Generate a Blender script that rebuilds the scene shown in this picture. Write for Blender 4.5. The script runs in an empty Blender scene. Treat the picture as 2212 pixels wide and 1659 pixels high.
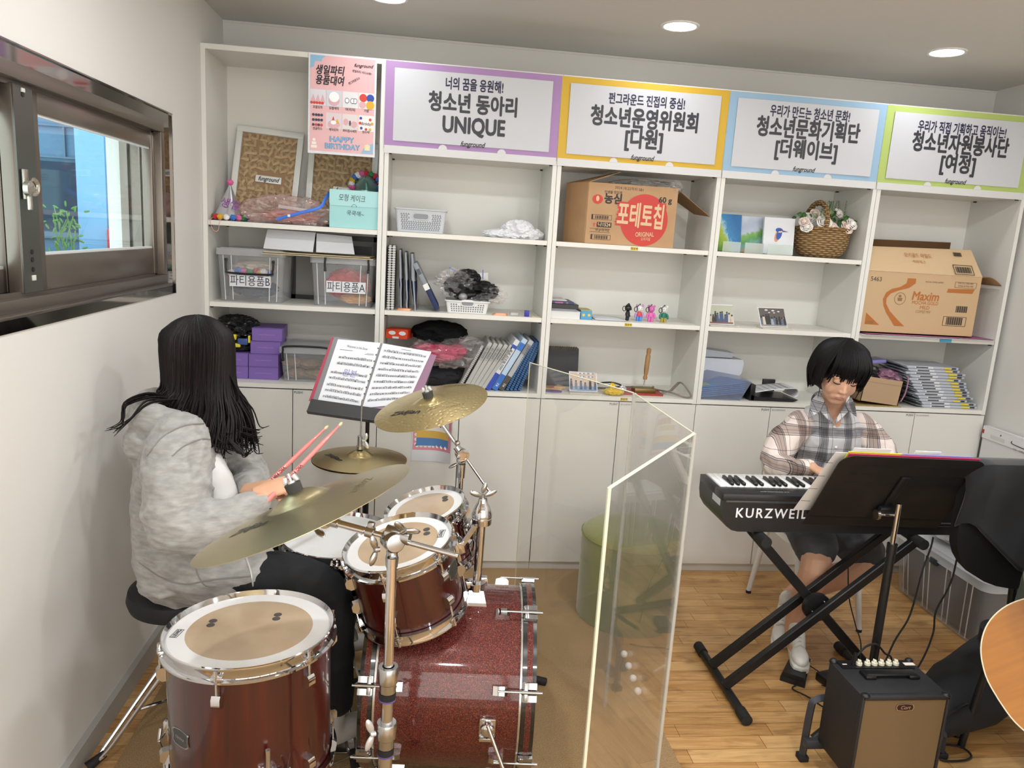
import bpy, bmesh, math, random
from mathutils import Vector as V, Matrix, Quaternion
from mathutils import noise as mnoise
S = bpy.context.scene
COL = S.collection
PI = math.pi
R = math.radians
random.seed(7)
# ---------------------------------------------------------------- camera, sky, light, exposure
cam_d = bpy.data.cameras.new('camera')
cam = bpy.data.objects.new('camera', cam_d)
COL.objects.link(cam)
S.camera = cam
CAM = V((1.0158, -3.6175, 1.6935))
YAW, PITCH, ROLL, FPX = 0.1199, -0.1938, 0.0628, 1629.2
fw = V((math.sin(YAW) * math.cos(PITCH), math.cos(YAW) * math.cos(PITCH), math.sin(PITCH)))
rt = fw.cross(V((0, 0, 1))).normalized()
upv = rt.cross(fw)
rt2 = rt * math.cos(ROLL) + upv * math.sin(ROLL)
up2 = -rt * math.sin(ROLL) + upv * math.cos(ROLL)
cam.matrix_world = Matrix(((rt2.x, up2.x, -fw.x, CAM.x), (rt2.y, up2.y, -fw.y, CAM.y),
                           (rt2.z, up2.z, -fw.z, CAM.z), (0, 0, 0, 1)))
cam_d.sensor_width = 36.0
cam_d.lens = FPX * 36.0 / 2212.0
cam_d.clip_start = 0.05
S.view_settings.view_transform = 'Standard'
S.view_settings.look = 'None'
S.view_settings.gamma = 1.0
S.view_settings.use_curve_mapping = False
S.view_settings.exposure = 0.42
S.cycles.transparent_max_bounces = 24
S.cycles.max_bounces = 10
LAMP = 11.0          # watts of each round ceiling lamp
world = bpy.data.worlds.new('sky')
S.world = world
world.use_nodes = True
wn = world.node_tree.nodes
wn['Background'].inputs[0].default_value = (1.0, 0.965, 0.945, 1)
wn['Background'].inputs[1].default_value = 3.0
# ---------------------------------------------------------------- colours and materials
def lin(c):
 return c / 12.92 if c <= 0.04045 else ((c + 0.055) / 1.055) ** 2.4
def rgb(h):
 if isinstance(h, str):
  h = h.lstrip('#')
  return tuple(lin(int(h[i:i + 2], 16) / 255) for i in (0, 2, 4)) + (1,)
 return tuple(h) + ((1,) if len(h) == 3 else ())
_M = {}
def mat(name, col='#cccccc', rough=0.5, metal=0.0, **k):
 if name in _M:
  return _M[name]
 m = bpy.data.materials.new(name)
 m.use_nodes = True
 b = m.node_tree.nodes['Principled BSDF']
 b.inputs['Base Color'].default_value = rgb(col)
 b.inputs['Roughness'].default_value = rough
 b.inputs['Metallic'].default_value = metal
 b.inputs['Specular IOR Level'].default_value = k.get('spec', 0.5)
 if 'coat' in k:
  b.inputs['Coat Weight'].default_value = k['coat']
  b.inputs['Coat Roughness'].default_value = k.get('coatr', 0.05)
 if 'sheen' in k:
  b.inputs['Sheen Weight'].default_value = k['sheen']
  b.inputs['Sheen Roughness'].default_value = 0.5
 if 'sss' in k:
  b.inputs['Subsurface Weight'].default_value = k['sss']
  b.inputs['Subsurface Radius'].default_value = (0.012, 0.005, 0.003)
  b.inputs['Subsurface Scale'].default_value = 1.0
 if 'aniso' in k:
  b.inputs['Anisotropic'].default_value = k['aniso']
 if k.get('noise'):                       # a second colour mixed in by a noise pattern, and/or bump
  n = k['noise']
  nt = NT(m)
  tc = nt.new('ShaderNodeTexCoord')
  mp = nt.new('ShaderNodeMapping')
  mp.inputs['Scale'].default_value = n.get('scale', (1, 1, 1))
  nt.l(tc.outputs['Object'], mp.inputs[0])
  ns = nt.new('ShaderNodeTexNoise')
  ns.inputs['Scale'].default_value = n.get('s', 20)
  ns.inputs['Detail'].default_value = n.get('d', 4)
  nt.l(mp.outputs[0], ns.inputs['Vector'])
  if 'col' in n:
   cr = nt.new('ShaderNodeValToRGB')
   cr.color_ramp.elements[0].position = n.get('lo', 0.35)
   cr.color_ramp.elements[1].position = n.get('hi', 0.65)
   cr.color_ramp.elements[0].color = rgb(col)
   cr.color_ramp.elements[1].color = rgb(n['col'])
   nt.l(ns.outputs['Fac'], cr.inputs[0])
   nt.l(cr.outputs[0], b.inputs['Base Color'])
  if 'bump' in n:
   bp = nt.new('ShaderNodeBump')
   bp.inputs['Strength'].default_value = n['bump']
   bp.inputs['Distance'].default_value = n.get('dist', 0.002)
   nt.l(ns.outputs['Fac'], bp.inputs['Height'])
   nt.l(bp.outputs[0], b.inputs['Normal'])
 if 'emit' in k:
  b.inputs['Emission Color'].default_value = rgb(k.get('ecol', col))
  b.inputs['Emission Strength'].default_value = k['emit']
 _M[name] = m
 return m
class NT:
 def __init__(s, m):
  s.t = m.node_tree
  s.b = s.t.nodes.get('Principled BSDF')
  s.out = s.t.nodes.get('Material Output')
 def new(s, t, **k):
  n = s.t.nodes.new(t)
  for a, v in k.items():
   setattr(n, a, v)
  return n
 def l(s, a, b):
  s.t.links.new(a, b)
 def math(s, op, a, b=None, c=None):
  n = s.new('ShaderNodeMath', operation=op)
  for i, x in enumerate((a, b, c)):
   if x is None:
    continue
   if isinstance(x, (int, float)):
    n.inputs[i].default_value = x
   else:
    s.l(x, n.inputs[i])
  return n.outputs[0]
 def mix(s, f, a, b, mode='MIX'):
  n = s.new('ShaderNodeMix', data_type='RGBA', blend_type=mode)
  for i, x in ((0, f), (6, a), (7, b)):
   if hasattr(x, 'is_linked'):
    s.l(x, n.inputs[i])
   elif i == 0:
    n.inputs[0].default_value = x
   else:
    n.inputs[i].default_value = rgb(x)
  return n.outputs[2]
 def ramp(s, f, stops, interp='LINEAR'):
  n = s.new('ShaderNodeValToRGB')
  n.color_ramp.interpolation = interp
  e = n.color_ramp.elements
  while len(e) < len(stops):
   e.new(0.5)
  for i, (p, c) in enumerate(stops):
   e[i].position = p
   e[i].color = rgb(c)
  s.l(f, n.inputs[0])
  return n.outputs[0]
 def xyz(s, kind='Object', scale=(1, 1, 1), rot=(0, 0, 0)):
  tc = s.new('ShaderNodeTexCoord')
  mp = s.new('ShaderNodeMapping')
  mp.inputs['Scale'].default_value = scale
  mp.inputs['Rotation'].default_value = rot
  s.l(tc.outputs[kind], mp.inputs[0])
  return mp.outputs[0]
 def sep(s, v):
  n = s.new('ShaderNodeSeparateXYZ')
  s.l(v, n.inputs[0])
  return n.outputs
 def noise(s, v, sc, d=3, rough=0.5, dist=0.0):
  n = s.new('ShaderNodeTexNoise')
  n.inputs['Scale'].default_value = sc
  n.inputs['Detail'].default_value = d
  n.inputs['Roughness'].default_value = rough
  n.inputs['Distortion'].default_value = dist
  s.l(v, n.inputs['Vector'])
  return n.outputs['Fac']
 def bump(s, h, st=0.3, d=0.002):
  n = s.new('ShaderNodeBump')
  n.inputs['Strength'].default_value = st
  n.inputs['Distance'].default_value = d
  s.l(h, n.inputs['Height'])
  s.l(n.outputs[0], s.b.inputs['Normal'])
def clear(name, tint='#ffffff', haze=0.0, gloss=1.0, hazecol='#ffffff', rough=0.03, ior=1.49, edge=None):
 """see-through sheet: transparent, mixed with a fresnel reflection and a little milky haze"""
 if name in _M:
  return _M[name]
 m = bpy.data.materials.new(name)
 m.use_nodes = True
 nt = NT(m)
 nt.t.nodes.remove(nt.b)
 tr = nt.new('ShaderNodeBsdfTransparent')
 tr.inputs[0].default_value = rgb(tint)
 base = tr.outputs[0]
 if haze:
  df = nt.new('ShaderNodeBsdfDiffuse')
  df.inputs[0].default_value = rgb(hazecol)
  mx = nt.new('ShaderNodeMixShader')
  mx.inputs[0].default_value = haze
  nt.l(base, mx.inputs[1]); nt.l(df.outputs[0], mx.inputs[2])
  base = mx.outputs[0]
 gl = nt.new('ShaderNodeBsdfGlossy')
 gl.inputs['Roughness'].default_value = rough
 fr = nt.new('ShaderNodeFresnel')
 ge = nt.new('ShaderNodeNewGeometry')
 nt.l(nt.math('ADD', nt.math('MULTIPLY', ge.outputs['Backfacing'], 1 / ior - ior), ior), fr.inputs[0])
 f = nt.math('MULTIPLY', fr.outputs[0], gloss)
 mx = nt.new('ShaderNodeMixShader')
 nt.l(f, mx.inputs[0]); nt.l(base, mx.inputs[1]); nt.l(gl.outputs[0], mx.inputs[2])
 nt.l(mx.outputs[0], nt.out.inputs[0])
 _M[name] = m
 return m
# ---------------------------------------------------------------- objects
RM = {}
def thing(name, label, cat, loc=(0, 0, 0), rz=0, group=None, rot=None):
 o = bpy.data.objects.new(name, None)
 COL.objects.link(o)
 o.empty_display_size = 0.05
 o.location = loc
 if rot is not None:
  q = rot if isinstance(rot, Quaternion) else rot.to_quaternion()
  o.rotation_mode = 'QUATERNION'
  o.rotation_quaternion = q
  M = Matrix.Translation(V(loc)) @ q.to_matrix().to_4x4()
 else:
  o.rotation_euler = (0, 0, rz)
  M = Matrix.Translation(V(loc)) @ Matrix.Rotation(rz, 4, 'Z')
 RM[o.name] = M
 tag(o, label, cat, group)
 return o
def tag(o, label=None, cat=None, group=None, kind=None):
 if label: o['label'] = label
 if cat: o['category'] = cat
 if group: o['group'] = group
 if kind: o['kind'] = kind
 return o
def dup(root, loc, rz=0, label=None, group=None):
 r = root.copy(); COL.objects.link(r)
 r.location = loc
 r.rotation_euler = (0, 0, rz)
 if label: r['label'] = label
 if group: r['group'] = group
 def rec(a, b):
  for ch in a.children:
   c = ch.copy(); COL.objects.link(c); c.parent = b
   rec(ch, c)
 rec(root, r)
 return r
def frame_z(n, x=None):
 """rotation whose local z is n; x = hint for the local x axis"""
 n = V(n).normalized()
 x = V(x) if x is not None else (V((1, 0, 0)) if abs(n.x) < 0.9 else V((0, 1, 0)))
 x = (x - n * x.dot(n)).normalized()
 y = n.cross(x)
 return Matrix(((x.x, y.x, n.x), (x.y, y.y, n.y), (x.z, y.z, n.z)))
def T(loc, rot=None):
 M = Matrix.Translation(V(loc))
 if rot is not None:
  M = M @ rot.to_4x4()
 return M
WALLROT = Matrix(((1, 0, 0), (0, 0, -1), (0, 1, 0)))     # local xy on a surface that faces -y (x right, y up, z towards the viewer)
_TX = {}
def text_mesh(body, size=1.0, bold=0.0, shear=0.0, align='CENTER', space=1.0):
 k = (body, bold, shear, align, space)
 if k not in _TX:
  c = bpy.data.curves.new('lettering', 'FONT')
  c.body = body; c.size = 1.0; c.shear = shear
  c.align_x = align; c.align_y = 'CENTER'; c.space_character = space
  c.resolution_u = 3
  o = bpy.data.objects.new('lettering', c)
  COL.objects.link(o)
  dg = bpy.context.evaluated_depsgraph_get()
  me = bpy.data.meshes.new_from_object(o.evaluated_get(dg))
  bpy.data.objects.remove(o); bpy.data.curves.remove(c)
  _TX[k] = me
 return _TX[k], size
class MB:
 """collects shapes (in world metres unless a matrix is set) and links them as one mesh object"""
 def __init__(s, M=None):
  s.bm = bmesh.new(); s.mi = 0; s.hz = False; s.M = M or Matrix.Identity(4); s.sm = True
 def at(s, M):
  s.M = M; return s
 def m(s, i):
  s.mi = i; return s
 def _fin(s, geo, smooth=True):
  for f in geo:
   f.material_index = s.mi; f.smooth = smooth
 def mesh(s, vs, fs):
  vv = [s.bm.verts.new(s.M @ V(v)) for v in vs]
  out = []
  for f in fs:
   try:
    out.append(s.bm.faces.new([vv[i] for i in f]))
   except ValueError:
    pass
  s._fin(out)
  return s
 def box(s, x0, x1, y0, y1, z0, z1, bv=0.0, seg=2):
  t = bmesh.new()
  g = bmesh.ops.create_cube(t, size=1.0)
  bmesh.ops.scale(t, vec=(abs(x1 - x0), abs(y1 - y0), abs(z1 - z0)), verts=t.verts)
  bmesh.ops.translate(t, vec=((x0 + x1) / 2, (y0 + y1) / 2, (z0 + z1) / 2), verts=t.verts)
  if bv:
   bmesh.ops.bevel(t, geom=t.edges[:], offset=bv, segments=seg, affect='EDGES', profile=0.5)
  return s.merge(t)
 def cbox(s, c, d, bv=0.0, rot=None, seg=2):
  M0 = s.M
  s.M = M0 @ T(c, rot)
  s.box(-d[0] / 2, d[0] / 2, -d[1] / 2, d[1] / 2, -d[2] / 2, d[2] / 2, bv, seg)
  s.M = M0
  return s
 def merge(s, t):
  mp = {}
  for v in t.verts:
   mp[v] = s.bm.verts.new(s.M @ v.co)
  out = []
  for f in t.faces:
   try:
    out.append(s.bm.faces.new([mp[v] for v in f.verts]))
   except ValueError:
    pass
  s._fin(out)
  t.free()
  return s
 def text(s, body, size, M, bold=0.0, shear=0.0, align='CENTER', space=1.0, w=None):
  me, sz = text_mesh(body, size, 0.0, shear, align, space)
  sx = sz
  if w:
   xs = [v.co.x for v in me.vertices]
   sx = w / max(1e-6, (max(xs) - min(xs)) + 2 * abs(bold) * .8)
  q = bold * .8
  ds = [(0, 0)] if bold <= 0 else [(q * math.cos(k * PI / 3), q * math.sin(k * PI / 3)) for k in range(6)]
  for k, (dx, dy) in enumerate(ds):                # heavier strokes: the same letters laid a hair apart
   MM = s.M @ M @ Matrix.Diagonal((sx, sz, 1, 1)) @ Matrix.Translation((dx, dy, k * 1e-5))
   vv = [s.bm.verts.new(MM @ v.co) for v in me.vertices]
   out = []
   for p_ in me.polygons:
    try:
     out.append(s.bm.faces.new([vv[i] for i in p_.vertices]))
    except ValueError:
     pass
   s._fin(out, False)
  return s
 def prism(s, poly, z0, z1, M=None):
  M0 = s.M
  if M is not None: s.M = M0 @ M
  n = len(poly)
  vs = [(x, y, z0) for x, y in poly] + [(x, y, z1) for x, y in poly]
  fs = [tuple(range(n - 1, -1, -1)), tuple(range(n, 2 * n))] + [(i, (i + 1) % n, n + (i + 1) % n, n + i) for i in range(n)]
  s.mesh(vs, fs); s.M = M0
  return s
 def flat(s, poly, M=None, z=0.0):
  M0 = s.M
  if M is not None: s.M = M0 @ M
  s.mesh([(x, y, z) for x, y in poly], [tuple(range(len(poly)))]); s.M = M0
  return s
 def lathe(s, prof, M=None, seg=32, a0=0.0, a1=None):
  """profile [(r,z)...] round the local z axis"""
  M0 = s.M
  if M is not None: s.M = M0 @ M
  full = a1 is None
  n = seg if full else seg + 1
  vs, fs, ix = [], [], []
  for r, z in prof:
   if r < 1e-6:
    ix.append([len(vs)] * n); vs.append((0, 0, z)); continue
   ix.append(list(range(len(vs), len(vs) + n)))
   for i in range(n):
    a = a0 + (2 * PI if full else a1 - a0) * i / seg
    vs.append((r * math.cos(a), r * math.sin(a), z))
  for k in range(len(prof) - 1):
   for i in range(seg):
    j = (i + 1) % n if full else i + 1
    a, b, c, d = ix[k][i], ix[k][j], ix[k + 1][j], ix[k + 1][i]
    if a == b and c == d: continue
    if prof[k][0] < 1e-6: fs.append((a, c, d))
    elif prof[k + 1][0] < 1e-6: fs.append((a, b, c))
    else: fs.append((a, b, c, d))
  s.mesh(vs, fs); s.M = M0
  return s
 def cyl(s, a, b, r, r2=None, seg=16, caps=True):
  return s.tube([a, b], [r, r if r2 is None else r2], seg, caps=caps)
 def tube(s, pts, r, seg=8, closed=False, caps=True, flat=None, upv_=None):
  """round (or, with flat=(a,b), oval) bar along a path"""
  pts = [V(q) for q in pts]
  n = len(pts)
  rr = r if isinstance(r, (list, tuple)) else [r] * n
  tg = []
  for i in range(n):
   if closed: d = pts[(i + 1) % n] - pts[i - 1]
   else: d = pts[min(i + 1, n - 1)] - pts[max(i - 1, 0)]
   tg.append(d.normalized() if d.length > 1e-9 else V((0, 0, 1)))
  x = V(upv_) if upv_ is not None else (V((0, 0, 1)) if abs(tg[0].z) < 0.9 else V((1, 0, 0)))
  vs = []
  for i in range(n):
   t = tg[i]
   x = (x - t * x.dot(t))
   x = x.normalized() if x.length > 1e-6 else t.orthogonal().normalized()
   y = t.cross(x)
   fa, fb = flat or (1, 1)
   for k in range(seg):
    a = 2 * PI * k / seg
    vs.append(pts[i] + x * (math.cos(a) * rr[i] * fa) + y * (math.sin(a) * rr[i] * fb))
  fs = []
  for i in range(n if closed else n - 1):
   j = (i + 1) % n
   for k in range(seg):
    l = (k + 1) % seg
    fs.append((i * seg + k, i * seg + l, j * seg + l, j * seg + k))
  if caps and not closed:
   fs.append(tuple(range(seg - 1, -1, -1))); fs.append(tuple((n - 1) * seg + k for k in range(seg)))
  return s.mesh(vs, fs)
 def sphere(s, c, r, seg=16, rings=10, rot=None):
  if isinstance(r, (int, float)): r = (r, r, r)
  prof = [(math.sin(PI * i / rings), -math.cos(PI * i / rings)) for i in range(rings + 1)]
  prof[0] = (0, -1); prof[-1] = (0, 1)
  M = T(c, rot) @ Matrix.Diagonal((r[0], r[1], r[2], 1))
  return s.lathe(prof, M, seg)
 def grid(s, fn, nu, nv, closed_u=False):
  vs, fs = [], []
  for j in range(nv + 1):
   for i in range(nu + (0 if closed_u else 1)):
    vs.append(fn(i / nu, j / nv))
  w = nu if closed_u else nu + 1
  for j in range(nv):
   for i in range(nu):
    k = (i + 1) % w
    fs.append((j * w + i, j * w + k, (j + 1) * w + k, (j + 1) * w + i))
  return s.mesh(vs, fs)
 def build(s, name, mats, parent=None, local=False, smooth=40, weld=0.0, mods=None):
  if weld:
   bmesh.ops.remove_doubles(s.bm, verts=s.bm.verts, dist=weld)
  bmesh.ops.recalc_face_normals(s.bm, faces=s.bm.faces)
  M = RM.get(parent.name) if parent else None
  if M is not None and not local:
   s.bm.transform(M.inverted())
  off = None
  if parent is None and len(s.bm.verts):
   lo = [min(v.co[i] for v in s.bm.verts) for i in range(3)]
   hi = [max(v.co[i] for v in s.bm.verts) for i in range(3)]
   off = V(((lo[0] + hi[0]) / 2, (lo[1] + hi[1]) / 2, lo[2]))
   bmesh.ops.translate(s.bm, vec=-off, verts=s.bm.verts)
  me = bpy.data.meshes.new(name)
  s.bm.to_mesh(me); s.bm.free()
  for m_ in (mats if isinstance(mats, (list, tuple)) else [mats]):
   me.materials.append(m_)
  if smooth:
   me.set_sharp_from_angle(angle=R(smooth))
  o = bpy.data.objects.new(name, me)
  COL.objects.link(o)
  if parent:
   o.parent = parent
   RM[o.name] = M if M is not None else Matrix.Identity(4)
  else:
   o.location = off or (0, 0, 0)
   RM[o.name] = Matrix.Translation(off or V((0, 0, 0)))
  for t, kw in (mods or []):
   md = o.modifiers.new(t.lower(), t)
   for a, v in kw.items():
    setattr(md, a, v)
  return o
def one(b, name, mats, label, cat, group=None, **k):
 return tag(b.build(name, mats, None, **k), label, cat, group)
def struct(b, name, mats, **k):
 return tag(b.build(name, mats, None, **k), kind='structure')
def bez(p, n=8):
 """smooth path through points (Catmull-Rom)"""
 p = [V(q) for q in p]
 out = []
 for i in range(len(p) - 1):
  a, b, c, d = p[max(i - 1, 0)], p[i], p[i + 1], p[min(i + 2, len(p) - 1)]
  for k in range(n):
   t = k / n
   out.append(0.5 * ((2 * b) + (c - a) * t + (2 * a - 5 * b + 4 * c - d) * t * t + (3 * b - a - 3 * c + d) * t ** 3))
 out.append(p[-1])
 return out
def remesh(o, vox, it=4, fac=0.5, keep=None):
 """fuse the overlapping volumes of a mesh into one smooth skin"""
 md = o.modifiers.new('fuse', 'REMESH'); md.mode = 'VOXEL'; md.voxel_size = vox
 sm = o.modifiers.new('soften', 'SMOOTH'); sm.factor = fac; sm.iterations = it
 dg = bpy.context.evaluated_depsgraph_get()
 me = bpy.data.meshes.new_from_object(o.evaluated_get(dg))
 o.modifiers.clear()
 old = o.data
 mats = list(old.materials)
 o.data = me
 nm = old.name
 bpy.data.meshes.remove(old)
 me.name = nm
 me.materials.clear()
 for m_ in mats: me.materials.append(m_)
 me.shade_smooth()
 return o
def inst(me, name, parent, M):
 o = bpy.data.objects.new(name, me); COL.objects.link(o)
 o.parent = parent
 Mw = RM[parent.name].inverted() @ M
 o.matrix_local = Mw
 RM[o.name] = RM[parent.name]
 return o
def crumple(b, c, r, seed=0, amp=0.25, fr=2.2, flat=None, sub=4, ridge=True, rot=None, keepz=None):
 """crumpled cloth or bag: a blob pushed in and out by folded noise; keepz = it lies on this height"""
 t = bmesh.new()
 bmesh.ops.create_icosphere(t, subdivisions=sub, radius=1.0)
 o = V((seed * 7.3, seed * 3.1, seed * 1.7))
 Rm = rot or Matrix.Identity(3)
 for v in t.verts:
  n = v.co.normalized()
  k = mnoise.fractal(n * fr + o, 0.9, 2.1, 4)
  if ridge: k = 0.5 - abs(k) * 1.6
  p = n * (1 + amp * k)
  p = Rm @ V((p.x * r[0], p.y * r[1], p.z * r[2])) + V(c)
  if keepz is not None and p.z < keepz: p.z = keepz + 0.0004 * (p.z - keepz)
  v.co = p
 return b.merge(t)
def roundrect(w, h, r, n=5, cx=0, cy=0):
 out = []
 for (sx, sy, a0) in ((1, 1, 0), (-1, 1, 90), (-1, -1, 180), (1, -1, 270)):
  for i in range(n + 1):
   a = R(a0 + 90 * i / n)
   out.append((cx + sx * (w / 2 - r) + r * math.cos(a), cy + sy * (h / 2 - r) + r * math.sin(a)))
 return out
# a point of the photograph carried to a real plane of the room (x, y or z = value) or to a depth from the lens
def _ray(u, v):
 return fw + rt2 * ((u - 1106) / FPX) + up2 * ((829.5 - v) / FPX)
def PL(u, v, ax, val):
 d = _ray(u, v)
 return CAM + d * ((val - CAM[ax]) / d[ax])
def PX(u, v, x): return PL(u, v, 0, x)
def PY(u, v, y): return PL(u, v, 1, y)
def PZ(u, v, z): return PL(u, v, 2, z)
def PD(u, v, d): return CAM + _ray(u, v) * d
# ================================================================ the room
XR, YB, YF, ZC = 4.03, 0.385, -5.1, 2.62
m_wall = mat('white_wall_paint', '#dcdad5', 0.55, noise=dict(s=60, d=4, bump=0.05, dist=0.001))
m_ceil = mat('ceiling_paint', '#cfcdc8', 0.8)
m_base = mat('grey_baseboard_film', '#a5a39e', 0.5)
# wooden strip floor
def wood_floor():
 m = mat('oak_strip_floor', '#b98a54', 0.38)
 nt = NT(m)
 v = nt.xyz('Object')
 br = nt.new('ShaderNodeTexBrick')
 br.offset = 0.37; br.offset_frequency = 2; br.squash = 0.75; br.squash_frequency = 3
 for k, x in (('Scale', 1.0), ('Mortar Size', 0.0012), ('Mortar Smooth', 0.1), ('Bias', 0.0), ('Brick Width', 0.46), ('Row Height', 0.068)):
  br.inputs[k].default_value = x
 br.inputs['Color1'].default_value = (0, 0, 0, 1)
 br.inputs['Color2'].default_value = (1, 1, 1, 1)
 br.inputs['Mortar'].default_value = (0.5, 0.5, 0.5, 1)
 nt.l(v, br.inputs['Vector'])
 plank = nt.ramp(br.outputs['Color'], [(0.0, '#a47642'), (0.35, '#b98c55'), (0.65, '#c79a63'), (1.0, '#d6b07a')])
 g = nt.noise(nt.xyz('Object', (2.2, 26, 1)), 3.0, 6, 0.6, 0.6)
 grain = nt.ramp(g, [(0.3, '#8f6738'), (0.5, '#c0935b'), (0.7, '#d8b27c')])
 c = nt.mix(0.45, plank, grain)
 kn = nt.ramp(nt.noise(nt.xyz('Object', (3, 9, 1)), 2.3, 2), [(0.3, '#5f3f1c'), (0.42, '#ffffff')])
 c = nt.mix(0.35, c, kn, 'MULTIPLY')
 gap = nt.ramp(br.outputs['Fac'], [(0.0, '#ffffff'), (1.0, '#8a6a40')])
 c = nt.mix(0.8, c, gap, 'MULTIPLY')
 nt.l(c, nt.b.inputs['Base Color'])
 nt.bump(nt.math('SUBTRACT', 1.0, br.outputs['Fac']), 0.25, 0.001)
 return m
m_floor = wood_floor()
b = MB(); b.box(-0.2, XR + 0.1, YF - 0.1, YB + 0.1, -0.1, 0)
struct(b, 'floor', m_floor)
b = MB(); b.box(-0.2, XR + 0.1, YF - 0.1, YB + 0.1, ZC, ZC + 0.12)
struct(b, 'ceiling', m_ceil)
b = MB(); b.box(-0.2, XR + 0.1, YB, YB + 0.12, 0, ZC)
struct(b, 'wall_back', m_wall)
b = MB(); b.box(XR, XR + 0.12, YF, YB, 0, ZC)
struct(b, 'wall_right', m_wall)
b = MB()
for x0, x1, z0, z1 in ((-0.2, 0.25, 0, ZC), (3.85, XR + 0.1, 0, ZC), (0.25, 3.85, 0, 0.25), (0.25, 3.85, 2.48, ZC)):
 b.box(x0, x1, YF - 0.12, YF, z0, z1)
struct(b, 'wall_front', m_wall)
# left wall with the window opening
WY0, WY1, WZ0, WZ1 = -2.75, -0.52, 1.425, 2.03
b = MB()
for y0, y1, z0, z1 in ((YF, WY0, 0, ZC), (WY1, YB, 0, ZC), (WY0, WY1, 0, WZ0), (WY0, WY1, WZ1, ZC)):
 b.box(-0.2, 0, y0, y1, z0, z1)
struct(b, 'wall_left', m_wall)
b = MB()
b.box(0, 0.022, YF, -0.002, 0, 0.075)
struct(b, 'baseboard_left', m_base)
b = MB(); b.box(XR - 0.014, XR, YF, -0.01, 0, 0.075)
struct(b, 'baseboard_right', m_base)
# slim shadow trim where the ceiling meets the back wall
b = MB(); b.box(0.0, XR, YB - 0.006, YB, ZC - 0.012, ZC - 0.003)
struct(b, 'trim_1', m_wall)
# ---- window: brown-grey metal sliding window with a polished steel surround
m_steel = mat('polished_steel_surround', '#8d8781', 0.06, 1.0)
m_steel2 = mat('polished_dark_steel', '#7d766f', 0.1, 1.0)
m_alu = mat('brown_grey_aluminium', '#7c736a', 0.28, 0.75)
m_alud = mat('dark_aluminium_stile', '#5d5e58', 0.3, 0.7)
m_pane = clear('window_pane', '#e6f2f4', gloss=0.7)
m_blk = mat('black_plastic', '#101012', 0.4)
m_chr = mat('chrome', '#d6d6d8', 0.06, 1.0)
win = bpy.data.objects.new('window_1', None); COL.objects.link(win); win.location = (0, WY0, WZ0); RM[win.name] = Matrix.Translation(win.location)
tag(win, kind='structure')
b = MB()
oy0, oy1, oz0, oz1 = WY0 - 0.08, -0.42, 1.382, 2.075
for y0, y1, z0, z1 in ((oy0, oy1, WZ1, oz1), (oy0, oy1, oz0, WZ0), (WY1, oy1, WZ0, WZ1), (oy0, WY0, WZ0, WZ1)):
 b.box(0.0, 0.004, y0, y1, z0, z1)
b.box(0.004, 0.010, oy1 - 0.006, oy1, oz0, oz1)
b.box(0.0, 0.012, oy0, oy1, oz1 - 0.004, oz1)
b.build('window_surround', m_steel, win)
b = MB()
f = 0.038
for y0, y1, z0, z1 in ((WY0, WY1, WZ1 - f, WZ1), (WY0, WY1, WZ0, WZ0 + f), (WY1 - f, WY1, WZ0 + f, WZ1 - f), (WY0, WY0 + f, WZ0 + f, WZ1 - f)):
 b.box(-0.14, 0.012, y0, y1, z0, z1, 0.003)
for k in range(3):                                     # sliding tracks
 x = -0.02 - k * 0.045
 b.box(x - 0.003, x + 0.003, WY0 + f, WY1 - f, WZ0 + f, WZ0 + f + 0.012)
 b.box(x - 0.003, x + 0.003, WY0 + f, WY1 - f, WZ1 - f - 0.012, WZ1 - f)
 b.box(x - 0.003, x + 0.003, WY1 - f - 0.012, WY1 - f, WZ0 + f, WZ1 - f)
b.box(-0.012, 0.03, WY0, WY1, WZ0 - 0.004, WZ0 + 0.006, 0.003)
b.build('window_frame', m_alu, win)
def sash(x, y0, y1, stl, str_, bot, top, name, lockside=None):
 b = MB()
 z0, z1 = WZ0 + f + 0.006, WZ1 - f - 0.006
 b.box(x - 0.018, x + 0.018, y0, y0 + stl, z0, z1, 0.003)
 b.box(x - 0.018, x + 0.018, y1 - str_, y1, z0, z1, 0.003)
 b.box(x - 0.016, x + 0.016, y0 + stl, y1 - str_, z0, z0 + bot, 0.003)
 b.box(x - 0.016, x + 0.016, y0 + stl, y1 - str_, z1 - top, z1, 0.003)
 s_ = b.build(name, m_alu, win)
 b = MB(); b.box(x - 0.003, x + 0.003, y0 + stl - 0.004, y1 - str_ + 0.004, z0 + bot - 0.004, z1 - top + 0.004)
 b.build('pane', m_pane, s_)
 b = MB()
 for yy0, yy1, zz0, zz1 in ((y0 + stl, y1 - str_, z0 + bot, z0 + bot + 0.007), (y0 + stl, y1 - str_, z1 - top - 0.007, z1 - top), (y0 + stl, y0 + stl + 0.006, z0 + bot, z1 - top)):
  b.box(x + 0.002, x + 0.010, yy0, yy1, zz0, zz1)
 b.build('gasket', mat('pale_gasket', '#c9cbc9', 0.5), s_)
 return s_
sR = sash(-0.030, -1.545, WY1 - f - 0.004, 0.125, 0.03, 0.095, 0.055, 'window_sash')
sL = sash(-0.075, WY0 + f, -1.46, 0.05, 0.07, 0.06, 0.055, 'window_sash')
b = MB(); b.box(-0.012, -0.0085, -1.545, -1.452, WZ0 + f + 0.008, WZ1 - f - 0.008)
b.build('lock_stile', m_alud, win)
b = MB()                                               # crescent lock on the meeting stile
c0 = V((-0.006, -1.525, 1.735))
b.cbox(c0 + V((0.004, 0, 0.01)), (0.008, 0.022, 0.075), 0.002)
RX = Matrix.Rotation(PI / 2, 3, 'Y')
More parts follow.
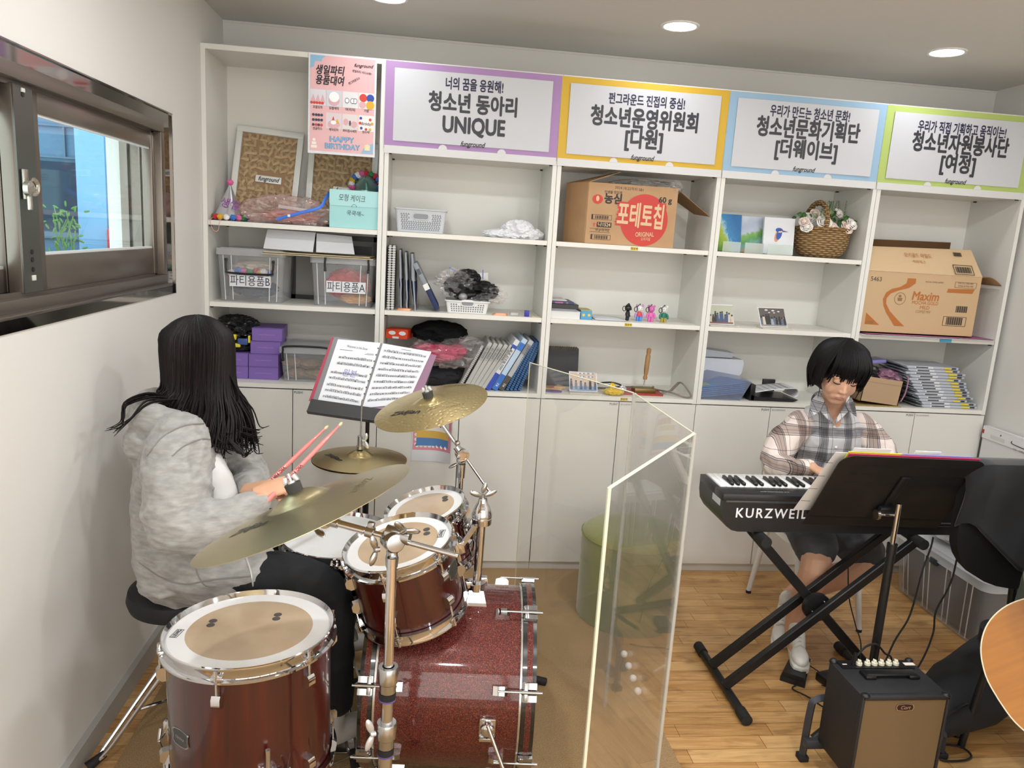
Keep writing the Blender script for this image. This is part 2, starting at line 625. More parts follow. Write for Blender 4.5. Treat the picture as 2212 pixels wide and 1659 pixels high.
b.lathe([(0.0, 0), (0.020, 0), (0.020, 0.012), (0.011, 0.016), (0, 0.016)], T(c0 + V((0.006, 0, 0)), RX), 20)
b.tube(bez([c0 + V((0.016, 0.0, -0.014)), c0 + V((0.02, 0.02, -0.01)), c0 + V((0.02, 0.026, 0.012)), c0 + V((0.018, 0.012, 0.024))]), 0.006, 8)
b.cbox(c0 + V((0.013, -0.002, -0.036)), (0.01, 0.012, 0.035), 0.002)
b.build('lock', mat('satin_zinc', '#b9b4a8', 0.25, 0.9), win)
b = MB()
for y, z in ((-1.50, 1.965), (-1.50, 1.575), (-1.50, 1.555), (-1.50, 1.53)):
 b.lathe([(0.0, 0.0015), (0.0065, 0.0015), (0.0065, 0.0)], T((-0.0085, y, z), RX), 14)
b.build('screw_hole', m_blk, win)
b = MB(); b.cbox((-0.0070, -1.50, 1.508), (0.004, 0.018, 0.014), 0.001); b.cbox((-0.0070, -1.50, 1.975), (0.004, 0.016, 0.01), 0.001)
b.build('roller_cap', mat('pale_plastic', '#c8c8c2', 0.5), win)
# ---- unseen glazed front, added behind the camera to let in daylight
added_front = bpy.data.objects.new('added_window', None); COL.objects.link(added_front); added_front.location = (2.05, YF, 0.25); RM[added_front.name] = Matrix.Translation(added_front.location)
tag(added_front, kind='structure')
b = MB()
for x in (0.25, 1.13, 2.03, 2.93, 3.80): b.box(x, x + 0.05, YF - 0.09, YF - 0.03, 0.25, 2.48)
for z in (0.25, 2.43): b.box(0.25, 3.85, YF - 0.09, YF - 0.03, z, z + 0.05)
b.build('window_frame', m_alu, added_front)
b = MB(); b.box(0.3, 3.8, YF - 0.064, YF - 0.058, 0.3, 2.43); b.build('pane', clear('added_window_pane', '#f6f6f4', gloss=0.7), added_front)
# ---- what stands outside the window
m_ob = mat('facade_tiles', '#48708e', 0.5)
m_og = mat('facade_glass', '#1d3046', 0.3, spec=0.25)
fac = thing('building', 'pale blue building across the street, seen through the window', 'building', (-3.5, 6.2, 0))
b = MB(); b.box(-9, 2.5, 6.2, 6.6, -3.2, 6)
b.build('facade', m_ob, fac)
b = MB()
for x0, x1, z0, z1 in ((-7.5, -3.05, 1.42, 2.22), (-2.62, -2.36, 1.5, 2.2), (-3.0, -2.9, 1.42, 2.22), (-2.2, -1.4, 1.5, 2.2)):
 b.box(x0, x1, 6.17, 6.2, z0, z1)
b.build('shop_window', m_og, fac)
b = MB()
for z in (2.26, 2.62, 3.1): b.box(-9, 2.5, 6.16, 6.2, z, z + 0.022)
for x in (-7, -5.2, -4.2, -3.3): b.box(x, x + 0.02, 6.165, 6.2, 2.27, 6)
b.box(-9, 2.5, 6.15, 6.2, 1.32, 1.40)
b.build('facade_joint', mat('facade_joint_grey', '#4f6a80', 0.5), fac)
b = MB(); b.box(-2.93, -2.62, 5.6, 5.9, -3.2, 6)
one(b, 'column', mat('pale_blue_column', '#6d9cc2', 0.5), 'square pale blue column outside, seen through the window', 'column')
b = MB(); b.box(-2.60, -1.0, 5.5, 6.0, -3.2, 1.50, 0.03)
one(b, 'street_sign_board', mat('red_board', '#a5162e', 0.4), 'red panel outside at the lower right of the window glass', 'sign')
car = thing('car', 'light grey car roof outside behind the window glass', 'car', (-3.95, 4.2, -3.2))
b = MB()
prof = [(-1.7, 0), (-1.65, .55), (-1.1, .68), (-.6, 1.15), (.6, 1.17), (1.1, .72), (1.6, .6), (1.7, 0)]
b.prism([(x, z) for x, z in prof], -0.75, 0.75, T((-3.95, 4.2, 0.14), WALLROT))
b.build('body', mat('car_paint', '#7c93a8', 0.25, 0.3, coat=1), car)
b = MB(); b.prism([(-.9, .70), (-.52, 1.08), (.52, 1.09), (.95, .72)], -0.76, 0.76, T((-3.95, 4.2, 0.14), WALLROT))
b.build('car_window', m_og, car)
b = MB(); b.box(-9, -0.2, -3, 6.2, -3.4, -3.2)
struct(b, 'trim_2', mat('street', '#77797a', 0.9))
plant = thing('plant', 'thin leafy green plant outside behind the window', 'plant', (-2.95, 5.3, -3.2))
b = MB(); random.seed(3)
for k in range(7):
 x0 = -2.98 + random.uniform(-.1, .16)
 b.tube(bez([(x0, 5.3, -3.2), (x0, 5.3, .5), (x0 + random.uniform(-.05, .05), 5.3, 1.2), (x0 + random.uniform(-.12, .12), 5.28, 1.4 + random.uniform(0, .35))]), 0.006, 5)
b.build('stem', mat('stem_green', '#53783a', 0.6), plant)
for k in range(60):
 b = MB(); c = V((-2.95 + random.gauss(0, .1), 5.3 + random.gauss(0, .05), random.uniform(1.05, 1.75)))
 b.sphere(c, (0.035, 0.006, 0.012), 6, 4, Matrix.Rotation(random.uniform(0, 3), 3, 'Y')); b.build('leaf', mat('leaf_green', '#4a7430', 0.5), plant)
# ---- round ceiling lamps (the room's light)
m_emit = mat('lamp_diffuser', '#ffffff', 0.5, emit=14, ecol='#f6f9ff')
m_trimw = mat('lamp_trim_white', '#e8e8e6', 0.4)
lamp_lab = {(0, 0): 'round recessed ceiling lamp cut by the top edge of the picture', (1, 0): 'round recessed ceiling lamp above the yellow sign',
   (2, 0): 'round recessed ceiling lamp above the green sign at right'}
LX, LY = (0.814, 2.05, 3.287), (-0.24, -1.55, -2.95, -4.25)
for j, ly in enumerate(LY):
 for i, lx in enumerate(LX):
  t = thing('ceiling_light', lamp_lab.get((i, j), 'round recessed ceiling lamp further back in the room, outside the picture'), 'lamp', (lx, ly, ZC), group='recessed ceiling lamps')
  b = MB(); b.lathe([(0.068, -0.004), (0.070, -0.006), (0.080, -0.006), (0.083, 0.0)], T((lx, ly, ZC)), 36)
  b.build('trim_ring', m_trimw, t)
  b = MB(); b.lathe([(0.0, -0.003), (0.0685, -0.003), (0.0685, -0.001)], T((lx, ly, ZC)), 28)
  b.build('diffuser', m_emit, t)
  ld = bpy.data.lights.new('lamp_light', 'AREA'); ld.shape = 'DISK'; ld.size = 0.125; ld.energy = LAMP * (0.08 if j == 0 else 0.75); ld.color = (0.97, 0.985, 1.0)
  lo = bpy.data.objects.new('lamp_light', ld); COL.objects.link(lo); lo.parent = t; lo.location = (0, 0, -0.008)
# ---- brown carpet under the drums
m_carp = mat('brown_carpet', '#947857', 0.95, spec=0.1, noise=dict(s=260, d=6, col='#b4976f', lo=0.3, hi=0.7, bump=0.9, dist=0.006))
b = MB()
b.mesh([(0.115, -3.4, 0), (1.97, -3.4, 0), (1.90, -1.05, 0), (1.90, -0.004, 0), (0.115, -0.004, 0)] + [(0.115, -3.4, 0.008), (1.97, -3.4, 0.008), (1.90, -1.05, 0.008), (1.90, -0.004, 0.008), (0.115, -0.004, 0.008)],
       [(0, 1, 2, 3, 4), (5, 6, 7, 8, 9), (0, 1, 6, 5), (1, 2, 7, 6), (2, 3, 8, 7), (3, 4, 9, 8), (4, 0, 5, 9)])
one(b, 'carpet', m_carp, 'brown low-pile carpet lying under the drum kit', 'carpet')
# ================================================================ five white bookcases with cupboards
ZD, ZCT, ZS1, ZS2, ZS3, ZT = 0.9116, 0.934, 1.310, 1.680, 2.055, 2.429
m_lam = mat('white_laminate', '#dfded8', 0.35)
m_lam2 = mat('white_laminate_edge', '#e4e2da', 0.4)
m_door = mat('white_glossy_door', '#dddbd5', 0.18)
m_pl = mat('grey_plinth', '#c9c6bf', 0.4)
m_ink = mat('black_print', '#1b1b20', 0.5)
m_dk = mat('dark_gap', '#3a3836', 0.8)
BAYLAB = ['leftmost white bookcase, against the window wall, party things on its shelves',
          'white bookcase under the purple sign, binders on its lowest shelf',
          'white bookcase under the yellow sign, big snack carton on its upper shelf',
          'white bookcase under the blue sign, flower basket on its upper shelf',
          'rightmost white bookcase, under the green sign, coffee carton on its shelf']
PW = 0.02
def bookcase(n):
 x0, x1 = 0.8 * n + 0.001, 0.8 * n + 0.799
 t = thing('bookcase', BAYLAB[n], 'bookcase', (x0 + 0.4, 0.19, 0))
 for a, c in ((x0, x0 + PW), (x1 - PW, x1)):
  b = MB(); b.prism([(0, ZT), (0, ZD), (0.0225, ZD), (0.0225, 0.042), (0.372, 0.042), (0.372, ZT)], 0, c - a, Matrix(((0, 0, 1, a), (1, 0, 0, 0), (0, 1, 0, 0), (0, 0, 0, 1))))
  b.build('side_panel', m_lam, t)
 b = MB(); b.box(x0 + PW, x1 - PW, 0, 0.372, ZT - 0.022, ZT); b.build('top_panel', m_lam, t)
 b = MB(); b.box(x0 + PW, x1 - PW, 0.366, 0.374, 0.05, ZT - 0.022); b.build('back_panel', m_lam, t)
 b = MB(); b.box(x0 + PW, x1 - PW, 0.0, 0.366, ZD + 0.002, ZCT); b.build('counter_shelf', m_lam2, t)
 b = MB(); b.box(x0, x1, 0.012, 0.36, 0.0, 0.042); b.build('plinth', m_pl, t)
 for z in ((ZS1, ZS2) if n == 0 else (ZS1, ZS3) if n == 4 else (ZS1, ZS2, ZS3)):
  b = MB(); b.box(x0 + PW + 0.0006, x1 - PW - 0.0006, 0.004, 0.366, z - 0.022, z, 0.0008, 1)
  sh = b.build('shelf', m_lam2, t)
  for x in (x0 + PW + 0.0002, x1 - PW - 0.0122):
   for y in (0.02, 0.32):
    b = MB(); b.box(x, x + 0.012, y, y + 0.012, z - 0.029, z - 0.0222)
    b.build('shelf_support', m_dk, sh)
  if n == 2:
   u, v = {ZS1: (1357, 704.5), ZS2: (1370, 541), ZS3: (1400, 373)}[z]
   if z != ZS3:
    q = PY(u, v, 0.003)
    b = MB(); b.box(q.x - 0.019, q.x + 0.019, 0.0032, 0.0042, z - 0.019, z - 0.005)
    b.m(1).text('청운위', 0.013, T((q.x, 0.0026, z - 0.012), WALLROT), 0.02)
    tag(b.build('label_sticker', [mat('yellow_tape', '#e8c81e', 0.5), m_ink], sh), 'yellow sticker with black letters')
 if n == 2:
  q = PY(1348, 862, 0)
  b = MB(); b.box(q.x - 0.019, q.x + 0.019, -0.0008, 0.0, ZCT - 0.018, ZCT - 0.004)
  b.m(1).text('청운위', 0.013, T((q.x, -0.0014, ZCT - 0.011), WALLROT), 0.02)
  tag(b.build('label_sticker', [mat('yellow_tape', '#e8c81e'), m_ink], t), 'yellow sticker with black letters')
 b = MB(); b.box(x0, x1, 0.0215, 0.03, 0.045, ZD - 0.002); b.build('gap_shade_sheet', m_dk, t)  # dark sheet behind the doors, shade of their gaps put into its colour
 xm = 0.8 * n + 0.4
 for k, (a, c) in enumerate(((x0, xm - 0.0012), (xm + 0.0012, x1))):
  b = MB(); b.box(a + 0.0008, c - 0.0008, 0.0, 0.021, 0.044, ZD - 0.004, 0.0012, 1)
  d = b.build('door', m_door, t)
  b = MB()
  if n == 0:
   if k == 1: b.text('PUSH!', 0.016, T((a + 0.026, -0.0006, ZD - 0.016), WALLROT), 0.02)
  elif k == 0: b.text('PUSH!', 0.016, T((c - 0.028, -0.0006, ZD - 0.016), WALLROT), 0.02)
  else: b.text('청소년운영위원회', 0.010, T((a + 0.042, -0.0006, ZD - 0.016), WALLROT))
  if len(b.bm.verts): b.build('door_lettering', mat('grey_print', '#55555a', 0.5), d)
  else: b.bm.free()
for n in range(5): bookcase(n)
# ================================================================ signs and posters
m_paper = mat('white_paper', '#dcdee3', 0.45)
m_ink2 = mat('charcoal_print', '#33343a', 0.5)
def FY(y): return lambda u, v: PY(u, v, y)
def logo(b, c, w, y):
 b.text('funground', w * 0.27, T((c[0], y, c[2]), WALLROT), 0.03, 0.35, w=w)
def sign(name, label, x0, x1, border, lines, z0=2.048, z1=2.424, lg=None):
 t = thing(name, label, 'sign', ((x0 + x1) / 2, -0.004, z0))
 b = MB()
 b.grid(lambda u, v: (x0 + (x1 - x0) * u, -0.0030 - 0.0012 * math.sin(9 * u + 2 * v + x0), z0 + (z1 - z0) * v), 24, 6)
 b.build('border_sheet', border, t)
 i0, i1, j0, j1 = x0 + 0.040, x1 - 0.040, z0 + 0.036, z1 - 0.028
 b = MB(); b.box(i0, i1, -0.0068, -0.0052, j0, j1); b.build('white_sheet', mat('sign_sheet', '#c6c8cd', 0.5), t)
 b = MB(); b.box(x0 + 0.002, x1 - 0.002, -0.0055, -0.0035, z0 - 0.02, z0 + 0.014)
 for fx in (0.335, 0.675):
  cx = x0 + (x1 - x0) * fx
  b.prism([(0.02 * math.cos(a * PI / 12), 0.02 * math.sin(a * PI / 12)) for a in range(13)], 0.0, 0.001, T((cx, -0.0055, z0 + 0.013), WALLROT))
 b.build('clear_pocket_edge', mat('paper_white_edge', '#d2d2d2', 0.4), t)
 b = MB(); bb = MB()
 for txt, u, v, w, hpx, dark in lines:
  q = PY(u, v, 0); q2 = PY(u + w, v, 0); wid = (q2.x - q.x)
  h = (PY(u, v - hpx / 2, 0).z - PY(u, v + hpx / 2, 0).z)
  b.m(0 if dark else 1).text(txt, h * 1.1, T((q.x, -0.0074, q.z), WALLROT), 0.05 if dark else 0.04, w=wid)
 b.build('lettering', [m_ink2, mat('navy_print', '#232040', 0.5)], t)
 b = MB()
 q = PY(lg[0], lg[1], 0)
 logo(b, (q.x, 0, q.z), 0.115, -0.0074)
 b.build('logo', m_ink, t)
 return t
mb_ = lambda n, c: mat(n, c, 0.55)
sign('sign', 'sign with purple border, white sheet reading UNIQUE', 0.797, 1.594, mb_('purple_paper', '#a783b4'),
     [('너의 꿈을 응원해!', 1025, 187, 124, 26, 0), ('청소년 동아리', 1023, 229, 190, 41, 1), ('UNIQUE', 1023, 275, 135, 44, 1)], lg=(1020, 313))
sign('sign', 'sign with yellow border, second from the left of four', 1.596, 2.396, mb_('yellow_paper', '#d0a92f'),
     [('펀그라운드 진접의 중심!', 1397, 221, 164, 24, 0), ('청소년운영위원회', 1393, 261, 230, 42, 1), ('[다원]', 1390, 304, 82, 42, 1)], lg=(1386, 342))
sign('sign', 'sign with light blue border, above the flower basket', 2.398, 3.188, mb_('blue_paper', '#95b6d0'),
     [('우리가 만드는 청소년 문화!', 1749, 248, 172, 25, 0), ('청소년문화기획단', 1745, 284, 222, 42, 1), ('[더웨이브]', 1740, 327, 134, 40, 1)], lg=(1734, 367))
sign('sign', 'sign with light green border at the right end of the row', 3.190, 3.982, mb_('green_paper', '#aec26c'),
     [('우리가 직접 기획하고 움직이는!', 2077, 282, 190, 25, 0), ('청소년자원봉사단', 2073, 316, 208, 42, 1), ('[여정]', 2067, 357, 76, 40, 1)], lg=(2061, 393))
# birthday poster on the first bookcase
def birthday():
 z0, z1, x0, x1 = 2.003, 2.428, 0.461, 0.758
 t = thing('poster', 'pink birthday party poster taped to the leftmost bookcase', 'poster', ((x0 + x1) / 2, -0.003, z0))
 W, H = x1 - x0, z1 - z0
 Q = lambda fx, fz, y: (x0 + W * fx, y, z1 - H * fz)
 b = MB(); b.box(x0, x1, -0.0035, -0.002, z0, z1); b.build('white_margin', m_paper, t)
 b = MB(); b.box(x0 + .008, x1 - .008, -0.0045, -0.003, z0 + .012, z1 - .008); b.build('pink_sheet', mat('pink_paper', '#e2b3b5', 0.4), t)
 P2 = lambda pts, y=-0.0052: MB().mesh([Q(fx, fz, y) for fx, fz in pts], [tuple(range(len(pts)))]).build('blue_blot', mat('poster_blue', '#8db8d8', 0.4), t)
 P2([(.027, .02), (.25, .02), (.2, .05), (.19, .08), (.12, .075), (.085, .09), (.08, .13), (.027, .15)])
 P2([(.97, .86), (.97, .965), (.79, .965), (.84, .91), (.9, .88)])
 b = MB()
 b.text('생일파티', 0.043, T(Q(.31, .165, -0.0056), WALLROT), 0.035, 0.18, w=.125)
 b.text('용품대여', 0.043, T(Q(.31, .265, -0.0056), WALLROT), 0.035, 0.18, w=.125)
 b.text('funground', 0.02, T(Q(.80, .09, -0.0056), WALLROT), 0.03, 0.35, w=.085)
 b.text('생일파티 어디서해?', 0.012, T(Q(.78, .155, -0.0056), WALLROT @ Matrix.Rotation(-.1, 3, 'Z')), 0.02, w=.085)
 b.text('펀그라운드!!', 0.012, T(Q(.67, .245, -0.0056), WALLROT @ Matrix.Rotation(.55, 3, 'Z')), 0.02, w=.055)
 for k, s_ in enumerate(('꼬깔모자', '모형케익', '머리띠', '가발')): b.text(s_, 0.014, T(Q(.14 + .24 * k, .535, -0.0056), WALLROT), 0.02, w=.042 if k != 3 else .022)
 for k, s_ in enumerate(('선글라스', '케익모자', '파티접시세트', '현수막')): b.text(s_, 0.014, T(Q(.14 + .24 * k, .75, -0.0056), WALLROT), 0.02, w=(.042, .042, .062, .032)[k])
 b.build('lettering', m_ink, t)
 b = MB()
 b.m(0).text('HAPPY', 0.032, T(Q(.50, .845, -0.0056), WALLROT), 0.06, w=.108); b.text('BIRTHDAY', 0.032, T(Q(.51, .917, -0.0056), WALLROT), 0.06, w=.155)
 b.m(1).text('HAPPY', 0.032, T(Q(.50, .845, -0.0060), WALLROT), 0.02, w=.104); b.text('BIRTHDAY', 0.032, T(Q(.51, .917, -0.0060), WALLROT), 0.02, w=.151)
 b.build('birthday_lettering', [mat('poster_navy', '#32508a'), mat('poster_sky', '#84b6dc')], t)
 cols = ['#d9d6dd', '#cfd0da', '#dfe0e2', '#e9e6e2', '#e8d8d6', '#d8cdd2', '#ddd3d3', '#f0e8e4']
 random.seed(5)
 for k in range(8):
  i, j = k % 4, k // 4
  b = MB()
  cx, cz = .14 + .24 * i, .435 + .225 * j
  qa, qb = Q(cx - .115, cz + .08, 0), Q(cx + .115, cz - .08, 0)
  if k != 4: b.m(0).box(qa[0], qb[0], -0.0054, -0.004, qa[2], qb[2])
  def disc(fx, fz, r, mi, sx=1.0):
   c = Q(cx + fx, cz + fz, -0.0060)
   b.m(mi).mesh([(c[0] + r * sx * math.cos(a * PI / 8), c[1] - mi * 2e-4, c[2] + r * math.sin(a * PI / 8)) for a in range(16)], [tuple(range(16))])
  def tri(fx, fz, w, h, mi):
   c = Q(cx + fx, cz + fz, -0.0061 - mi * 1e-4)
   b.m(mi).mesh([(c[0] - w, c[1], c[2]), (c[0] + w, c[1], c[2]), (c[0] + w * .1, c[1], c[2] + h)], [(0, 1, 2)])
  if k == 0:
   for dx in (-.07, 0, .07): tri(dx, .05, .012, .035, 1)
   for dx in (-.09, -.05, -.01, .03, .07): disc(dx, .055, .006, 2 + (int(dx * 100) % 2))
  elif k == 1: disc(0, .02, .022, 1, 1.1); disc(0, -.015, .022, 4, 1.0); disc(0, -.02, .01, 2, 1.2)
  elif k == 2:
   for dx in (-.05, .03, .07): disc(dx, .01, .012, 2, .8); disc(dx, .01, .0095, 4, .8)
  elif k == 3: disc(-.05, -.03, .017, 3); disc(.055, -.03, .017, 5); disc(.055, .04, .018, 6); disc(-.06, .04, .015, 1)
  elif k == 4:
   for dx, dz in ((-.05, -.05), (.03, -.05), (-.05, -.0), (.03, -.0), (-.05, .05), (.03, .05)): disc(dx - .012, dz, .006, 2); disc(dx + .03, dz, .006, 2 if dz < .03 else 3)
  elif k == 5: disc(.0, .035, .018, 1, 1.5); tri(-.01, .02, .009, .03, 3); tri(.05, .02, .008, .02, 6); disc(-.005, .015, .009, 4, 1.4)
  elif k == 6: disc(-.06, 0, .014, 1, .8); disc(.06, .02, .014, 1); disc(0, .01, .012, 2, .35)
  else:
   for dx, dz, mi in ((-.08, -.05, 5), (.06, -.04, 3), (-.09, .0, 3), (.09, 0, 6), (-.07, .05, 5), (.0, .06, 3), (.06, .06, 6)): disc(dx, dz, .006, mi)
   b.m(2).text('Birthday', 0.018, T(Q(cx, cz + .005, -0.0068), WALLROT), 0.01, .3, w=.045)
  b.build('product_picture', [mat('pic_back_%s' % 'abcdefgh'[k], cols[k]), mat('pic_pink', '#d9a9ae'), mat('pic_navy', '#3b3f56'), mat('pic_red', '#d2402f'), mat('pic_white', '#f2f2f2'), mat('pic_blue', '#2c47a8'), mat('pic_yellow', '#dcab25')], t)
 b = MB()
 for k, w in enumerate((.026, .02, .012)):
  c = Q(.09, .945 - .035 * k, 0); b.m(0).box(c[0] - w / 2, c[0] + w / 2, -0.0056, -0.0045, c[2], c[2] + .012)
 c = Q(.885, .935, 0); b.m(1).box(c[0] - .012, c[0] + .012, -0.0060, -0.0045, c[2], c[2] + .024); b.m(0).box(c[0] - .002, c[0] + .002, -0.0064, -0.0045, c[2], c[2] + .026)
 b.build('cake_and_gift_drawing', [mat('cream_print', '#efe6d8'), mat('gift_print', '#ecdba8')], t)
birthday()
# pink scalloped flyer on the cupboard door, its right side peeling off
def flyer():
 t = thing('poster', 'pink scalloped flyer peeling off a cupboard door behind the cymbals', 'poster', (1.07, -0.004, 0.56))
 x0, x1, z0, z1 = 0.972, 1.165, 0.572, 0.86
 curl = lambda fx, fz: -0.002 - 0.075 * max(0, fx + 0.25 * fz - 0.55) ** 2 * 3
 def patch(fa, fb, ga, gb, dy):
  b.grid(lambda u, v: (x0 + (x1 - x0) * (fa + (fb - fa) * u) * 1.0, curl(fa + (fb - fa) * u, ga + (gb - ga) * v) - dy, z0 + (z1 - z0) * (ga + (gb - ga) * v)), 14, 8)
 b = MB(); patch(0, 1, 0, 1, 0); b.build('white_sheet', m_paper, t)
 b = MB(); patch(.03, .98, .20, .98, .0008); b.build('pink_frame', mat('flyer_pink', '#dd92a4'), t)
 b = MB()
 for k in range(8):
  for (fx, fz) in ((.14 + .105 * k, .275), (.115, .30 + .085 * k)):
   fx = min(fx, .93)
   c = V((x0 + (x1 - x0) * fx, curl(fx, fz) - .0016, z0 + (z1 - z0) * fz))
   b.mesh([c + V((.009 * math.cos(a * PI / 6), 0, .009 * math.sin(a * PI / 6))) for a in range(12)], [tuple(range(12))])
 patch(.12, .92, .28, .96, .0022)
 b.build('scalloped_panel', mat('flyer_cream', '#ece9e2'), t)
 b = MB(); b.m(0); patch(.12, .92, .42, .55, .0032); b.m(1); patch(.12, .92, .28, .42, .0032)
 for k in range(4):
  b.m(2); patch(.36 + .13 * k, .47 + .13 * k, .76, .88, .0034)
 for k in range(4):
  b.m(0); patch(.24 + .13 * k, .35 + .13 * k, .64, .74, .0034)
 b.build('colour_band', [mat('flyer_mustard', '#d9b257'), mat('flyer_blue', '#5a86bd'), mat('flyer_red', '#cf5b55')], t)
flyer()
# ================================================================ things on the shelves
m_white = mat('white_plastic', '#e6e7e6', 0.35)
m_wf = mat('white_frame', '#dcdeda', 0.4)
m_kraft = mat('kraft_board', '#9c7f60', 0.8)
m_heart = mat('birch_heart', '#c2a883', 0.6)
m_film = clear('plastic_film', '#fdfcfb', haze=0.09, gloss=1.4, rough=0.12)
m_filmp = clear('pink_tint_film', '#fdf3f1', haze=0.20, gloss=1.4, rough=0.12, hazecol='#eddcd8')
m_tub = clear('clear_tub_plastic', '#fafbfc', haze=0.17, gloss=0.9, rough=0.12, hazecol='#f2f4f6')
m_lid = clear('frosted_lid_plastic', '#fafbfc', haze=0.36, gloss=0.9, rough=0.2, hazecol='#eceef0')
m_card = mat('cardboard', '#b2936c', 0.75, noise=dict(s=35, d=5, col='#a98a63'))
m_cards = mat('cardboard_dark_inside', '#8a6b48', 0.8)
m_red = mat('party_red', '#c62f33', 0.6)
m_pinkc = mat('pink_cloth', '#d0486e', 0.85)
m_blackc = mat('black_cloth', '#0b0b0d', 0.9, spec=0.2)
POM = [mat('pom_' + n, c, 0.95) for n, c in (('blue', '#3f74c0'), ('white', '#e4e4e4'), ('yellow', '#d8ac2e'), ('red', '#c23346'), ('green', '#2f8a48'), ('pink', '#d766a0'))]
def pom(parent, c, r, k):
 b = MB(); crumple(b, c, (r, r, r), seed=k + c[0] * 9, amp=0.28, fr=6, sub=3, ridge=False)
 return b.build('pompom', POM[k % 6], parent)
S1, S2, SC = ZS1, ZS2, ZCT
# --- framed heart collages
def heart_mesh():
 pts = []
 for i in range(28):
  a = 2 * PI * i / 28
  pts.append((16 * math.sin(a) ** 3 / 17 * 0.5, (13 * math.cos(a) - 5 * math.cos(2 * a) - 2 * math.cos(3 * a) - math.cos(4 * a)) / 17 * 0.5))
 b = MB(); b.prism([(x * .050, y * .048) for x, y in pts], 0, 0.003)
 for k in range(3): b.m(1).box(-.009 + .002 * k, .009 - .003 * k, .004 - .004 * k, .0052 - .004 * k, 0.003, 0.0034)
 me = bpy.data.meshes.new('heart'); b.bm.to_mesh(me); b.bm.free()
 me.materials.append(m_heart); me.materials.append(mat('pen_brown', '#6b543c'))
 return me
HM = heart_mesh()
def collage(label, xc, w, h, yb, lean, seed, plaque, tilt=0.0, stepback=0):
 Rm = Matrix.Rotation(tilt, 3, 'Y') @ Matrix.Rotation(-lean, 3, 'X') @ WALLROT
 M = T((xc, yb, S2 + 0.004 + abs(math.sin(tilt)) * w / 2), Rm)
 t = thing('picture_frame', label, 'picture frame', (xc, yb, S2), group='framed heart collages')
 b = MB(M); fwid = 0.027
 for x0, x1, y0, y1 in ((-w / 2, w / 2, 0, fwid), (-w / 2, w / 2, h - fwid, h), (-w / 2, -w / 2 + fwid, fwid, h - fwid), (w / 2 - fwid, w / 2, fwid, h - fwid)):
  b.box(x0, x1, y0, y1, -0.012, 0.012, 0.001)
 b.build('frame', m_wf, t)
 b = MB(M); b.box(-w / 2 + .01, w / 2 - .01, .01, h - .01, -0.010, -0.004); b.build('backing_board', m_kraft, t)
 rnd = random.Random(seed)
 ny, nx = int((h - .05) / .036), int((w - .05) / .040)
 for j in range(ny + 1):
  for i in range(nx + 1):
   x = -w / 2 + .048 + i * (w - .096) / nx + rnd.uniform(-.006, .006)
   y = .046 + j * (h - .092) / ny + rnd.uniform(-.005, .005)
   if abs(x - plaque[0]) < .075 and abs(y - plaque[1]) < .032: continue
   inst(HM, 'wooden_heart', t, M @ T((x, y, -0.004 + 0.0008 * ((i + j) % 3)), Matrix.Rotation(rnd.uniform(-1.1, 1.1), 3, 'Z')))
 b = MB(M); b.cbox((plaque[0], plaque[1], 0.002), (.122, .034, .006), 0.002)
 b.m(1).text('funground', .03, T((plaque[0], plaque[1], 0.0056)), 0.03, 0.35, w=.10)
 b.build('name_plate', [m_white, m_ink], t)
collage('white framed heart collage, fully seen, behind the silver party hat', PY(568, 360, .27).x, .315, .445, .235, .24, 3, (.012, .2), tilt=0.06)
collage('white framed heart collage half hidden by the pink birthday poster', PY(735, 420, .29).x, .335, .42, .255, .22, 8, (.02, .175), tilt=0.03)
# --- silver cone hat with pompoms
t = thing('party_hat', 'silver cone party hat with a pompom rim at the shelf end', 'party hat', (PY(494, 455, .10).x, .10, S2))
hc = V((PY(494, 455, .10).x, .10, S2 + .012))
b = MB(); b.lathe([(.066, 0), (.003, .155)], T(hc, Matrix.Rotation(0.05, 3, 'Y')), 28)
b.build('cone', mat('silver_foil', '#cfd0d6', 0.22, 0.85), t)
b = MB(); b.text('생일', .05, T(hc + V((.018, -.043, .062)), WALLROT @ Matrix.Rotation(-.2, 3, 'Z') @ Matrix.Rotation(-.38, 3, 'X')), 0.0)
b.build('lettering', mat('purple_glitter', '#8a3f9a', 0.4), t)
for k in range(15):
 a = 2 * PI * k / 15 + .2
 pom(t, hc + V((.068 * math.cos(a), .068 * math.sin(a), 0.004)), .0135, (0, 1, 2, 3, 4, 5)[(k * 5) % 6])
pom(t, hc + V((.008, 0, .163)), .0135, 5)
b = MB(); b.tube(bez([hc + V((-.055, -.055, 0)), V((hc.x - .055, -.006, S2 - .004)), V((hc.x - .04, -.012, S2 - .045)), V((hc.x - .02, -.010, S2 - .045)), V((hc.x - .012, -.006, S2 - .0)), hc + V((-.01, -.066, 0))]), 0.0014, 6)
b.build('elastic_string', mat('pink_string', '#d9a3a0', 0.7), t)
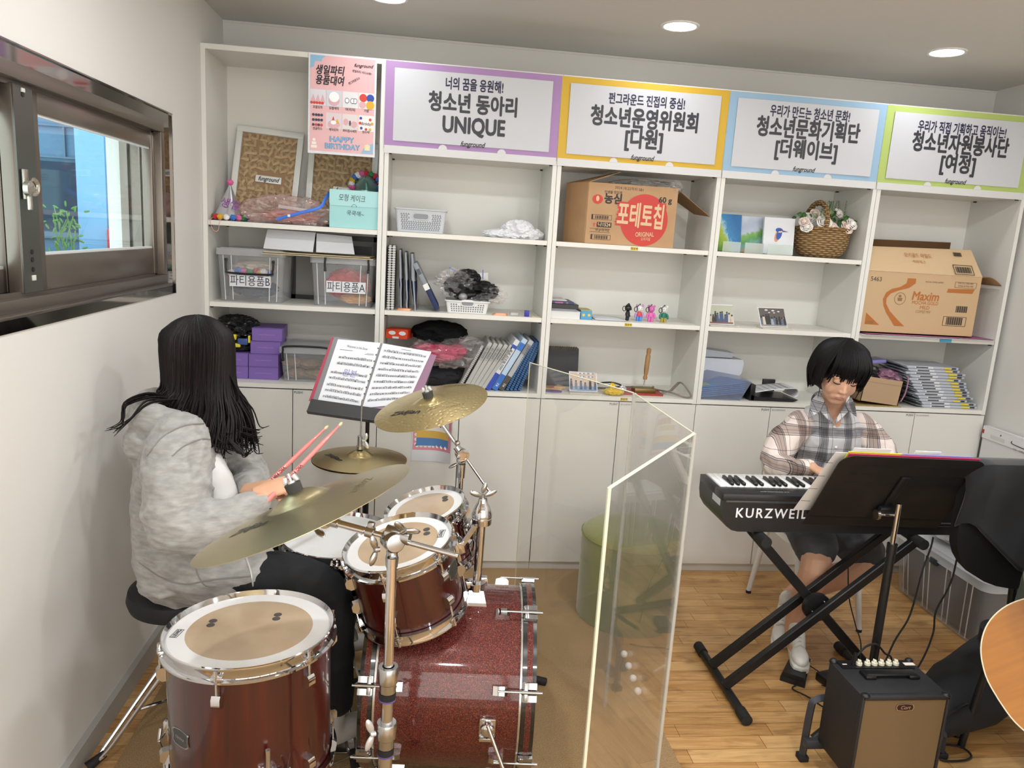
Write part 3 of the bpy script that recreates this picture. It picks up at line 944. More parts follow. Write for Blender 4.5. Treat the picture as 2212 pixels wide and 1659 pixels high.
# --- zip bag with pink things
c = PY(618, 440, .10)
b = MB(); crumple(b, (c.x, .11, S2 + .05), (.185, .085, .075), 4, .42, 2.0, sub=5, keepz=S2 + .0015)
t = thing('zip_bag', 'clear zip bag of pink party things with a blue seal', 'plastic bag', (c.x, .11, S2))
b.build('film', m_filmp, t)
b = MB()
zp = [PY(598, 474, .0), PY(640, 462, -.002), PY(690, 448, .01), PY(704, 428, .05), PY(712, 415, .09)]
b.tube(bez(zp), .0045, 8, flat=(1.6, .5)); b.build('zip_seal', mat('blue_seal', '#3f74d8', 0.35), t)
b = MB(); b.cbox(PY(624, 466, -.006), (.012, .009, .012), .002); b.build('zip_slider', m_white, t)
b = MB(); crumple(b, (c.x + .02, .12, S2 + .035), (.125, .055, .03), 9, .3, 2.5, sub=4, keepz=S2 + .004)
one(b, 'folded_cloth', mat('pink_tissue', '#c98d86', 0.8), 'folded pink cloth inside the clear zip bag', 'cloth')
b = MB(); b.cbox((c.x + .03, .12, S2 + .075), (.13, .06, .016), .003, Matrix.Rotation(.1, 3, 'Y'))
one(b, 'paper_packet', m_paper, 'white paper packet inside the clear zip bag', 'packet')
# --- mint gift box with a tuck flap
q0, q1 = PY(711, 480, .02), PY(817, 487, .02)
x0, x1, zt = q0.x, q1.x, PY(715, 408, .02).z
t = thing('gift_box', 'mint green carry box with handwritten Korean on its flap', 'box', ((x0 + x1) / 2, .09, S2))
m_mint = mat('mint_card', '#9fd3d4', 0.5)
b = MB(); b.box(x0, x1, .02, .16, S2, zt, 0.002, 1); b.build('body', m_mint, t)
b = MB(); zf = zt - .072
pts = [(x0, zt), (x0, zf + .012)] + [(x0 + .012 - .012 * math.cos(a * PI / 8), zf + .012 - .012 * math.sin(a * PI / 8)) for a in range(1, 5)] + [(x1 - .012 + .012 * math.sin(a * PI / 8), zf + .012 - .012 * math.cos(a * PI / 8)) for a in range(0, 5)] + [(x1, zt)]
b.prism([(x, z) for x, z in pts], 0, 0.002, T((0, .0195, 0), WALLROT)); b.build('flap', mat('mint_flap', '#aadadb', 0.45), t)
b = MB(); b.text('모형 케이크', .034, T(((x0 + x1) / 2 - .01, .0165, zt - .038), WALLROT @ Matrix.Rotation(-.03, 3, 'Z')), -0.012, .1, w=.12)
b.text('쿡쿡해~', .026, T(((x0 + x1) / 2 + .005, .0188, zt - .105), WALLROT @ Matrix.Rotation(-.05, 3, 'Z')), -0.012, .1, w=.08)
b.build('handwriting', mat('pen_dark', '#3a4448'), t)
b = MB(); b.tube([V(((x0 + x1) / 2 + .011 * math.cos(a * PI / 8), .0188, zf - .002 + .010 * math.sin(a * PI / 8))) for a in range(9)], .0016, 6); b.build('tuck_notch', mat('pen_dark'), t)
# --- cone hat lying behind the mint box
t = thing('party_hat', 'pompom-rimmed party hat lying behind the mint green box', 'party hat', (PY(790, 400, .22).x, .24, S2))
hc = PY(790, 398, .235)
b = MB(); b.lathe([(.062, 0), (.02, .07), (.003, .09)], T(hc + V((0, .05, -.005)), Matrix.Rotation(1.15, 3, 'X')), 24); b.build('cone', mat('teal_foil', '#8fb0a8', 0.25, 0.7), t)
for k in range(13):
 a = -.3 + (PI + .6) * k / 12
 pom(t, hc + V((.072 * math.cos(a), .035, .052 * math.sin(a))), .0145, (0, 1, 5, 0, 3, 4, 3, 5, 1, 0, 2, 1, 5)[k])
b = MB(); b.cyl((hc.x, .24, S2), (hc.x, .24, hc.z - .03), .05, seg=20); b.build('inner_hat', mat('teal_foil'), t)
# --- storage boxes with black handles
def tub(label, x0, x1, y0, y1, z0, z1, hand, text=None, hx=None):
 t = thing('storage_box', label, 'storage box', ((x0 + x1) / 2, (y0 + y1) / 2, z0))
 w, d = x1 - x0, y1 - y0
 cx, cy = (x0 + x1) / 2, (y0 + y1) / 2
 H = z1 - z0
 def ring(k, z): return [V((cx + px * k, cy + py * k, z)) for px, py in roundrect(w, d, .018, 4)]
 b = MB()
 ks = [(.90, z0 + .001), (.905, z0 + .006), (.985, z1 - .035)]
 n = len(ring(1, 0)); vs, fs = [], []
 for k, z in ks: vs += ring(k, z)
 for j in range(len(ks) - 1):
  for i in range(n): fs.append((j * n + i, j * n + (i + 1) % n, (j + 1) * n + (i + 1) % n, (j + 1) * n + i))
 fs.append(tuple(range(n - 1, -1, -1)))
 b.mesh(vs, fs); b.build('tub', m_tub, t)
 for fx in (.09, .21, .79, .91):                      # moulded ribs on the front
  xa = x0 + w * fx
  k0 = (xa - cx)
  b = MB(); b.tube([V((cx + k0 * .92, y0 + d * .045 - .0012, z0 + .008)), V((cx + k0 * .985, y0 + d * .006 - .0012, z1 - .036))], .0022, 6)
  b.build('rib', mat('rib_plastic', '#d5d8dc', 0.3), t)
 b = MB()
 pr = roundrect(w * 1.03, d * 1.03, .02, 4, cx, cy)
 b.prism(pr, z1 - .034, z1 - .004); b.prism(roundrect(w * .93, d * .93, .02, 4, cx, cy), z1 - .004, z1)
 b.build('lid', m_lid, t)
 hx0, hx1 = x0 + w * .24, x1 - w * .20
 if hx: hx0, hx1 = hx
 b = MB()
 if hand == 'up':
  path = [V((hx0, y0 - .010, z1 - .065)), V((hx0, y0 - .012, z1 - .02)), V((hx0 + .02, y0 - .011, z1 + .001)), V((hx1 - .02, y0 - .011, z1 + .001)), V((hx1, y0 - .012, z1 - .02)), V((hx1, y0 - .010, z1 - .065))]
 else:
  path = [V((hx0, y0 - .004, z1 - .055)), V((hx0 + .002, y0 - .011, z1 - .10)), V((hx0 + .02, y0 - .012, z1 - .115)), V((hx1 - .02, y0 - .012, z1 - .115)), V((hx1 - .002, y0 - .011, z1 - .10)), V((hx1, y0 - .004, z1 - .055))]
 b.tube(bez(path, 5), .0048, 8)
 b.cbox(path[0], (.012, .014, .012), .002); b.cbox(path[-1], (.012, .014, .012), .002)
 b.build('handle', m_blk, t)
 if text:
  zc = z0 + H * text[1]
  xa, xb = text[2], text[3]
  yy = y0 + .0 + d * .012
  b = MB(); b.box(xa, xb, yy - .008, yy - .0072, zc - .027, zc + .027)
  b.m(1).text(text[0], .052, T(((xa + xb) / 2, yy - .0088, zc - .002), WALLROT), 0.0, w=(xb - xa) * .96)
  b.build('paper_label', [m_paper, mat('navy_black', '#24263a')], t)
 return t
yb = .045
xa, xb = PY(474, 640, yb).x, PY(612, 655, yb).x
tub('clear storage box labelled B with its handle folded down', xa - .012, xb + .004, yb, .345, S1, PY(470, 533, yb).z, 'down', ('파티용품B', .40, PY(496, 600, yb).x, PY(585, 600, yb).x), (PY(489, 570, yb).x, PY(591, 575, yb).x))
xa2, xb2 = PY(672, 640, yb).x, min(PY(810, 655, yb).x, .762)
tub('clear storage box labelled A full of red things', xa2 - .004, xb2 + .005, yb, .345, S1, PY(690, 552, yb).z, 'up', ('파티용품A', .40, PY(705, 610, yb).x, PY(790, 620, yb).x), (PY(703, 580, yb).x, PY(796, 580, yb).x))
# what is inside them
random.seed(11)
b = MB(); crumple(b, (xa2 + .155, .20, S1 + .10), (.105, .095, .075), 3, .2, 2.4, keepz=S1 + .012)
one(b, 'party_garland', m_red, 'red tissue garland bundle inside storage box A', 'garland')
b = MB(); crumple(b, (xa2 + .20, .12, S1 + .035), (.07, .05, .024), 5, .3, 2, keepz=S1 + .012)
one(b, 'paper_fan', mat('yellow_orange_paper', '#d9a25c', 0.6), 'orange and yellow paper fan low inside storage box A', 'paper fan')
b = MB(); crumple(b, (xa + .13, .2, S1 + .055), (.10, .10, .042), 6, .3, 2.4, keepz=S1 + .012)
one(b, 'party_garland', mat('mixed_navy', '#39465c', 0.8), 'dark blue party garland at the bottom of storage box B', 'garland')
for k in range(16):
 c = V((xa + .05 + .17 * (k % 8) / 7 + random.uniform(-.01, .01), .085 + random.uniform(0, .02), S1 + .095 + random.uniform(0, .015) + (.035 if k > 7 else 0)))
 b = MB(); crumple(b, c, (.017,) * 3, k, .25, 6, sub=3, ridge=False)
 one(b, 'pompom', POM[(k * 5 + 3) % 6], 'small fuzzy pompom heaped inside storage box B', 'pompom', group='pompoms in storage box B')
b = MB(); crumple(b, (xa + .13, .21, S1 + .155), (.10, .09, .035), 8, .25, 2)
one(b, 'paper_plate_pack', mat('cream_paper', '#d8c6b4', 0.7), 'cream paper packs on top inside storage box B', 'paper pack')
# --- folders and a folded white board lying across the boxes
zb = PY(700, 550, .10).z
t = thing('document_folder', 'manila folders lying across both storage boxes', 'folder', (PY(690, 545, .1).x, .15, zb))
fa, fb = PY(566, 545, .02), PY(806, 556, .02)
for k in range(3):
 b = MB()
 z = PY(566, 545, .02).z + .0 + .004 * k
 b.prism([(fa.x + .004 * k, .015), (fb.x - .008 * k, .02), (fb.x - .004, .24), (fa.x + .01, .24)], z - .006, z - .003)
 b.build('sheet', [mat('manila', '#cdbf9a', 0.6), mat('brown_cover', '#6d5a48', 0.6), mat('manila')][k], t)
zt = fa.z + .003
wb = thing('white_board_stand', 'folded white card stand lying on the manila folders', 'card stand', (PY(665, 530, .08).x, .1, zt))
p = [PY(569, 537, .035), PY(676, 545, .03), PY(682, 503, .12), PY(578, 496, .12), PY(683, 545, .035), PY(766, 550, .03), PY(760, 512, .12), PY(684, 505, .12)]
def slab(b, q, th, up=(0, 0, 1)):
 n = (q[1] - q[0]).cross(q[2] - q[0]).normalized()
 b.mesh([v for v in q] + [v + n * th for v in q], [(3, 2, 1, 0), (4, 5, 6, 7), (0, 1, 5, 4), (1, 2, 6, 5), (2, 3, 7, 6), (3, 0, 4, 7)])
b = MB(); slab(b, p[:4], .003); b.build('panel', m_paper, wb)
b = MB(); slab(b, p[4:], .003); b.build('panel', m_paper, wb)
# --- black framed picture standing behind the boxes
b = MB()
fx0, fx1, fz1 = PY(629, 600, .35).x, PY(818, 600, .35).x - .0, PY(800, 512, .35).z
t = thing('picture_frame', 'large black picture frame standing behind the storage boxes', 'picture frame', ((fx0 + fx1) / 2, .355, S1))
for a in ((fx0, fx0 + .022, S1, fz1), (fx0, fx1, S1, S1 + .022), (fx1 - .03, fx1, S1, fz1), (fx0, fx1, fz1 - .025, fz1)):
 b.box(a[0], a[1], .349, .364, a[2], a[3])
b.build('frame', m_blk, t)
b = MB(); b.box(fx0 + .022, fx1 - .03, .358, .363, S1 + .022, fz1 - .025); b.m(1).box(fx1 - .22, fx1 - .04, .355, .358, S1 + .06, fz1 - .05)
b.build('picture', [mat('picture_grey', '#8d8c88', 0.5), mat('picture_dark', '#33353a', 0.4)], t)
# --- purple cartons
m_pur = mat('purple_card', '#7d62ad', 0.5)
def carton(x0, x1, y0, z0, h, lab, d=.20, rz=0):
 t = thing('carton', lab, 'box', ((x0 + x1) / 2, y0 + d / 2, z0), rz, 'purple cartons')
 b = MB(); w = x1 - x0
 b.box(-w / 2, w / 2, -d / 2, d / 2, 0, h, .0015, 1); b.build('box_body', m_pur, t, local=True)
 b = MB(); b.text('www.ubtobu.co.kr', .008, T((0, -d / 2 - .0007, h * .5), WALLROT), w=w * .55); b.build('lettering', mat('pale_purple_print', '#a995cd'), t, local=True)
 b = MB(); b.box(-w / 2 + .001, w / 2 - .001, -d / 2 - .0004, -d / 2, h * .93, h * .935 + .001); b.build('lid_seam', mat('seam_purple', '#55407e'), t, local=True)
hh = .0625
xl = [PY(537, 800, .09).x, PY(601, 800, .09).x]
wq = xl[1] - xl[0]
carton(xl[0], xl[1], .09, SC, hh, 'bottom purple carton of the stack of four, beside the clear box')
carton(xl[0], xl[1], .09, SC + hh + .0005, hh, 'second purple carton from the bottom of the stack of four')
carton(xl[0] + .006, xl[1] + .006, .092, SC + 2 * hh + .001, hh, 'third purple carton from the bottom of the stack of four', rz=.03)
carton(xl[0] + .012, xl[1] + .013, .088, SC + 3 * hh + .0015, hh, 'topmost purple carton of the stack of four', rz=.05)
carton(xl[0] - wq - .003, xl[0] - .003, .09, SC, hh, 'bottom purple carton partly hidden behind the drummer\'s hair')
carton(xl[0] - wq - .003, xl[0] - .003, .09, SC + hh + .0005, hh, 'purple carton under the yellow and black bag by the hair')
b = MB(); zb2 = SC + 2 * hh + .002
c = PY(508, 735, .13)
crumple(b, (c.x - .01, .16, zb2 + .028), (.085, .06, .034), 2, .3, 2.4, keepz=zb2)
t = thing('glove_pack', 'yellow, blue and black glove pack on the purple cartons', 'pack', (c.x, .16, zb2))
b.build('film_bag', mat('dark_gloss_film', '#2b2c2e', 0.25), t)
for u, v, w_, h_, cc, nm in ((502, 728, .035, .026, '#e0d32c', 'yellow_tag'), (524, 738, .045, .03, '#3d5590', 'blue_tag'), (512, 746, .03, .018, '#d8cc30', 'yellow_tag'), (538, 733, .010, .035, '#e0d32c', 'yellow_tag')):
 q = PY(u, v, .088); b = MB(); b.cbox((q.x, .094, q.z), (w_, .02, h_), .003); b.build(nm, mat(nm + cc[1:], cc, 0.35), t)
b = MB(); crumple(b, (PY(510, 703, .16).x, .18, zb2 + .115), (.10, .09, .055), 7, .3, 2.0, sub=5, keepz=zb2 + .058)
one(b, 'plastic_bag', mat('black_film', '#26272a', 0.22), 'black plastic bag heaped above the glove pack', 'plastic bag')
# --- clear lidded box with brown cloth inside
xa, xb = PY(604, 800, .06).x, PY(604, 800, .06).x + .33
tub('low clear storage box with brown contents beside the purple cartons', xa, xb, .055, .33, SC, PY(600, 752, .055).z + .012, 'up', None, (PY(612, 780, .055).x, PY(612, 780, .055).x + .22))
for k, (u, v) in enumerate(((632, 783), (672, 786), (640, 806), (680, 808))):
 q = PY(u, v, .13); b = MB(); crumple(b, (q.x, .15, max(q.z, SC + .03)), (.055, .06, .024), 20 + k, .2, 2.0, keepz=SC + .007)
 one(b, 'cloth_pouch', mat('brown_pouch', '#8b6f55', 0.8), 'soft brown pouch inside the low clear box', 'pouch', group='brown pouches in the low clear box')
b = MB(); b.prism(roundrect(.17, .20, .03, 5, .70, .22), SC, SC + .13)
one(b, 'hard_case', mat('olive_case', '#8a8a80', 0.5), 'grey olive hard case behind the open music binder', 'case')
# ---------------------------------------------------------------- second bookcase
def basket(label, x0, x1, y0, y1, z0, z1, m, rows, cols, hole, handle, name='basket'):
 t = thing(name, label, 'basket', ((x0 + x1) / 2, (y0 + y1) / 2, z0))
 cx, cy, w, d = (x0 + x1) / 2, (y0 + y1) / 2, x1 - x0, y1 - y0
 b = MB(); k = .90
 fr = lambda fx, fz, off=0: V((cx + (fx - .5) * w * (k + (1 - k) * fz), y0 + d * (1 - k) / 2 * (1 - fz) - off, z0 + (z1 - z0) * fz))
 def ring(kk, z): return [V((cx + px * kk, cy + py * kk, z)) for px, py in roundrect(w, d, .012, 3)]
 n = len(ring(1, 0)); vs = ring(k, z0 + .001) + ring(1, z1) + ring(.975, z1) + ring(k - .03, z0 + .006)
 fs = [(j * n + i, j * n + (i + 1) % n, (j + 1) * n + (i + 1) % n, (j + 1) * n + i) for j in range(3) for i in range(n)]
 fs += [tuple(range(n - 1, -1, -1)), tuple(3 * n + i for i in range(n))]
 b.mesh(vs, fs)
 b.prism(roundrect(w * 1.05, d * 1.05, .014, 3, cx, cy), z1 - .006, z1 + .000) if False else b.tube([V((px, py, z1)) for px, py in roundrect(w * 1.02, d * 1.02, .014, 4, cx, cy)], .004, 6, closed=True)
 b.build('tub', m, t)
 b = MB()
 for j in range(rows):
  for i in range(cols):
   fx, fz = .09 + .82 * (i + .5 + (.25 if hole == 'y' and j % 2 else 0)) / cols, .10 + .72 * (j + .5) / rows
   if fz > handle[1] - .16 and abs(fx - .5) < handle[0]: continue
   q = fr(fx, fz, .0004)
   if hole == 'y':
    for a in (90, 210, 330):
     e = V((math.cos(R(a)), 0, math.sin(R(a)))) * .0052
     b.tube([q, q + e], .0011, 4)
   else: b.cbox(q, (.0062, .001, .0062))
 b.build('hole_pattern', mat('hole_dark', '#77797f' if hole == 'y' else '#2c2b2a', 0.8), t)
 q = fr(.5, handle[1], .001)
 b = MB(); pr = roundrect(w * handle[0] * 1.35, .028, .0135, 5)
 b.tube([q + V((px, 0, pz)) for px, pz in pr], .003, 6, closed=True)
 b.build('handle', m, t)
 b = MB(); b.prism(roundrect(w * handle[0] * 1.3, .025, .012, 5), 0, .0012, T(q, WALLROT)); b.build('handle_opening', mat('hole_shade', '#8f9196' if hole == 'y' else '#1e1e1f', 0.8), t)
 return t
m_gb = mat('pale_grey_plastic', '#c3c7cd', 0.45)
basket('pale grey woven-look plastic basket with a handle slot', PY(852, 500, .05).x, PY(963, 500, .05).x, .05, .27, S2, PY(850, 449, .05).z, m_gb, 9, 17, 'y', (.23, .70))
b = MB(); c = PY(1112, 505, .10)
crumple(b, (c.x + .015, .11, S2 + .038), (.075, .06, .048), 12, .35, 1.8, sub=5, keepz=S2 + .001)
crumple(b, (c.x - .075, .10, S2 + .018), (.075, .05, .022), 15, .35, 1.8, keepz=S2 + .001)
crumple(b, (c.x + .085, .11, S2 + .024), (.055, .05, .03), 17, .3, 1.8, keepz=S2 + .001)
t = one(b, 'plastic_bag', mat('white_film_bag', '#e3e4e8', 0.35), 'crumpled white plastic bag on the upper shelf beside the grey basket', 'plastic bag')
# spiral books and grey zip pouches
for k, u in enumerate((841, 849)):
 x = PY(u, 600, .02).x
 t = thing('spiral_notebook', ('leftmost' if k == 0 else 'second') + ' white spiral notebook standing at the left end of the shelf', 'notebook', (x, .12, S1), group='upright white spiral notebooks')
 b = MB(); b.box(x - .006, x + .006, .025, .245, S1, S1 + .305, .001, 1); b.build('cover', mat('grey_white_cover', '#b9bab6', 0.5), t)
 b = MB()
 for j in range(26): b.tube([V((x + .0075 * math.cos(a * PI / 5), .018 + .0075 * math.sin(a * PI / 5), S1 + .012 + j * .0113)) for a in range(10)], .0021, 5, closed=True)
 b.build('spiral_binding', m_white, t)
m_pg = mat('grey_mesh_pouch', '#8d939b', 0.55); m_nv = mat('navy_cloth', '#23305a', 0.7)
def pouch(label, P0, top, hz, lean, thick, seed, y=.05):
 """upright flat zip pouch: grey upper part, navy lower part"""
 x = P0
 t = thing('document_pouch', label, 'pouch', (x, .16, S1), group='grey and navy zip pouches')
 L = .22
 def f(u, v, side):
  z = hz * v
  bul = thick * math.sin(PI * min(1, .15 + .85 * (1 - v))) * (0.4 + .6 * math.sin(PI * u))
  w = .003 * mnoise.noise(V((u * 5, v * 6, seed)))
  xx = x + lean * v * hz + side * (bul + .002) + w
  return V((xx, y + L * u - .02 * math.sin(PI * v) * 0, S1 + .001 + z * math.cos(lean * .6)))
 for nm, v0, v1, mm in (('lower_part', 0, .52, m_nv), ('upper_part', .52, 1, m_pg)):
  b = MB()
  for s_ in (-1, 1): b.grid(lambda u, v: f(u, v0 + (v1 - v0) * v, s_), 8, 12)
  n = 12
  for uu in (0, 1): b.grid(lambda u, v: f(uu, v0 + (v1 - v0) * v, -1 + 2 * u), 2, n)
  b.build(nm, mm, t, weld=.0004)
 b = MB(); b.tube([f(0, v / 14, 0) + V((0, -.002, 0)) for v in range(15)], .0032, 6); b.build('piping', mat('light_grey_piping', '#a9aeb4', 0.5), t)
pouch('grey navy zip pouch standing next to the spiral notebooks', PY(867, 660, .06).x, 0, .285, -.05, .008, 1)
pouch('grey navy zip pouch, second in the upright row of three', PY(880, 660, .06).x, 0, .275, -.06, .009, 2)
pouch('grey navy zip pouch, thickest and rightmost of the upright three', PY(897, 660, .05).x, 0, .27, -.09, .014, 3)
# leaning pouch
pA, pB = PY(952, 668, .05), PY(908, 578, .05)
Rm = Matrix.Rotation(math.atan2(pB.x - pA.x, pB.z - pA.z), 3, 'Y')
t = thing('document_pouch', 'grey and navy zip pouch leaning diagonally beside the white basket', 'pouch', (pA.x, .15, S1))
M = T((pA.x - .016, .15, S1 + .012), Rm)
for nm, z0, z1, mm in (('lower_part', 0, .12, m_nv), ('upper_part', .12, .245, m_pg)):
 b = MB(M); b.box(-.012, .012, -.11, .10, z0, z1, .006, 2); b.build(nm, mm, t)
b = MB(M); b.box(-.0126, .0126, -.1115, -.109, .105, .135); b.build('care_tag', m_white, t)
b = MB(M); b.cbox((-.0, -.1112, .2), (.016, .001, .028)); b.build('dark_label', mat('dark_label', '#50545a'), t)
# white basket full of bagged microphones
xa, xb = PY(962, 670, .03).x, PY(1056, 670, .03).x
bk = basket('small white perforated basket full of bagged black gear', xa, xb, .03, .20, S1, PY(960, 649, .03).z, m_white, 4, 14, 's', (.22, .86))
zt = PY(960, 649, .03).z
for k, (u, v, r, s_) in enumerate(((1000, 620, (.085, .07, .055), 1), (1040, 628, (.08, .07, .045), 2), (1010, 600, (.06, .05, .04), 3))):
 q = PY(u, v, .11); b = MB(); crumple(b, (q.x, .115, max(q.z, zt + .0)), r, 30 + k, .3, 2.1)
 one(b, 'cable_bundle', mat('black_rubber', '#17181a', 0.45), ['black cable bundle in the white basket, left side', 'black cable bundle in the white basket, right side', 'black cable bundle on top of the heap in the white basket'][k], 'cable')
t = thing('microphone', 'microphone with a silver round head lying in the white basket', 'microphone', (PY(1000, 640, .05).x, .06, zt - .01))
q = PY(1000, 641, .04)
b = MB(); b.sphere(q, (.022, .02, .018), 16, 10); b.build('grille', mat('mic_grille', '#9b9d9f', 0.5, .5), t)
b = MB(); b.cyl(q + V((.012, .01, .004)), q + V((.12, .05, .02)), .016, .011); b.build('handle', m_blk, t)
for k, (u, v, r, s_) in enumerate(((985, 612, (.09, .055, .06), 3), (1045, 640, (.10, .05, .045), 6))):
 q = PY(u, v, .09); b = MB(); crumple(b, (q.x, .10, max(q.z, zt + .03)), r, s_ + 40, .55, 1.7, sub=5)
 one(b, 'zip_bag', m_film, ['clear zip bag standing at the left of the white basket', 'clear zip bag hanging over the right of the white basket'][k], 'plastic bag')
for k, (u, v, a) in enumerate(((968, 602, -.2), (978, 588, .45), (1043, 598, -.05))):
 q = PY(u, v, .16); b = MB(); t = thing('zip_bag', ['small zip bag corner with a blue seal, left in the heap', 'small zip bag with a slanting blue seal at the top of the heap', 'small zip bag with a blue seal at the right of the heap'][k], 'plastic bag', (q.x, .16, zt))
 Rm = Matrix.Rotation(a, 3, 'Y')
 b.cbox(q + V((0, 0, -.02)), (.055, .002, .08), 0, Rm); b.build('film', m_film, t)
 b = MB(); b.cbox(q + Rm @ V((0, -.003, .012)), (.05 if k == 1 else .005, .002, .006 if k == 1 else .045), 0, Rm); b.build('zip_seal', mat('blue_seal'), t)
m_cop = mat('copper_foil', '#d69f80', 0.3, .5)
for k, (u, v, w_, lab) in enumerate(((872, 668, .075, 'rose gold flat case lying in front of the grey pouches'), (1080, 682, .075, 'rose gold flat case lying right of the white basket'))):
 q = PY(u, v, .02); b = MB(); b.prism(roundrect(w_, .03, .012, 4, q.x, .035), S1, S1 + .006); b.prism(roundrect(w_ * .9, .03, .012, 4, q.x + .004, .037), S1 + .0062, S1 + .011)
 one(b, 'flat_case', m_cop, lab, 'case', group='rose gold flat cases')
q = PY(1112, 681, .03)
b = MB(); b.box(q.x - .022, q.x + .02, .02, .07, S1, S1 + .018, .002); one(b, 'small_case', m_film, 'tiny clear case beside the blue tag box', 'case')
q = PY(1138, 675, .04)
b = MB(); b.box(q.x - .011, q.x + .011, .03, .05, S1, S1 + .030, .001); one(b, 'tag_box', mat('royal_blue', '#2b2f9a', 0.4), 'tiny royal blue box at the right end of the shelf', 'box')
b = MB(); q = PY(1155, 684, .03); b.prism([(q.x - .012, .02), (q.x + .03, .03), (q.x + .02, .07)], S1, S1 + .004); one(b, 'paper_scrap', mat('tan_paper', '#c9b592'), 'tan paper scrap at the right end of the shelf', 'paper')
# lowest shelf of the second bookcase
q0, q1 = PY(838, 728, .10), PY(868, 735, .10)
zz = q0.z - .012
b = MB(); crumple(b, (q0.x + .115, .20, SC + .055), (.095, .11, .08), 50, .15, 2.0, keepz=SC + .001)
one(b, 'folded_cloth', mat('dark_grey_cloth', '#242326', 0.9), 'dark cloth heap under the red box, behind the binder', 'cloth')
t = thing('snack_box', 'small orange red box lying on the dark cloth heap', 'box', (q0.x + .05, .15, PY(850, 733, .1).z))
Mz = T((q0.x + .052, .145, PY(850, 731, .1).z + .022), Matrix.Rotation(-.25, 3, 'Z'))
b = MB(Mz); b.box(-.055, .055, -.045, .045, -.024, .024, .002, 1); b.build('box_body', mat('orange_red_card', '#d5431f', 0.45), t)
b = MB(Mz)
for x in (-.022, .03):
 b.m(0).flat([(.018 * math.cos(a * PI / 8) + x, .010 * math.sin(a * PI / 8)) for a in range(16)], T((0, -.0456, .005), WALLROT))
b.box(-.02, .012, -.0462, -.0455, -.022, -.012); b.build('printed_label', m_paper, t)
b = MB(); c = PY(950, 715, .14); crumple(b, (c.x, .17, c.z - .012), (.135, .12, .058), 52, .2, 1.8)
one(b, 'folded_cloth', m_blackc, 'black cloth bundle stuffed under the shelf, second bookcase', 'cloth')
b = MB(); c = PY(950, 760, .12); crumple(b, (c.x, .15, c.z), (.13, .10, .05), 53, .25, 2.2)
one(b, 'folded_cloth', m_pinkc, 'bright pink cloth folded under the black bundle', 'cloth')
b = MB(); c = PY(965, 760, .08); crumple(b, (c.x + .02, .12, c.z + .0), (.17, .10, .075), 54, .45, 1.8, sub=5)
one(b, 'plastic_bag', m_film, 'clear crackly bag round the bright pink cloth', 'plastic bag')
b = MB(); c = PY(940, 815, .12); crumple(b, (c.x + .02, .17, SC + .045), (.17, .11, .055), 55, .15, 2.0, keepz=SC + .001)
one(b, 'folded_cloth', mat('navy_black_cloth', '#17171d', 0.85), 'dark navy clothes at the bottom under the pink cloth', 'cloth')
# leaning binders: drawn on the front plane, base on the counter shelf
def binder(label, ub, ut, vt, thick_px, col, spine=None, y0=.03, depth=.24, name='binder', spiral=False, group=None, letter=None):
 A = PZ(ub, 838, SC); A = PY(ub, 836, y0); B = PY(ut, vt, y0)
 ang = math.atan2(B.x - A.x, B.z - SC)
 th = thick_px / 440.0 * math.cos(ang) * 0.97
 L = math.hypot(B.x - A.x, B.z - SC)
 t = thing(name, label, 'binder', (A.x, y0 + depth / 2, SC), group=group)
 M = T((A.x, y0, SC + .0006), Matrix.Rotation(ang, 3, 'Y'))
 b = MB(M); b.box(0, th, 0, depth, th * math.tan(ang) * 0 + .0, L, .002, 1); b.M = Matrix.Identity(4)
 for v in b.bm.verts: pass
 # lower front corner rests on the shelf: shift along the lean so nothing dips below it
 low = min(v.co.z for v in b.bm.verts)
 for v in b.bm.verts: v.co.z += SC + .0004 - low
 sh = SC + .0004 - low
 M = Matrix.Translation((0, 0, sh)) @ M
 b.build('cover', col, t)
 if spine:
  for i, (a0, a1, mm) in enumerate(spine):
   b = MB(M); b.box(.0008, th - .0008, -.0008, .001, L * a0, L * a1); b.build('spine_band', mm, t)
 if letter:
  b = MB(M @ T((th / 2, -.0014, L * letter[1]), WALLROT @ Matrix.Rotation(PI / 2, 3, 'Z'))); b.text(letter[0], th * .55, T((0, 0, 0)), .02, w=L * letter[2]); b.build('spine_lettering', letter[3], t)
 if spiral:
  b = MB(M)
  for j in range(24): b.tube([V((th / 2 + .0065 * math.cos(a * PI / 5), -.004 + .0065 * math.sin(a * PI / 5), .01 + j * (L - .02) / 24)) for a in range(10)], .0017, 5, closed=True)
  b.build('spiral_binding', spiral, t)
 return t
m_gbn = mat('grey_white_binder', '#b3b3b0', 0.45); m_gbn2 = mat('binder_label_grey', '#a3a39f', 0.5)
binder('spiral-bound book leaning leftmost in the row of binders', 988, 1040, 748, 7, mat('spiral_cover', '#a9a9a6', 0.5), spiral=mat('wire_white', '#d0d0cf', 0.4))
LB = ['grey white binder, first of five after the spiral book', 'grey white binder, second of five, leaning', 'grey white binder in the middle of the five', 'grey white binder, fourth of the leaning five', 'grey white binder, last of five, beside the blue striped one']
for k in range(5):
 binder(LB[k], 1000 + 9.6 * k, 1056 + 11.5 * k, 742 + 1.5 * k, 10.5, m_gbn, [(.62, .93, m_gbn2)], letter=('문화재생 사업', .78, .22, mat('grey_print')), group='grey white binders')
m_bb = mat('binder_blue', '#2a49b0', 0.4); m_lb = mat('binder_pale_blue', '#b7cbe0', 0.4)
binder('white and royal blue binder with Korean spine lettering', 1049, 1114, 737, 13, mat('binder_white', '#d6d9de', .4), [(0, .33, m_bb), (.84, .9, m_bb)], letter=('2022 청소년 운영', .6, .4, m_ink))
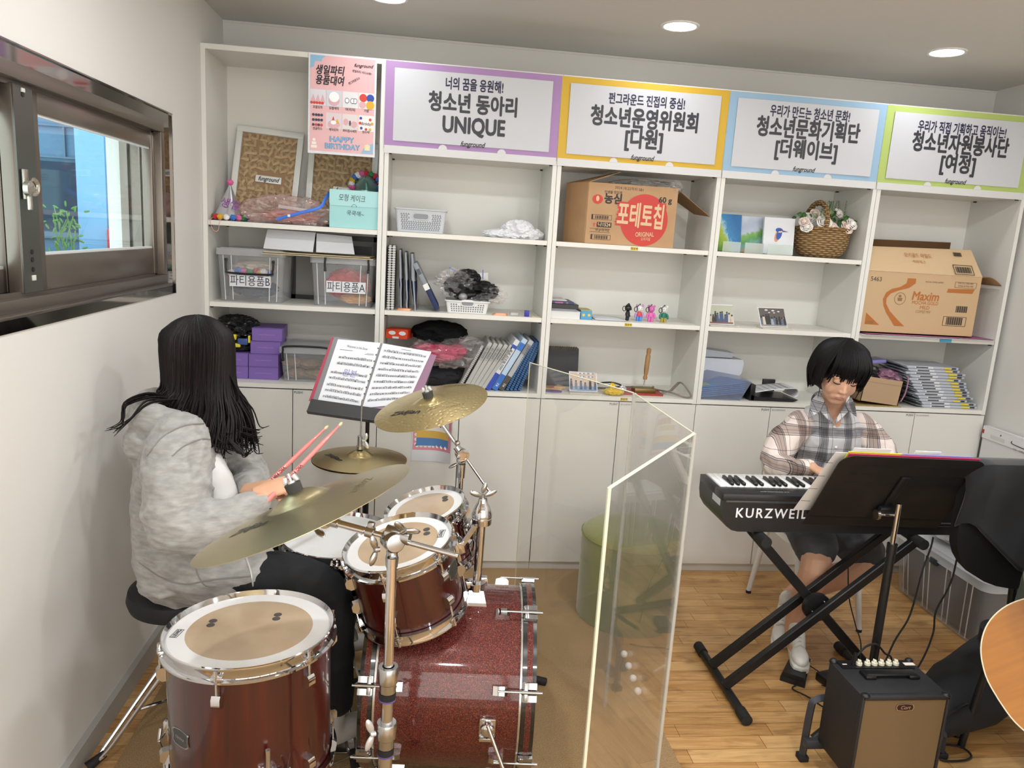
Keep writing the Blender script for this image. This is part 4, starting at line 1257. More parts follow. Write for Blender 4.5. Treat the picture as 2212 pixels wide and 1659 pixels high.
binder('pale blue binder with a blue foot', 1063, 1130, 735, 14, m_lb, [(0, .30, mat('binder_mid_blue', '#2d6cc0', .4)), (.78, .92, mat('binder_mid_blue'))], letter=('R2', .1, .06, m_paper))
binder('light grey binder with a dark foot, right of the pale blue one', 1078, 1144, 738, 13, mat('binder_grey', '#aeb0b2', .4), [(0, .28, mat('binder_dark', '#4a4744', .5)), (.72, .92, mat('binder_dark2', '#85827c'))], letter=('R2', .1, .06, m_paper))
m_spb = mat('blue_translucent_cover', '#1f4f86', 0.3)
for k in range(4):
 binder(['dark blue spiral book leaning just right of the grey binder', 'dark blue spiral book, second in the blue group', 'dark blue spiral book, third in the blue group', 'dark blue spiral book at the far right of the blue group'][k], 1092 + 8.5 * k, 1144 + 7 * k, 742 - 1 * k, 7.5, m_spb, spiral=mat('blue_wire', '#5f86ad', 0.3) , group='dark blue spiral books', y0=.035 + .004 * k)
# ---------------------------------------------------------------- third bookcase
m_ctn = mat('snack_carton_card', '#bb9670', 0.7, noise=dict(s=9, d=5, col='#b28d66'))
m_red2 = mat('print_red', '#c3372c', 0.5); m_ivory = mat('print_ivory', '#d9b892', 0.6)
def snack_carton():
 y = .03
 q = lambda u, v: PY(u, v, y)
 A, B, C, D = q(1262, 533), q(1455, 540), q(1464, 402), q(1268, 397)
 z0 = S2 + .001; x0, x1 = A.x, (B.x + C.x) / 2; z1 = (C.z + D.z) / 2
 W, H = x1 - x0, z1 - z0
 t = thing('carton', 'large opened snack carton with a red round logo', 'box', ((x0 + x1) / 2, .18, S2))
 dep, skew = .25, -.035                     # the carton stands a little turned, its left side shows
 def P(fx, fy, fz, off=0.0): return V((x0 + W * fx - (.085 if fx == 0 else 0) * 0 + skew * 0 * fy, y + fy * dep - off, z0 + H * fz))
 Lx = x0 - .075
 def side(fy, fz): return V((x0 + (Lx - x0) * fy, y + .004 + .16 * fy, z0 + H * fz))
 th = .004
 b = MB()
 b.box(x0, x1, y, y + th, z0, z1)
 slab(b, [side(0, 0), side(1, 0), side(1, 1), side(0, 1)], -.004)
 b.box(x1 - th, x1, y + th, y + .26, z0, z1)
 b.mesh([(Lx, y + .165, z0), (x1, y + .26, z0), (x1, y + .26, z1), (Lx, y + .165, z1)], [(0, 1, 2, 3)])
 b.mesh([(x0, y, z0), (x1, y, z0), (x1, y + .26, z0), (Lx, y + .165, z0)], [(0, 1, 2, 3)])
 b.build('box_body', m_ctn, t)
 b = MB(); ft = q(1345, 371)
 slab(b, [side(0, 1) + V((.004, -.002, 0)), V((ft.x, y + .03, min(ft.z, ZS3 - .03))), V((ft.x - .03, y + .19, min(ft.z, ZS3 - .03) - .004)), side(1, 1) + V((.01, 0, 0))], .003)
 b.build('top_flap', m_card, t)
 b = MB(); e = q(1524, 466)
 slab(b, [V((x1, y + .005, z1 - .004)), V((x1, y + .24, z1 - .004)), V((2.372, y + .22, e.z + .015)), V((2.372, y - .01, e.z - .002))], .003)
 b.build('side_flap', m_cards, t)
 yy = y - .0007
 F = lambda u, v: V((q(u, v).x, yy, q(u, v).z))
 b = MB()
 b.text('농심', .052, T(F(1325, 431), WALLROT), .05, w=PY(1346, 0, y).x - PY(1306, 0, y).x)
 b.text('인생을 맛있게', .016, T(F(1325, 416), WALLROT), .02, w=.085)
 b.text('60 g', .036, T(F(1437, 433), WALLROT), .04, w=.066)
 b.text('2024.10.22까지 SB1', .017, T(F(1360, 408), WALLROT @ Matrix.Rotation(-.03, 3, 'Z')), 0, w=.14)
 b.text('60 g×20개입', .014, T(F(1301, 497), WALLROT), .01, w=.066)
 for (ua, va, ub, vb) in ((1278, 463, 1321, 476), (1276, 506, 1318, 519)):
  a_, c_ = F(ua, va), F(ub, vb)
  for (xx0, xx1, zz0, zz1) in ((a_.x, c_.x, a_.z, a_.z + .0014), (a_.x, c_.x, c_.z, c_.z + .0014), (a_.x, a_.x + .008, c_.z, a_.z), (c_.x - .0014, c_.x, c_.z, a_.z)): b.box(xx0, xx1, yy - .0003, yy + .0008, zz0, zz1)
  for k in range(16):
   xx = a_.x + .018 + k * .0042; b.box(xx, xx + (.0022, .0012, .003)[k % 3], yy - .0003, yy + .0008, c_.z + .004, a_.z - .003)
 a_, c_ = F(1274, 493), F(1317, 503)
 for (xx0, xx1, zz0, zz1) in ((a_.x, c_.x, a_.z, a_.z + .0014), (a_.x, c_.x, c_.z, c_.z + .0014)): b.box(xx0, xx1, yy - .0003, yy + .0008, zz0, zz1)
 a_, c_ = F(1290, 479), F(1320, 492); b.box(a_.x, c_.x, yy - .0003, yy + .0008, c_.z, a_.z)
 b.build('black_print', m_ink, t)
 b = MB(); b.text('나1524', .024, T(F(1305, 485.5) + V((0, -.0006, 0)), WALLROT), .02, w=.06); b.build('code_lettering', m_ivory, t)
 b = MB()
 cx, r = F(1391, 476), .118
 b.m(0).flat([(r * math.cos(a * PI / 24), r * 1.04 * math.sin(a * PI / 24)) for a in range(48)], T(cx, WALLROT))
 e = F(1291, 430)
 b.flat([(.026 * math.cos(a * PI / 12), .022 * math.sin(a * PI / 12)) for a in range(24)], T(e, WALLROT))
 b.text('포테토칩', .125, T(F(1384, 470) + V((0, -.0008, 0)), WALLROT @ Matrix.Rotation(-.02, 3, 'Z')), .14, 0, w=.248)
 for k in range(2):
  a_ = F(1283 + 6 * k, 486); b.box(a_.x - .002, a_.x + .002, yy - .0003, yy + .0008, a_.z - .007, a_.z + .005); b.mesh([(a_.x - .006, yy - .0004, a_.z + .004), (a_.x + .006, yy - .0004, a_.z + .004), (a_.x, yy - .0004, a_.z + .011)], [(0, 1, 2)])
 b.build('red_print', m_red2, t)
 b = MB()
 b.text('포테토칩', .125, T(F(1384, 470) + V((0, -.0016, 0)), WALLROT @ Matrix.Rotation(-.02, 3, 'Z')), .035, 0, w=.228)
 b.text('ORIGINAL', .03, T(F(1392, 507) + V((0, -.0012, 0)), WALLROT @ Matrix.Rotation(.06, 3, 'Z')), .02, w=.092)
 b.text('오리지널', .018, T(F(1394, 517) + V((0, -.0012, 0)), WALLROT @ Matrix.Rotation(.05, 3, 'Z')), .01, w=.046)
 b.flat([(.008 * math.cos(a * PI / 8), .013 * math.sin(a * PI / 8)) for a in range(16)], T(e + V((0, -.0008, .003)), WALLROT))
 b.build('pale_lettering', m_ivory, t)
 b = MB()
 sd = (side(1, 0) - side(0, 0)).normalized(); sn = V((sd.y, -sd.x, 0))
 if sn.y > 0: sn = -sn
 Ms = Matrix(((-sd.x, 0, sn.x, 0), (-sd.y, 0, sn.y, 0), (0, 1, 0, 0), (0, 0, 0, 1)))
 o = side(.45, .45) + sn * .001
 b.flat([(.055 * math.cos(a * PI / 16), .115 * math.sin(a * PI / 16)) for a in range(32)], Matrix.Translation(o) @ Ms)
 b.m(1).text('60 g', .034, Matrix.Translation(side(.35, .83) + sn * .001) @ Ms, .04, w=.06)
 b.m(2).text('포테토칩', .10, Matrix.Translation(o + sn * .001) @ Ms, .04, w=.10)
 b.build('side_print', [m_red2, m_ink, m_ivory], t)
 b = MB(); c = q(1420, 393); crumple(b, (c.x - .03, .13, z1 + .000), (.17, .08, .032), 61, .4, 1.8, sub=5)
 crumple(b, (q(1466, 398).x - .005, .05, z1 + .004), (.03, .03, .03), 63, .4, 1.8)
 one(b, 'plastic_film', m_film, 'clear plastic film poking out of the snack carton', 'plastic film')
snack_carton()
# books, small blue box and papers
x0 = 1.624
def book(label, x0, x1, z, h, col, page=None, y0=.02, d=.18, rz=0):
 t = thing('book', label, 'book', ((x0 + x1) / 2, y0 + d / 2, z), rz)
 w = x1 - x0
 if page:
  b = MB(); b.box(-w / 2 + .002, w / 2 - .002, -d / 2 + .002, d / 2 - .002, .002, h - .002); b.build('page_block', page, t, local=True)
  b = MB()
  b.box(-w / 2, w / 2, -d / 2, d / 2, 0, .002); b.box(-w / 2, w / 2, -d / 2, d / 2, h - .002, h); b.box(-w / 2, -w / 2 + .002, -d / 2, d / 2, 0, h)
  b.build('cover', col, t, local=True)
 else:
  b = MB(); b.box(-w / 2, w / 2, -d / 2, d / 2, 0, h, .001, 1); b.build('cover', col, t, local=True)
 return t
xq = lambda u: PY(u, 680, .03).x
z = S1
book('thick white paper book at the bottom of the stack of books', x0, xq(1253), z + .0003, .037, m_paper, mat('page_white', '#dcdcda', .7)); z += .0375
book('grey book under the black one in the stack of books', x0 + .002, xq(1243), z, .012, mat('grey_book', '#8c8d90', .5), y0=.03); z += .0123
book('black glossy book in the stack of books', x0 + .002, xq(1248), z, .022, mat('black_book', '#1c1c20', .35), y0=.025); z += .0223
t = book('dark blue book with colourful spine on top of the stack of books', x0 + .003, xq(1238), z, .011, mat('navy_book', '#2c3668', .4), y0=.028)
b = MB(); b.text('ADVENTURE'[0:0] or '3D', .009, T((.02, -.0907, .0055), WALLROT), .02); b.m(1).box(-.04, .0, -.0906, -.09, .002, .009); b.build('spine_print', [mat('orange_print', '#d98a2c'), mat('pink_print', '#b85a86')], t, local=True)
z += .0113
book('thin white booklet lying on the stack of books', x0 + .004, xq(1225), z, .005, mat('white_booklet', '#d8d8d6', .5), y0=.06)
a, c = PY(1254, 685, .04), PY(1278, 688, .04)
t = thing('small_box', 'small blue box with two yellow suns beside the books', 'box', ((a.x + c.x) / 2, .10, S1))
b = MB(); b.box(a.x, c.x, .04, .17, S1 + .0004, S1 + .043, .001, 1); b.build('box_body', mat('sky_blue_card', '#4c9ac9', .45), t)
b = MB()
for k in (-1, 1):
 o = V(((a.x + c.x) / 2 + k * .0135, .0392, S1 + .022))
 b.flat([((.0085 if i % 2 else .006) * math.cos(i * PI / 10), (.0085 if i % 2 else .006) * math.sin(i * PI / 10)) for i in range(20)], T(o, WALLROT))
b.build('sun_print', mat('sun_yellow', '#e0c552'), t)
b = MB(); b.box(a.x, c.x, .04, .17, S1 + .0432, S1 + .046); b.build('yellow_lid', mat('dull_yellow_card', '#b9ab6a'), t)
q = PY(1310, 690, .03)
for k in range(2):
 b = MB(); b.grid(lambda u, v: (q.x - .07 + .16 * u + .01 * k, .012 + .16 * v, S1 + .002 + .004 * k + .008 * math.sin(2.2 * u + k) * v), 10, 6)
 tag(b.build('paper_sheet', m_paper, None, mods=[('SOLIDIFY', dict(thickness=.0008))]), ['lower loose paper sheet beside the small blue box', 'upper loose paper sheet lying beside the small blue box'][k], 'paper')
# four toy bears with clip rings
def bear(label, u, v, body, legs, head, arms=None, side=False, face='#2a2a2a'):
 q = PY(u, v, .09)
 c = V((q.x, .09, S1 + .0005))
 t = thing('toy_bear', label, 'toy', c, group='toy bears on the shelf')
 s = 1.0
 rot = Matrix.Rotation(1.1, 3, 'Z') if side else Matrix.Identity(3)
 f = lambda x, y, z: c + rot @ V((x, y, z))
 for k in (-1, 1):
  b = MB(); b.tube([f(k * .0078, 0, 0), f(k * .0078, 0, .006), f(k * .007, 0, .026)], [.0075, .008, .0078], 12); b.build('leg', mat('toy_' + legs[1:], legs, .3), t)
  b = MB(); b.tube([f(k * .013, 0, .043), f(k * .019, -.002, .034), f(k * .0205, -.004, .024)], [.005, .0055, .0055], 10); b.sphere(f(k * .0205, -.005, .022), .0058, 10, 6); b.build('arm', mat('toy_' + (arms or body)[1:], arms or body, .3), t)
 b = MB(); b.lathe([(0, .022), (.0135, .024), (.0155, .032), (.012, .046), (0, .049)], T(c, rot) @ Matrix.Diagonal((1, .8, 1, 1)), 18); b.build('torso', mat('toy_' + body[1:], body, .3), t)
 b = MB(); b.sphere(f(0, 0, .063), (.0175, .0155, .0165), 18, 12); b.sphere(f(0, -.013, .058), (.007, .005, .005), 10, 6); b.build('head', mat('toy_' + head[1:], head, .3), t)
 for k in (-1, 1):
  b = MB(); b.sphere(f(k * .0145, 0, .078), (.0065, .0045, .0065), 12, 8); b.build('ear', mat('toy_' + (arms or head)[1:], arms or head, .3), t)
 b = MB()
 for k in (-1, 1): b.sphere(f(k * .006, -.0148, .066), .0018, 8, 6)
 b.sphere(f(0, -.0182, .0585), .0016, 8, 6); b.build('face_detail', mat('toy_' + face[1:], face, .3), t)
 b = MB(); x = .026 if not side else 0
 sgn = 1 if u in (1357, 1437) else -1
 o = c + V((sgn * .022, -.012, .060))
 b.tube([o + V((.0085 * math.cos(a * PI / 8), .002, .012 * math.sin(a * PI / 8))) for a in range(16)], .0019, 6, closed=True); b.tube(bez([f(0, 0, .079), f(.0, -.002, .087), o + V((-sgn * .004, 0, .012))]), .0016, 6)
 b.build('clip_ring', m_blk, t)
bear('black toy bear seen from the side, leftmost of the four toys', 1355, 687, '#1d1d1f', '#1d1d1f', '#1d1d1f', side=True, face='#3a3a3a')
bear('white headed toy bear with blue legs and a red chest', 1380, 688, '#cc4a4f', '#4d8fd6', '#e4e2e2', '#b68fd0')
bear('all pink toy bear on the shelf', 1405, 689, '#d86cb4', '#d86cb4', '#d86cb4')
bear('toy bear with white head, green top and golden legs', 1433, 690, '#17735f', '#a8963c', '#dfe0da')
# lowest shelf of the third bookcase
a, c = PY(1184, 800, .22), PY(1253, 752, .22)
t = thing('desk_calendar', 'black desk calendar with a gold spiral on top', 'calendar', ((a.x + c.x) / 2 + .01, .24, SC))
xc0, xc1, zt = 1.625, c.x, c.z
b = MB(T(((xc0 + xc1) / 2, .215, SC + .001), Matrix.Rotation(-.18, 3, 'X') @ WALLROT)); b.prism(roundrect(xc1 - xc0, zt - SC, .012, 4, 0, (zt - SC) / 2), 0, .004)
b.build('cover', mat('black_cover', '#1f2022', .5), t)
b = MB(T(((xc0 + xc1) / 2, .30, SC + .001), Matrix.Rotation(.10, 3, 'X') @ WALLROT)); b.prism(roundrect(xc1 - xc0, zt - SC - .01, .012, 4, 0, (zt - SC) / 2), 0, .004); b.build('back_stand', mat('black_cover'), t)
b = MB()
for k in range(15):
 x = xc0 + .012 + k * (xc1 - xc0 - .024) / 14
 b.tube([V((x, .254 + .011 * math.cos(i * PI / 6), zt - .010 + .011 * math.sin(i * PI / 6))) for i in range(12)], .0016, 5, closed=True)
b.build('gold_spiral', mat('gold_wire', '#a98d4c', .3, .9), t)
def card_stand(label, pts, y, draw, base=None):
 A, B, C, D = [PY(u, v, y) for u, v in pts]          # bl, br, tr, tl
 zl = SC if A.z < 1.2 else S1
 t = thing('photo_card', label, 'photo card', ((A.x + B.x) / 2, y, zl), group='photo cards on clear stands')
 dz = zl + .007 - min(A.z, B.z)
 A, B, C, D = [q + V((0, 0, dz)) for q in (A, B, C, D)]
 C.y += .03; D.y += .03
 b = MB(); slab(b, [A, B, C, D], .0015); b.build('card', m_paper, t)
 P = lambda fx, fz, o=.0005: A + (B - A) * fx + (D - A) * fz + V((0, -o - .0016, 0))
 draw(t, P)
 b = MB(); w = (B - A).length
 slab(b, [V((A.x - .004, y - .035, zl + .001)), V((B.x + .012, y - .04, zl + .001)), V((B.x + .012, y + .05, zl + .001)), V((A.x - .004, y + .05, zl + .001))], .004)
 b.build('clear_base', mat('acrylic_base', '#cfc8b8', .15), t)
def photo_people(sky, band, seed, n, cols, extra=None):
 def f(t, P):
  b = MB()
  b.m(0).mesh([P(.03, .04), P(.97, .04), P(.97, .96), P(.03, .96)], [(0, 1, 2, 3)])
  b.m(1).mesh([P(.03, .04, .0007), P(.97, .04, .0007), P(.97, .28, .0007), P(.03, .28, .0007)], [(0, 1, 2, 3)])
  rnd = random.Random(seed)
  for k in range(n):
   x = .08 + .84 * k / (n - 1) + rnd.uniform(-.02, .02); h = rnd.uniform(.38, .58); i = 2 + rnd.randrange(len(cols)); w = .05
   o = .0009 + .0001 * (k % 5)
   b.m(i).mesh([P(x - w, .12, o), P(x + w, .12, o), P(x + w * .8, h, o), P(x - w * .8, h, o)], [(0, 1, 2, 3)])
   b.m(2).mesh([P(x + .035 * math.cos(a * PI / 5), h + .05 + .05 * math.sin(a * PI / 5), o + .00005) for a in range(10)], [tuple(range(10))])
  if extra: extra(b, P, 2 + len(cols))
  b.build('photo_print', [mat('ph' + sky[1:], sky), mat('ph' + band[1:], band)] + [mat('ph' + c_[1:], c_) for c_ in cols] + [m_paper, mat('print_blue', '#3f8fc4'), mat('print_orange', '#e0823a')], t)
 return f
def ex1(b, P, i):
 rnd = random.Random(2)
 for k in range(16):
  x, z = .3 + .6 * (k % 8) / 8 + rnd.uniform(-.02, .02), .72 + .16 * (k // 8)
  b.m(i + (k % 2)).mesh([P(x, z, .001), P(x + .04, z, .001), P(x + .04, z + .07, .001), P(x, z + .07, .001)], [(0, 1, 2, 3)])
card_stand('photo card of a group at a table beside the yellow wrapper', [(1231, 836), (1291, 838), (1292, 799), (1232, 795)], .06, photo_people('#c9b39f', '#7f93b4', 1, 6, ['#2b2d36', '#39557a', '#d0973a', '#5f6f7d'], ex1))
q = PY(1195, 838, .06); b = MB(); b.prism([(.045 * math.cos(a * PI / 12) + q.x, .018 * math.sin(a * PI / 12) + .06) for a in range(24)], SC + .0005, SC + .008)
one(b, 'oval_case', mat('dull_purple', '#5a4c86', .5), 'flat purple oval case in front of the black calendar', 'case')
q = PY(1200, 828, .12); b = MB(); b.box(1.63, q.x + .03, .10, .17, SC + .0005, SC + .012, .001); b.prism([(q.x - .01, .10), (q.x + .05, .10), (q.x + .02, .15)], SC + .0125, SC + .022)
one(b, 'wooden_block', mat('tan_wood', '#b98f5f', .6), 'small tan wooden piece in front of the black calendar', 'block')
b = MB(); q = PY(1325, 845, .05); crumple(b, (q.x, .05, SC + .016), (.05, .04, .017), 71, .3, 2, keepz=SC + .0005)
crumple(b, (q.x - .005, .06, SC + .040), (.014, .014, .018), 72, .3, 2)
t = thing('snack_wrapper', 'crumpled yellow snack wrapper on the counter shelf', 'wrapper', (q.x, .05, SC)); b.build('foil', mat('yellow_foil', '#e2c11e', .25, .2), t)
b = MB(); q2 = PY(1345, 836, .07); crumple(b, (q2.x, .07, SC + .028), (.018, .016, .016), 73, .4, 2); b.build('silver_corner', mat('silver_foil'), t)
b = MB(); crumple(b, (q.x + .01, .035, SC + .022), (.025, .012, .010), 74, .3, 2); b.build('orange_print', mat('orange_print'), t)
# bell on a red base with a wooden handle, and loose cable
a, c = PY(1358, 850, .05), PY(1434, 857, .05)
t = thing('table_lever_device', 'upright wooden handle on a brass block and red base', 'device', ((a.x + c.x) / 2, .13, SC))
b = MB(); xa_, xb_ = PY(1365, 852, .05).x, PY(1434, 857, .05).x
b.prism(roundrect(xb_ - xa_ + .07, .15, .008, 3, (xa_ + xb_) / 2 - .035, .13), SC + .0005, SC + .010); b.build('red_base', mat('brick_red_paint', '#9a3528', .45), t)
b = MB(); xm_ = PY(1392, 845, .10).x; b.box(xm_ - .055, xm_ + .055, .085, .155, SC + .010, SC + .030, .002); b.cyl((xm_ + .045, .10, SC + .03), (xm_ + .045, .10, SC + .042), .005); b.build('brass_block', mat('aged_brass', '#8c7b4b', .4, .8), t)
b = MB(); zt_ = PY(1403, 752, .12).z; b.tube([(xm_ + .0, .12, SC + .03), (xm_ + .003, .12, SC + .075)], .0035, 8); b.build('steel_rod', m_chr, t)
b = MB(); zb_ = SC + .073; hz = zt_ - zb_
b.lathe([(0, 0), (.010, .0), (.0115, .012), (.008, .02), (.0105, .03), (.0125, hz * .3), (.0125, hz * .75), (.009, hz * .80), (.0115, hz * .86), (.0115, hz * .97), (.006, hz), (0, hz)], T((xm_ + .003, .12, zb_), Matrix.Rotation(.04, 3, 'Y')), 18); b.build('wooden_handle', mat('turned_wood', '#a47c50', .5), t)
b = MB(); pts_ = [PY(1423, 850, .10), PY(1450, 843, .10), PY(1466, 827, .08), PY(1478, 832, .05), PY(1492, 855, .02), PY(1478, 858, .03), PY(1450, 848, .07), PY(1420, 842, .16), PY(1392, 836, .22), PY(1350, 836, .24)]
for q in pts_: q.z = max(q.z, SC + .006)
b.tube(bez(pts_, 8), .0045, 8); b.cyl(pts_[1], pts_[2], .007, seg=10); one(b, 'thin_cable', mat('beige_cable', '#7d756a', .5), 'loop of cable at the right end beside the red base', 'cable')
b = MB(); pts_ = [PY(1288, 828, .2), PY(1320, 826, .24), PY(1342, 833, .22), PY(1320, 839, .2), PY(1292, 838, .16)]
for q in pts_: q.z = max(q.z, SC + .005)
b.tube(bez(pts_, 8), .0042, 8); one(b, 'thin_cable', mat('black_rubber'), 'black cable loop behind the photo card and yellow wrapper', 'cable')
# ---------------------------------------------------------------- fourth bookcase
def painting(label, pts, y, lean, draw, base):
 A, B, C, D = [PY(u, v, y) for u, v in pts]
 w, h = B.x - A.x, (C.z + D.z) / 2 - S2
 t = thing('painting', label, 'painting', ((A.x + B.x) / 2, y, S2), group='small canvases beside the flower basket')
 M = T(((A.x + B.x) / 2, y, S2 + .004), Matrix.Rotation(-lean, 3, 'X') @ WALLROT)
 b = MB(M); b.box(-w / 2, w / 2, 0, h, -.015, 0, .001, 1); b.build('canvas', draw, t)
 b = MB(); b.box(A.x + w * .03, B.x - w * .16, y - .045, y - .043, S2 + .001, S2 + .052); b.box(A.x + w * .03, B.x - w * .16, y - .043, y + .05, S2 + .0005, S2 + .0035)
 b.build('clear_easel', clear('easel_plastic', '#f2f6f4', haze=.35, hazecol='#dfe8e2'), t)
 return t, M, w, h
def paint_mat(name, stops, ang, nsc=6, amt=.35):
 m = mat(name, '#888888', .55)
 nt = NT(m)
 v = nt.xyz('Generated')
 s_ = nt.sep(v)
 g = nt.math('ADD', nt.math('MULTIPLY', s_[0], ang[0]), nt.math('MULTIPLY', s_[2], ang[1]))
 n = nt.noise(v, nsc, 5, .6, .8)
 g = nt.math('ADD', g, nt.math('MULTIPLY', nt.math('SUBTRACT', n, .5), amt))
 nt.l(nt.ramp(g, stops), nt.b.inputs['Base Color'])
 return m
pm1 = paint_mat('seaside_paint', [(0.0, '#4f9a3e'), (.2, '#86ab2c'), (.42, '#a8b93a'), (.5, '#9dc6d0'), (.6, '#3a86bb'), (1, '#2a6ba6')], (.75, .55), 7)
pm2 = paint_mat('valley_paint', [(0.0, '#c4a98e'), (.12, '#7fb3b0'), (.28, '#5f9a58'), (.45, '#7fae5e'), (.52, '#b9c3d2'), (.75, '#a9b7cb'), (1, '#c2c9d4')], (-.28, 1.1), 5)
painting('small canvas of a yellow-green field under a blue sky', [(1551, 545), (1598, 548), (1592, 464), (1556, 461)], .11, .16, pm1, 0)
painting('small canvas of green hills under a pale cloudy sky', [(1598, 548), (1647, 551), (1648, 470), (1596, 465)], .13, .16, pm2, 0)
t, M, w, h = painting('white canvas with a small blue and orange bird', [(1646, 552), (1712, 555), (1716, 472), (1650, 470)], .09, .12, m_paper, 0)
b = MB(M)
e = lambda cx, cy, rx, ry, a=0: b.flat([(cx + rx * math.cos(i * PI / 10) * math.cos(a) - ry * math.sin(i * PI / 10) * math.sin(a), cy + rx * math.cos(i * PI / 10) * math.sin(a) + ry * math.sin(i * PI / 10) * math.cos(a)) for i in range(20)], None, .0008 + .0002 * b.mi)
b.m(0); e(-.008, .092, .014, .032, -.25); b.m(1); e(.0, .120, .020, .012, -.1); e(.0, .098, .014, .026, -.3); b.m(2); e(.006, .113, .013, .004, .2); b.m(3); b.flat([(.016, .121), (.05, .114), (.016, .112)], None, .0016)
b.build('bird_drawing', [mat('bird_orange', '#d9936a'), mat('bird_blue', '#2f55a8'), mat('bird_pale', '#e6cdb8'), mat('bird_beak', '#6a4a74')], t)
# wicker basket with white roses
def wicker():
 m = mat('wicker', '#8a6c48', .7)
 nt = NT(m)
 v = nt.xyz('Object', (1, 1, 1)); s_ = nt.sep(v)
 ang = nt.math('ARCTAN2', s_[1], s_[0])
 row = nt.math('MULTIPLY', s_[2], 95.0)
 alt = nt.math('MULTIPLY', nt.math('FLOOR', row), PI)
 w1 = nt.math('SINE', nt.math('ADD', nt.math('MULTIPLY', ang, 17.0), alt))
 w2 = nt.math('ABSOLUTE', nt.math('SINE', nt.math('MULTIPLY', row, PI)))
 hgt = nt.math('MULTIPLY', nt.math('ADD', nt.math('MULTIPLY', w1, .5), .6), w2)
 hgt = nt.math('ADD', hgt, nt.math('MULTIPLY', nt.noise(v, 60, 3), .5))
 nt.l(nt.ramp(hgt, [(.1, '#3f2c1a'), (.5, '#86663f'), (1.1, '#b3935f')]), nt.b.inputs['Base Color'])
 nt.bump(hgt, 1.0, .006)
 return m
m_wick = wicker()
c = PY(1773, 520, .15); c = V((c.x, .15, S2))
t = thing('flower_basket', 'round wicker basket of white artificial roses', 'flower basket', c)
zr = PY(1773, 492, .05).z
hb = .145
b = MB(T(c)); b.lathe([(0, 0.001), (.082, .001), (.112, .018), (.132, .055), (.140, .10), (.137, hb), (.125, hb), (.126, .10), (.10, .03), (0, .02)], Matrix.Diagonal((1, .9, 1, 1)), 40); b.build('basket_body', m_wick, t)
b = MB()
for k in range(3):
 o = k * 2 * PI / 3
 b.tube([c + V(((.134 + .005 * math.cos(20 * a * PI / 40 + o)) * math.cos(a * PI / 40), .9 * (.134 + .005 * math.cos(20 * a * PI / 40 + o)) * math.sin(a * PI / 40), hb + .005 * math.sin(20 * a * PI / 40 + o))) for a in range(80)], .006, 6, closed=True)
b.build('braided_rim', m_wick, t)
b = MB()
ztop = PY(1757, 433, .15).z
for o in (0, PI):
 pts_ = []
 for i in range(50):
  a = PI * i / 49
  p_ = c + V((-.045 + .01 * math.sin(a), -.12 * math.cos(a), hb - .02 + (ztop - S2 - hb + .01) * math.sin(a) ** .8))
  tw = i * .75 + o
  pts_.append(p_ + V((.007 * math.cos(tw), 0, .007 * math.sin(tw))))
 b.tube(pts_, .0085, 7)
b.build('twisted_handle', m_wick, t)
m_ros = mat('white_rose', '#ebe6e0', .6); m_ros2 = mat('blush_rose', '#e6d3c8', .6); m_lf = mat('basket_leaf', '#3f6a34', .5); m_lf2 = mat('pale_leaf', '#9fb586', .5)
random.seed(21)
def rose(cen, r, d, m_):
 r *= 1.18; b = MB(T(cen, frame_z(d)))
 b.sphere((0, 0, r * .25), (r * .5, r * .5, r * .62), 12, 8)
 for ring, (rr, hgt, n, tilt) in enumerate(((.55, .75, 4, .25), (.8, .6, 5, .55), (1.0, .42, 6, .95))):
  for k in range(n):
   a0 = 2 * PI * k / n + ring * .5
   def f(u, v, rr=rr, hgt=hgt, a0=a0, tilt=tilt):
    a = a0 + (u - .5) * 1.5
    ro = r * (rr * .45 + rr * .55 * v ** .8 + tilt * .12 * v * v)
    return V((ro * math.cos(a), ro * math.sin(a), r * (-.35 + (hgt + .35) * math.sin(v * 1.9) * (1 - .35 * abs(2 * u - 1) ** 2))))
   b.grid(f, 6, 5)
 return b.build('rose', m_, t)
for u, v, r in ((1779, 482, .030), (1795, 495, .029), (1826, 494, .029), (1837, 486, .026), (1742, 492, .024), (1747, 473, .026), (1809, 462, .022), (1737, 480, .02), (1760, 462, .02)):
 dpt = .07 if v > 478 else .16
 q = PY(u, v, dpt); d = (V((0, -.75, .55)) + V((q.x - c.x, 0, 0)) * 3)
 rose(q, r, d, m_ros2 if r in (.029, .02) else m_ros)
for k in range(46):
 a = random.uniform(0, 2 * PI); rr = random.uniform(.03, .145)
 q = c + V((rr * math.cos(a), .8 * rr * math.sin(a), hb + random.uniform(-.015, .095 - rr * .25)))
 d = V((math.cos(a), math.sin(a), random.uniform(-.2, .9))).normalized()
 b = MB(T(q, frame_z(V((-d.y, d.x, .3)), d))); L = random.uniform(.022, .042)
 b.grid(lambda u, v: V((L * (u - .0), L * .42 * (v - .5) * math.sin(PI * min(.98, u + .04)) * 1.8, .12 * L * math.sin(PI * u) - .25 * L * abs(v - .5))), 6, 4)
 b.build('leaf', (m_lf, m_lf, m_lf2)[k % 3], t)
for k in range(9):
 q = c + V((random.uniform(-.02, .09), random.uniform(-.03, .06), hb + .04))
 b = MB()
 d = V((random.uniform(-.3, .4), random.uniform(-.4, .2), 1)).normalized()
 for i in range(9):
  p_ = q + d * (.012 * i)
  for s_ in (-1, 1): b.tube([p_, p_ + V((s_ * .014 * (1 - i / 10), -.004, .012))], [.0012, .0006], 4)
 b.tube([q - V((0, 0, .04)), q + d * .11], [.0015, .0008], 4); b.build('fern_sprig', m_lf, t)
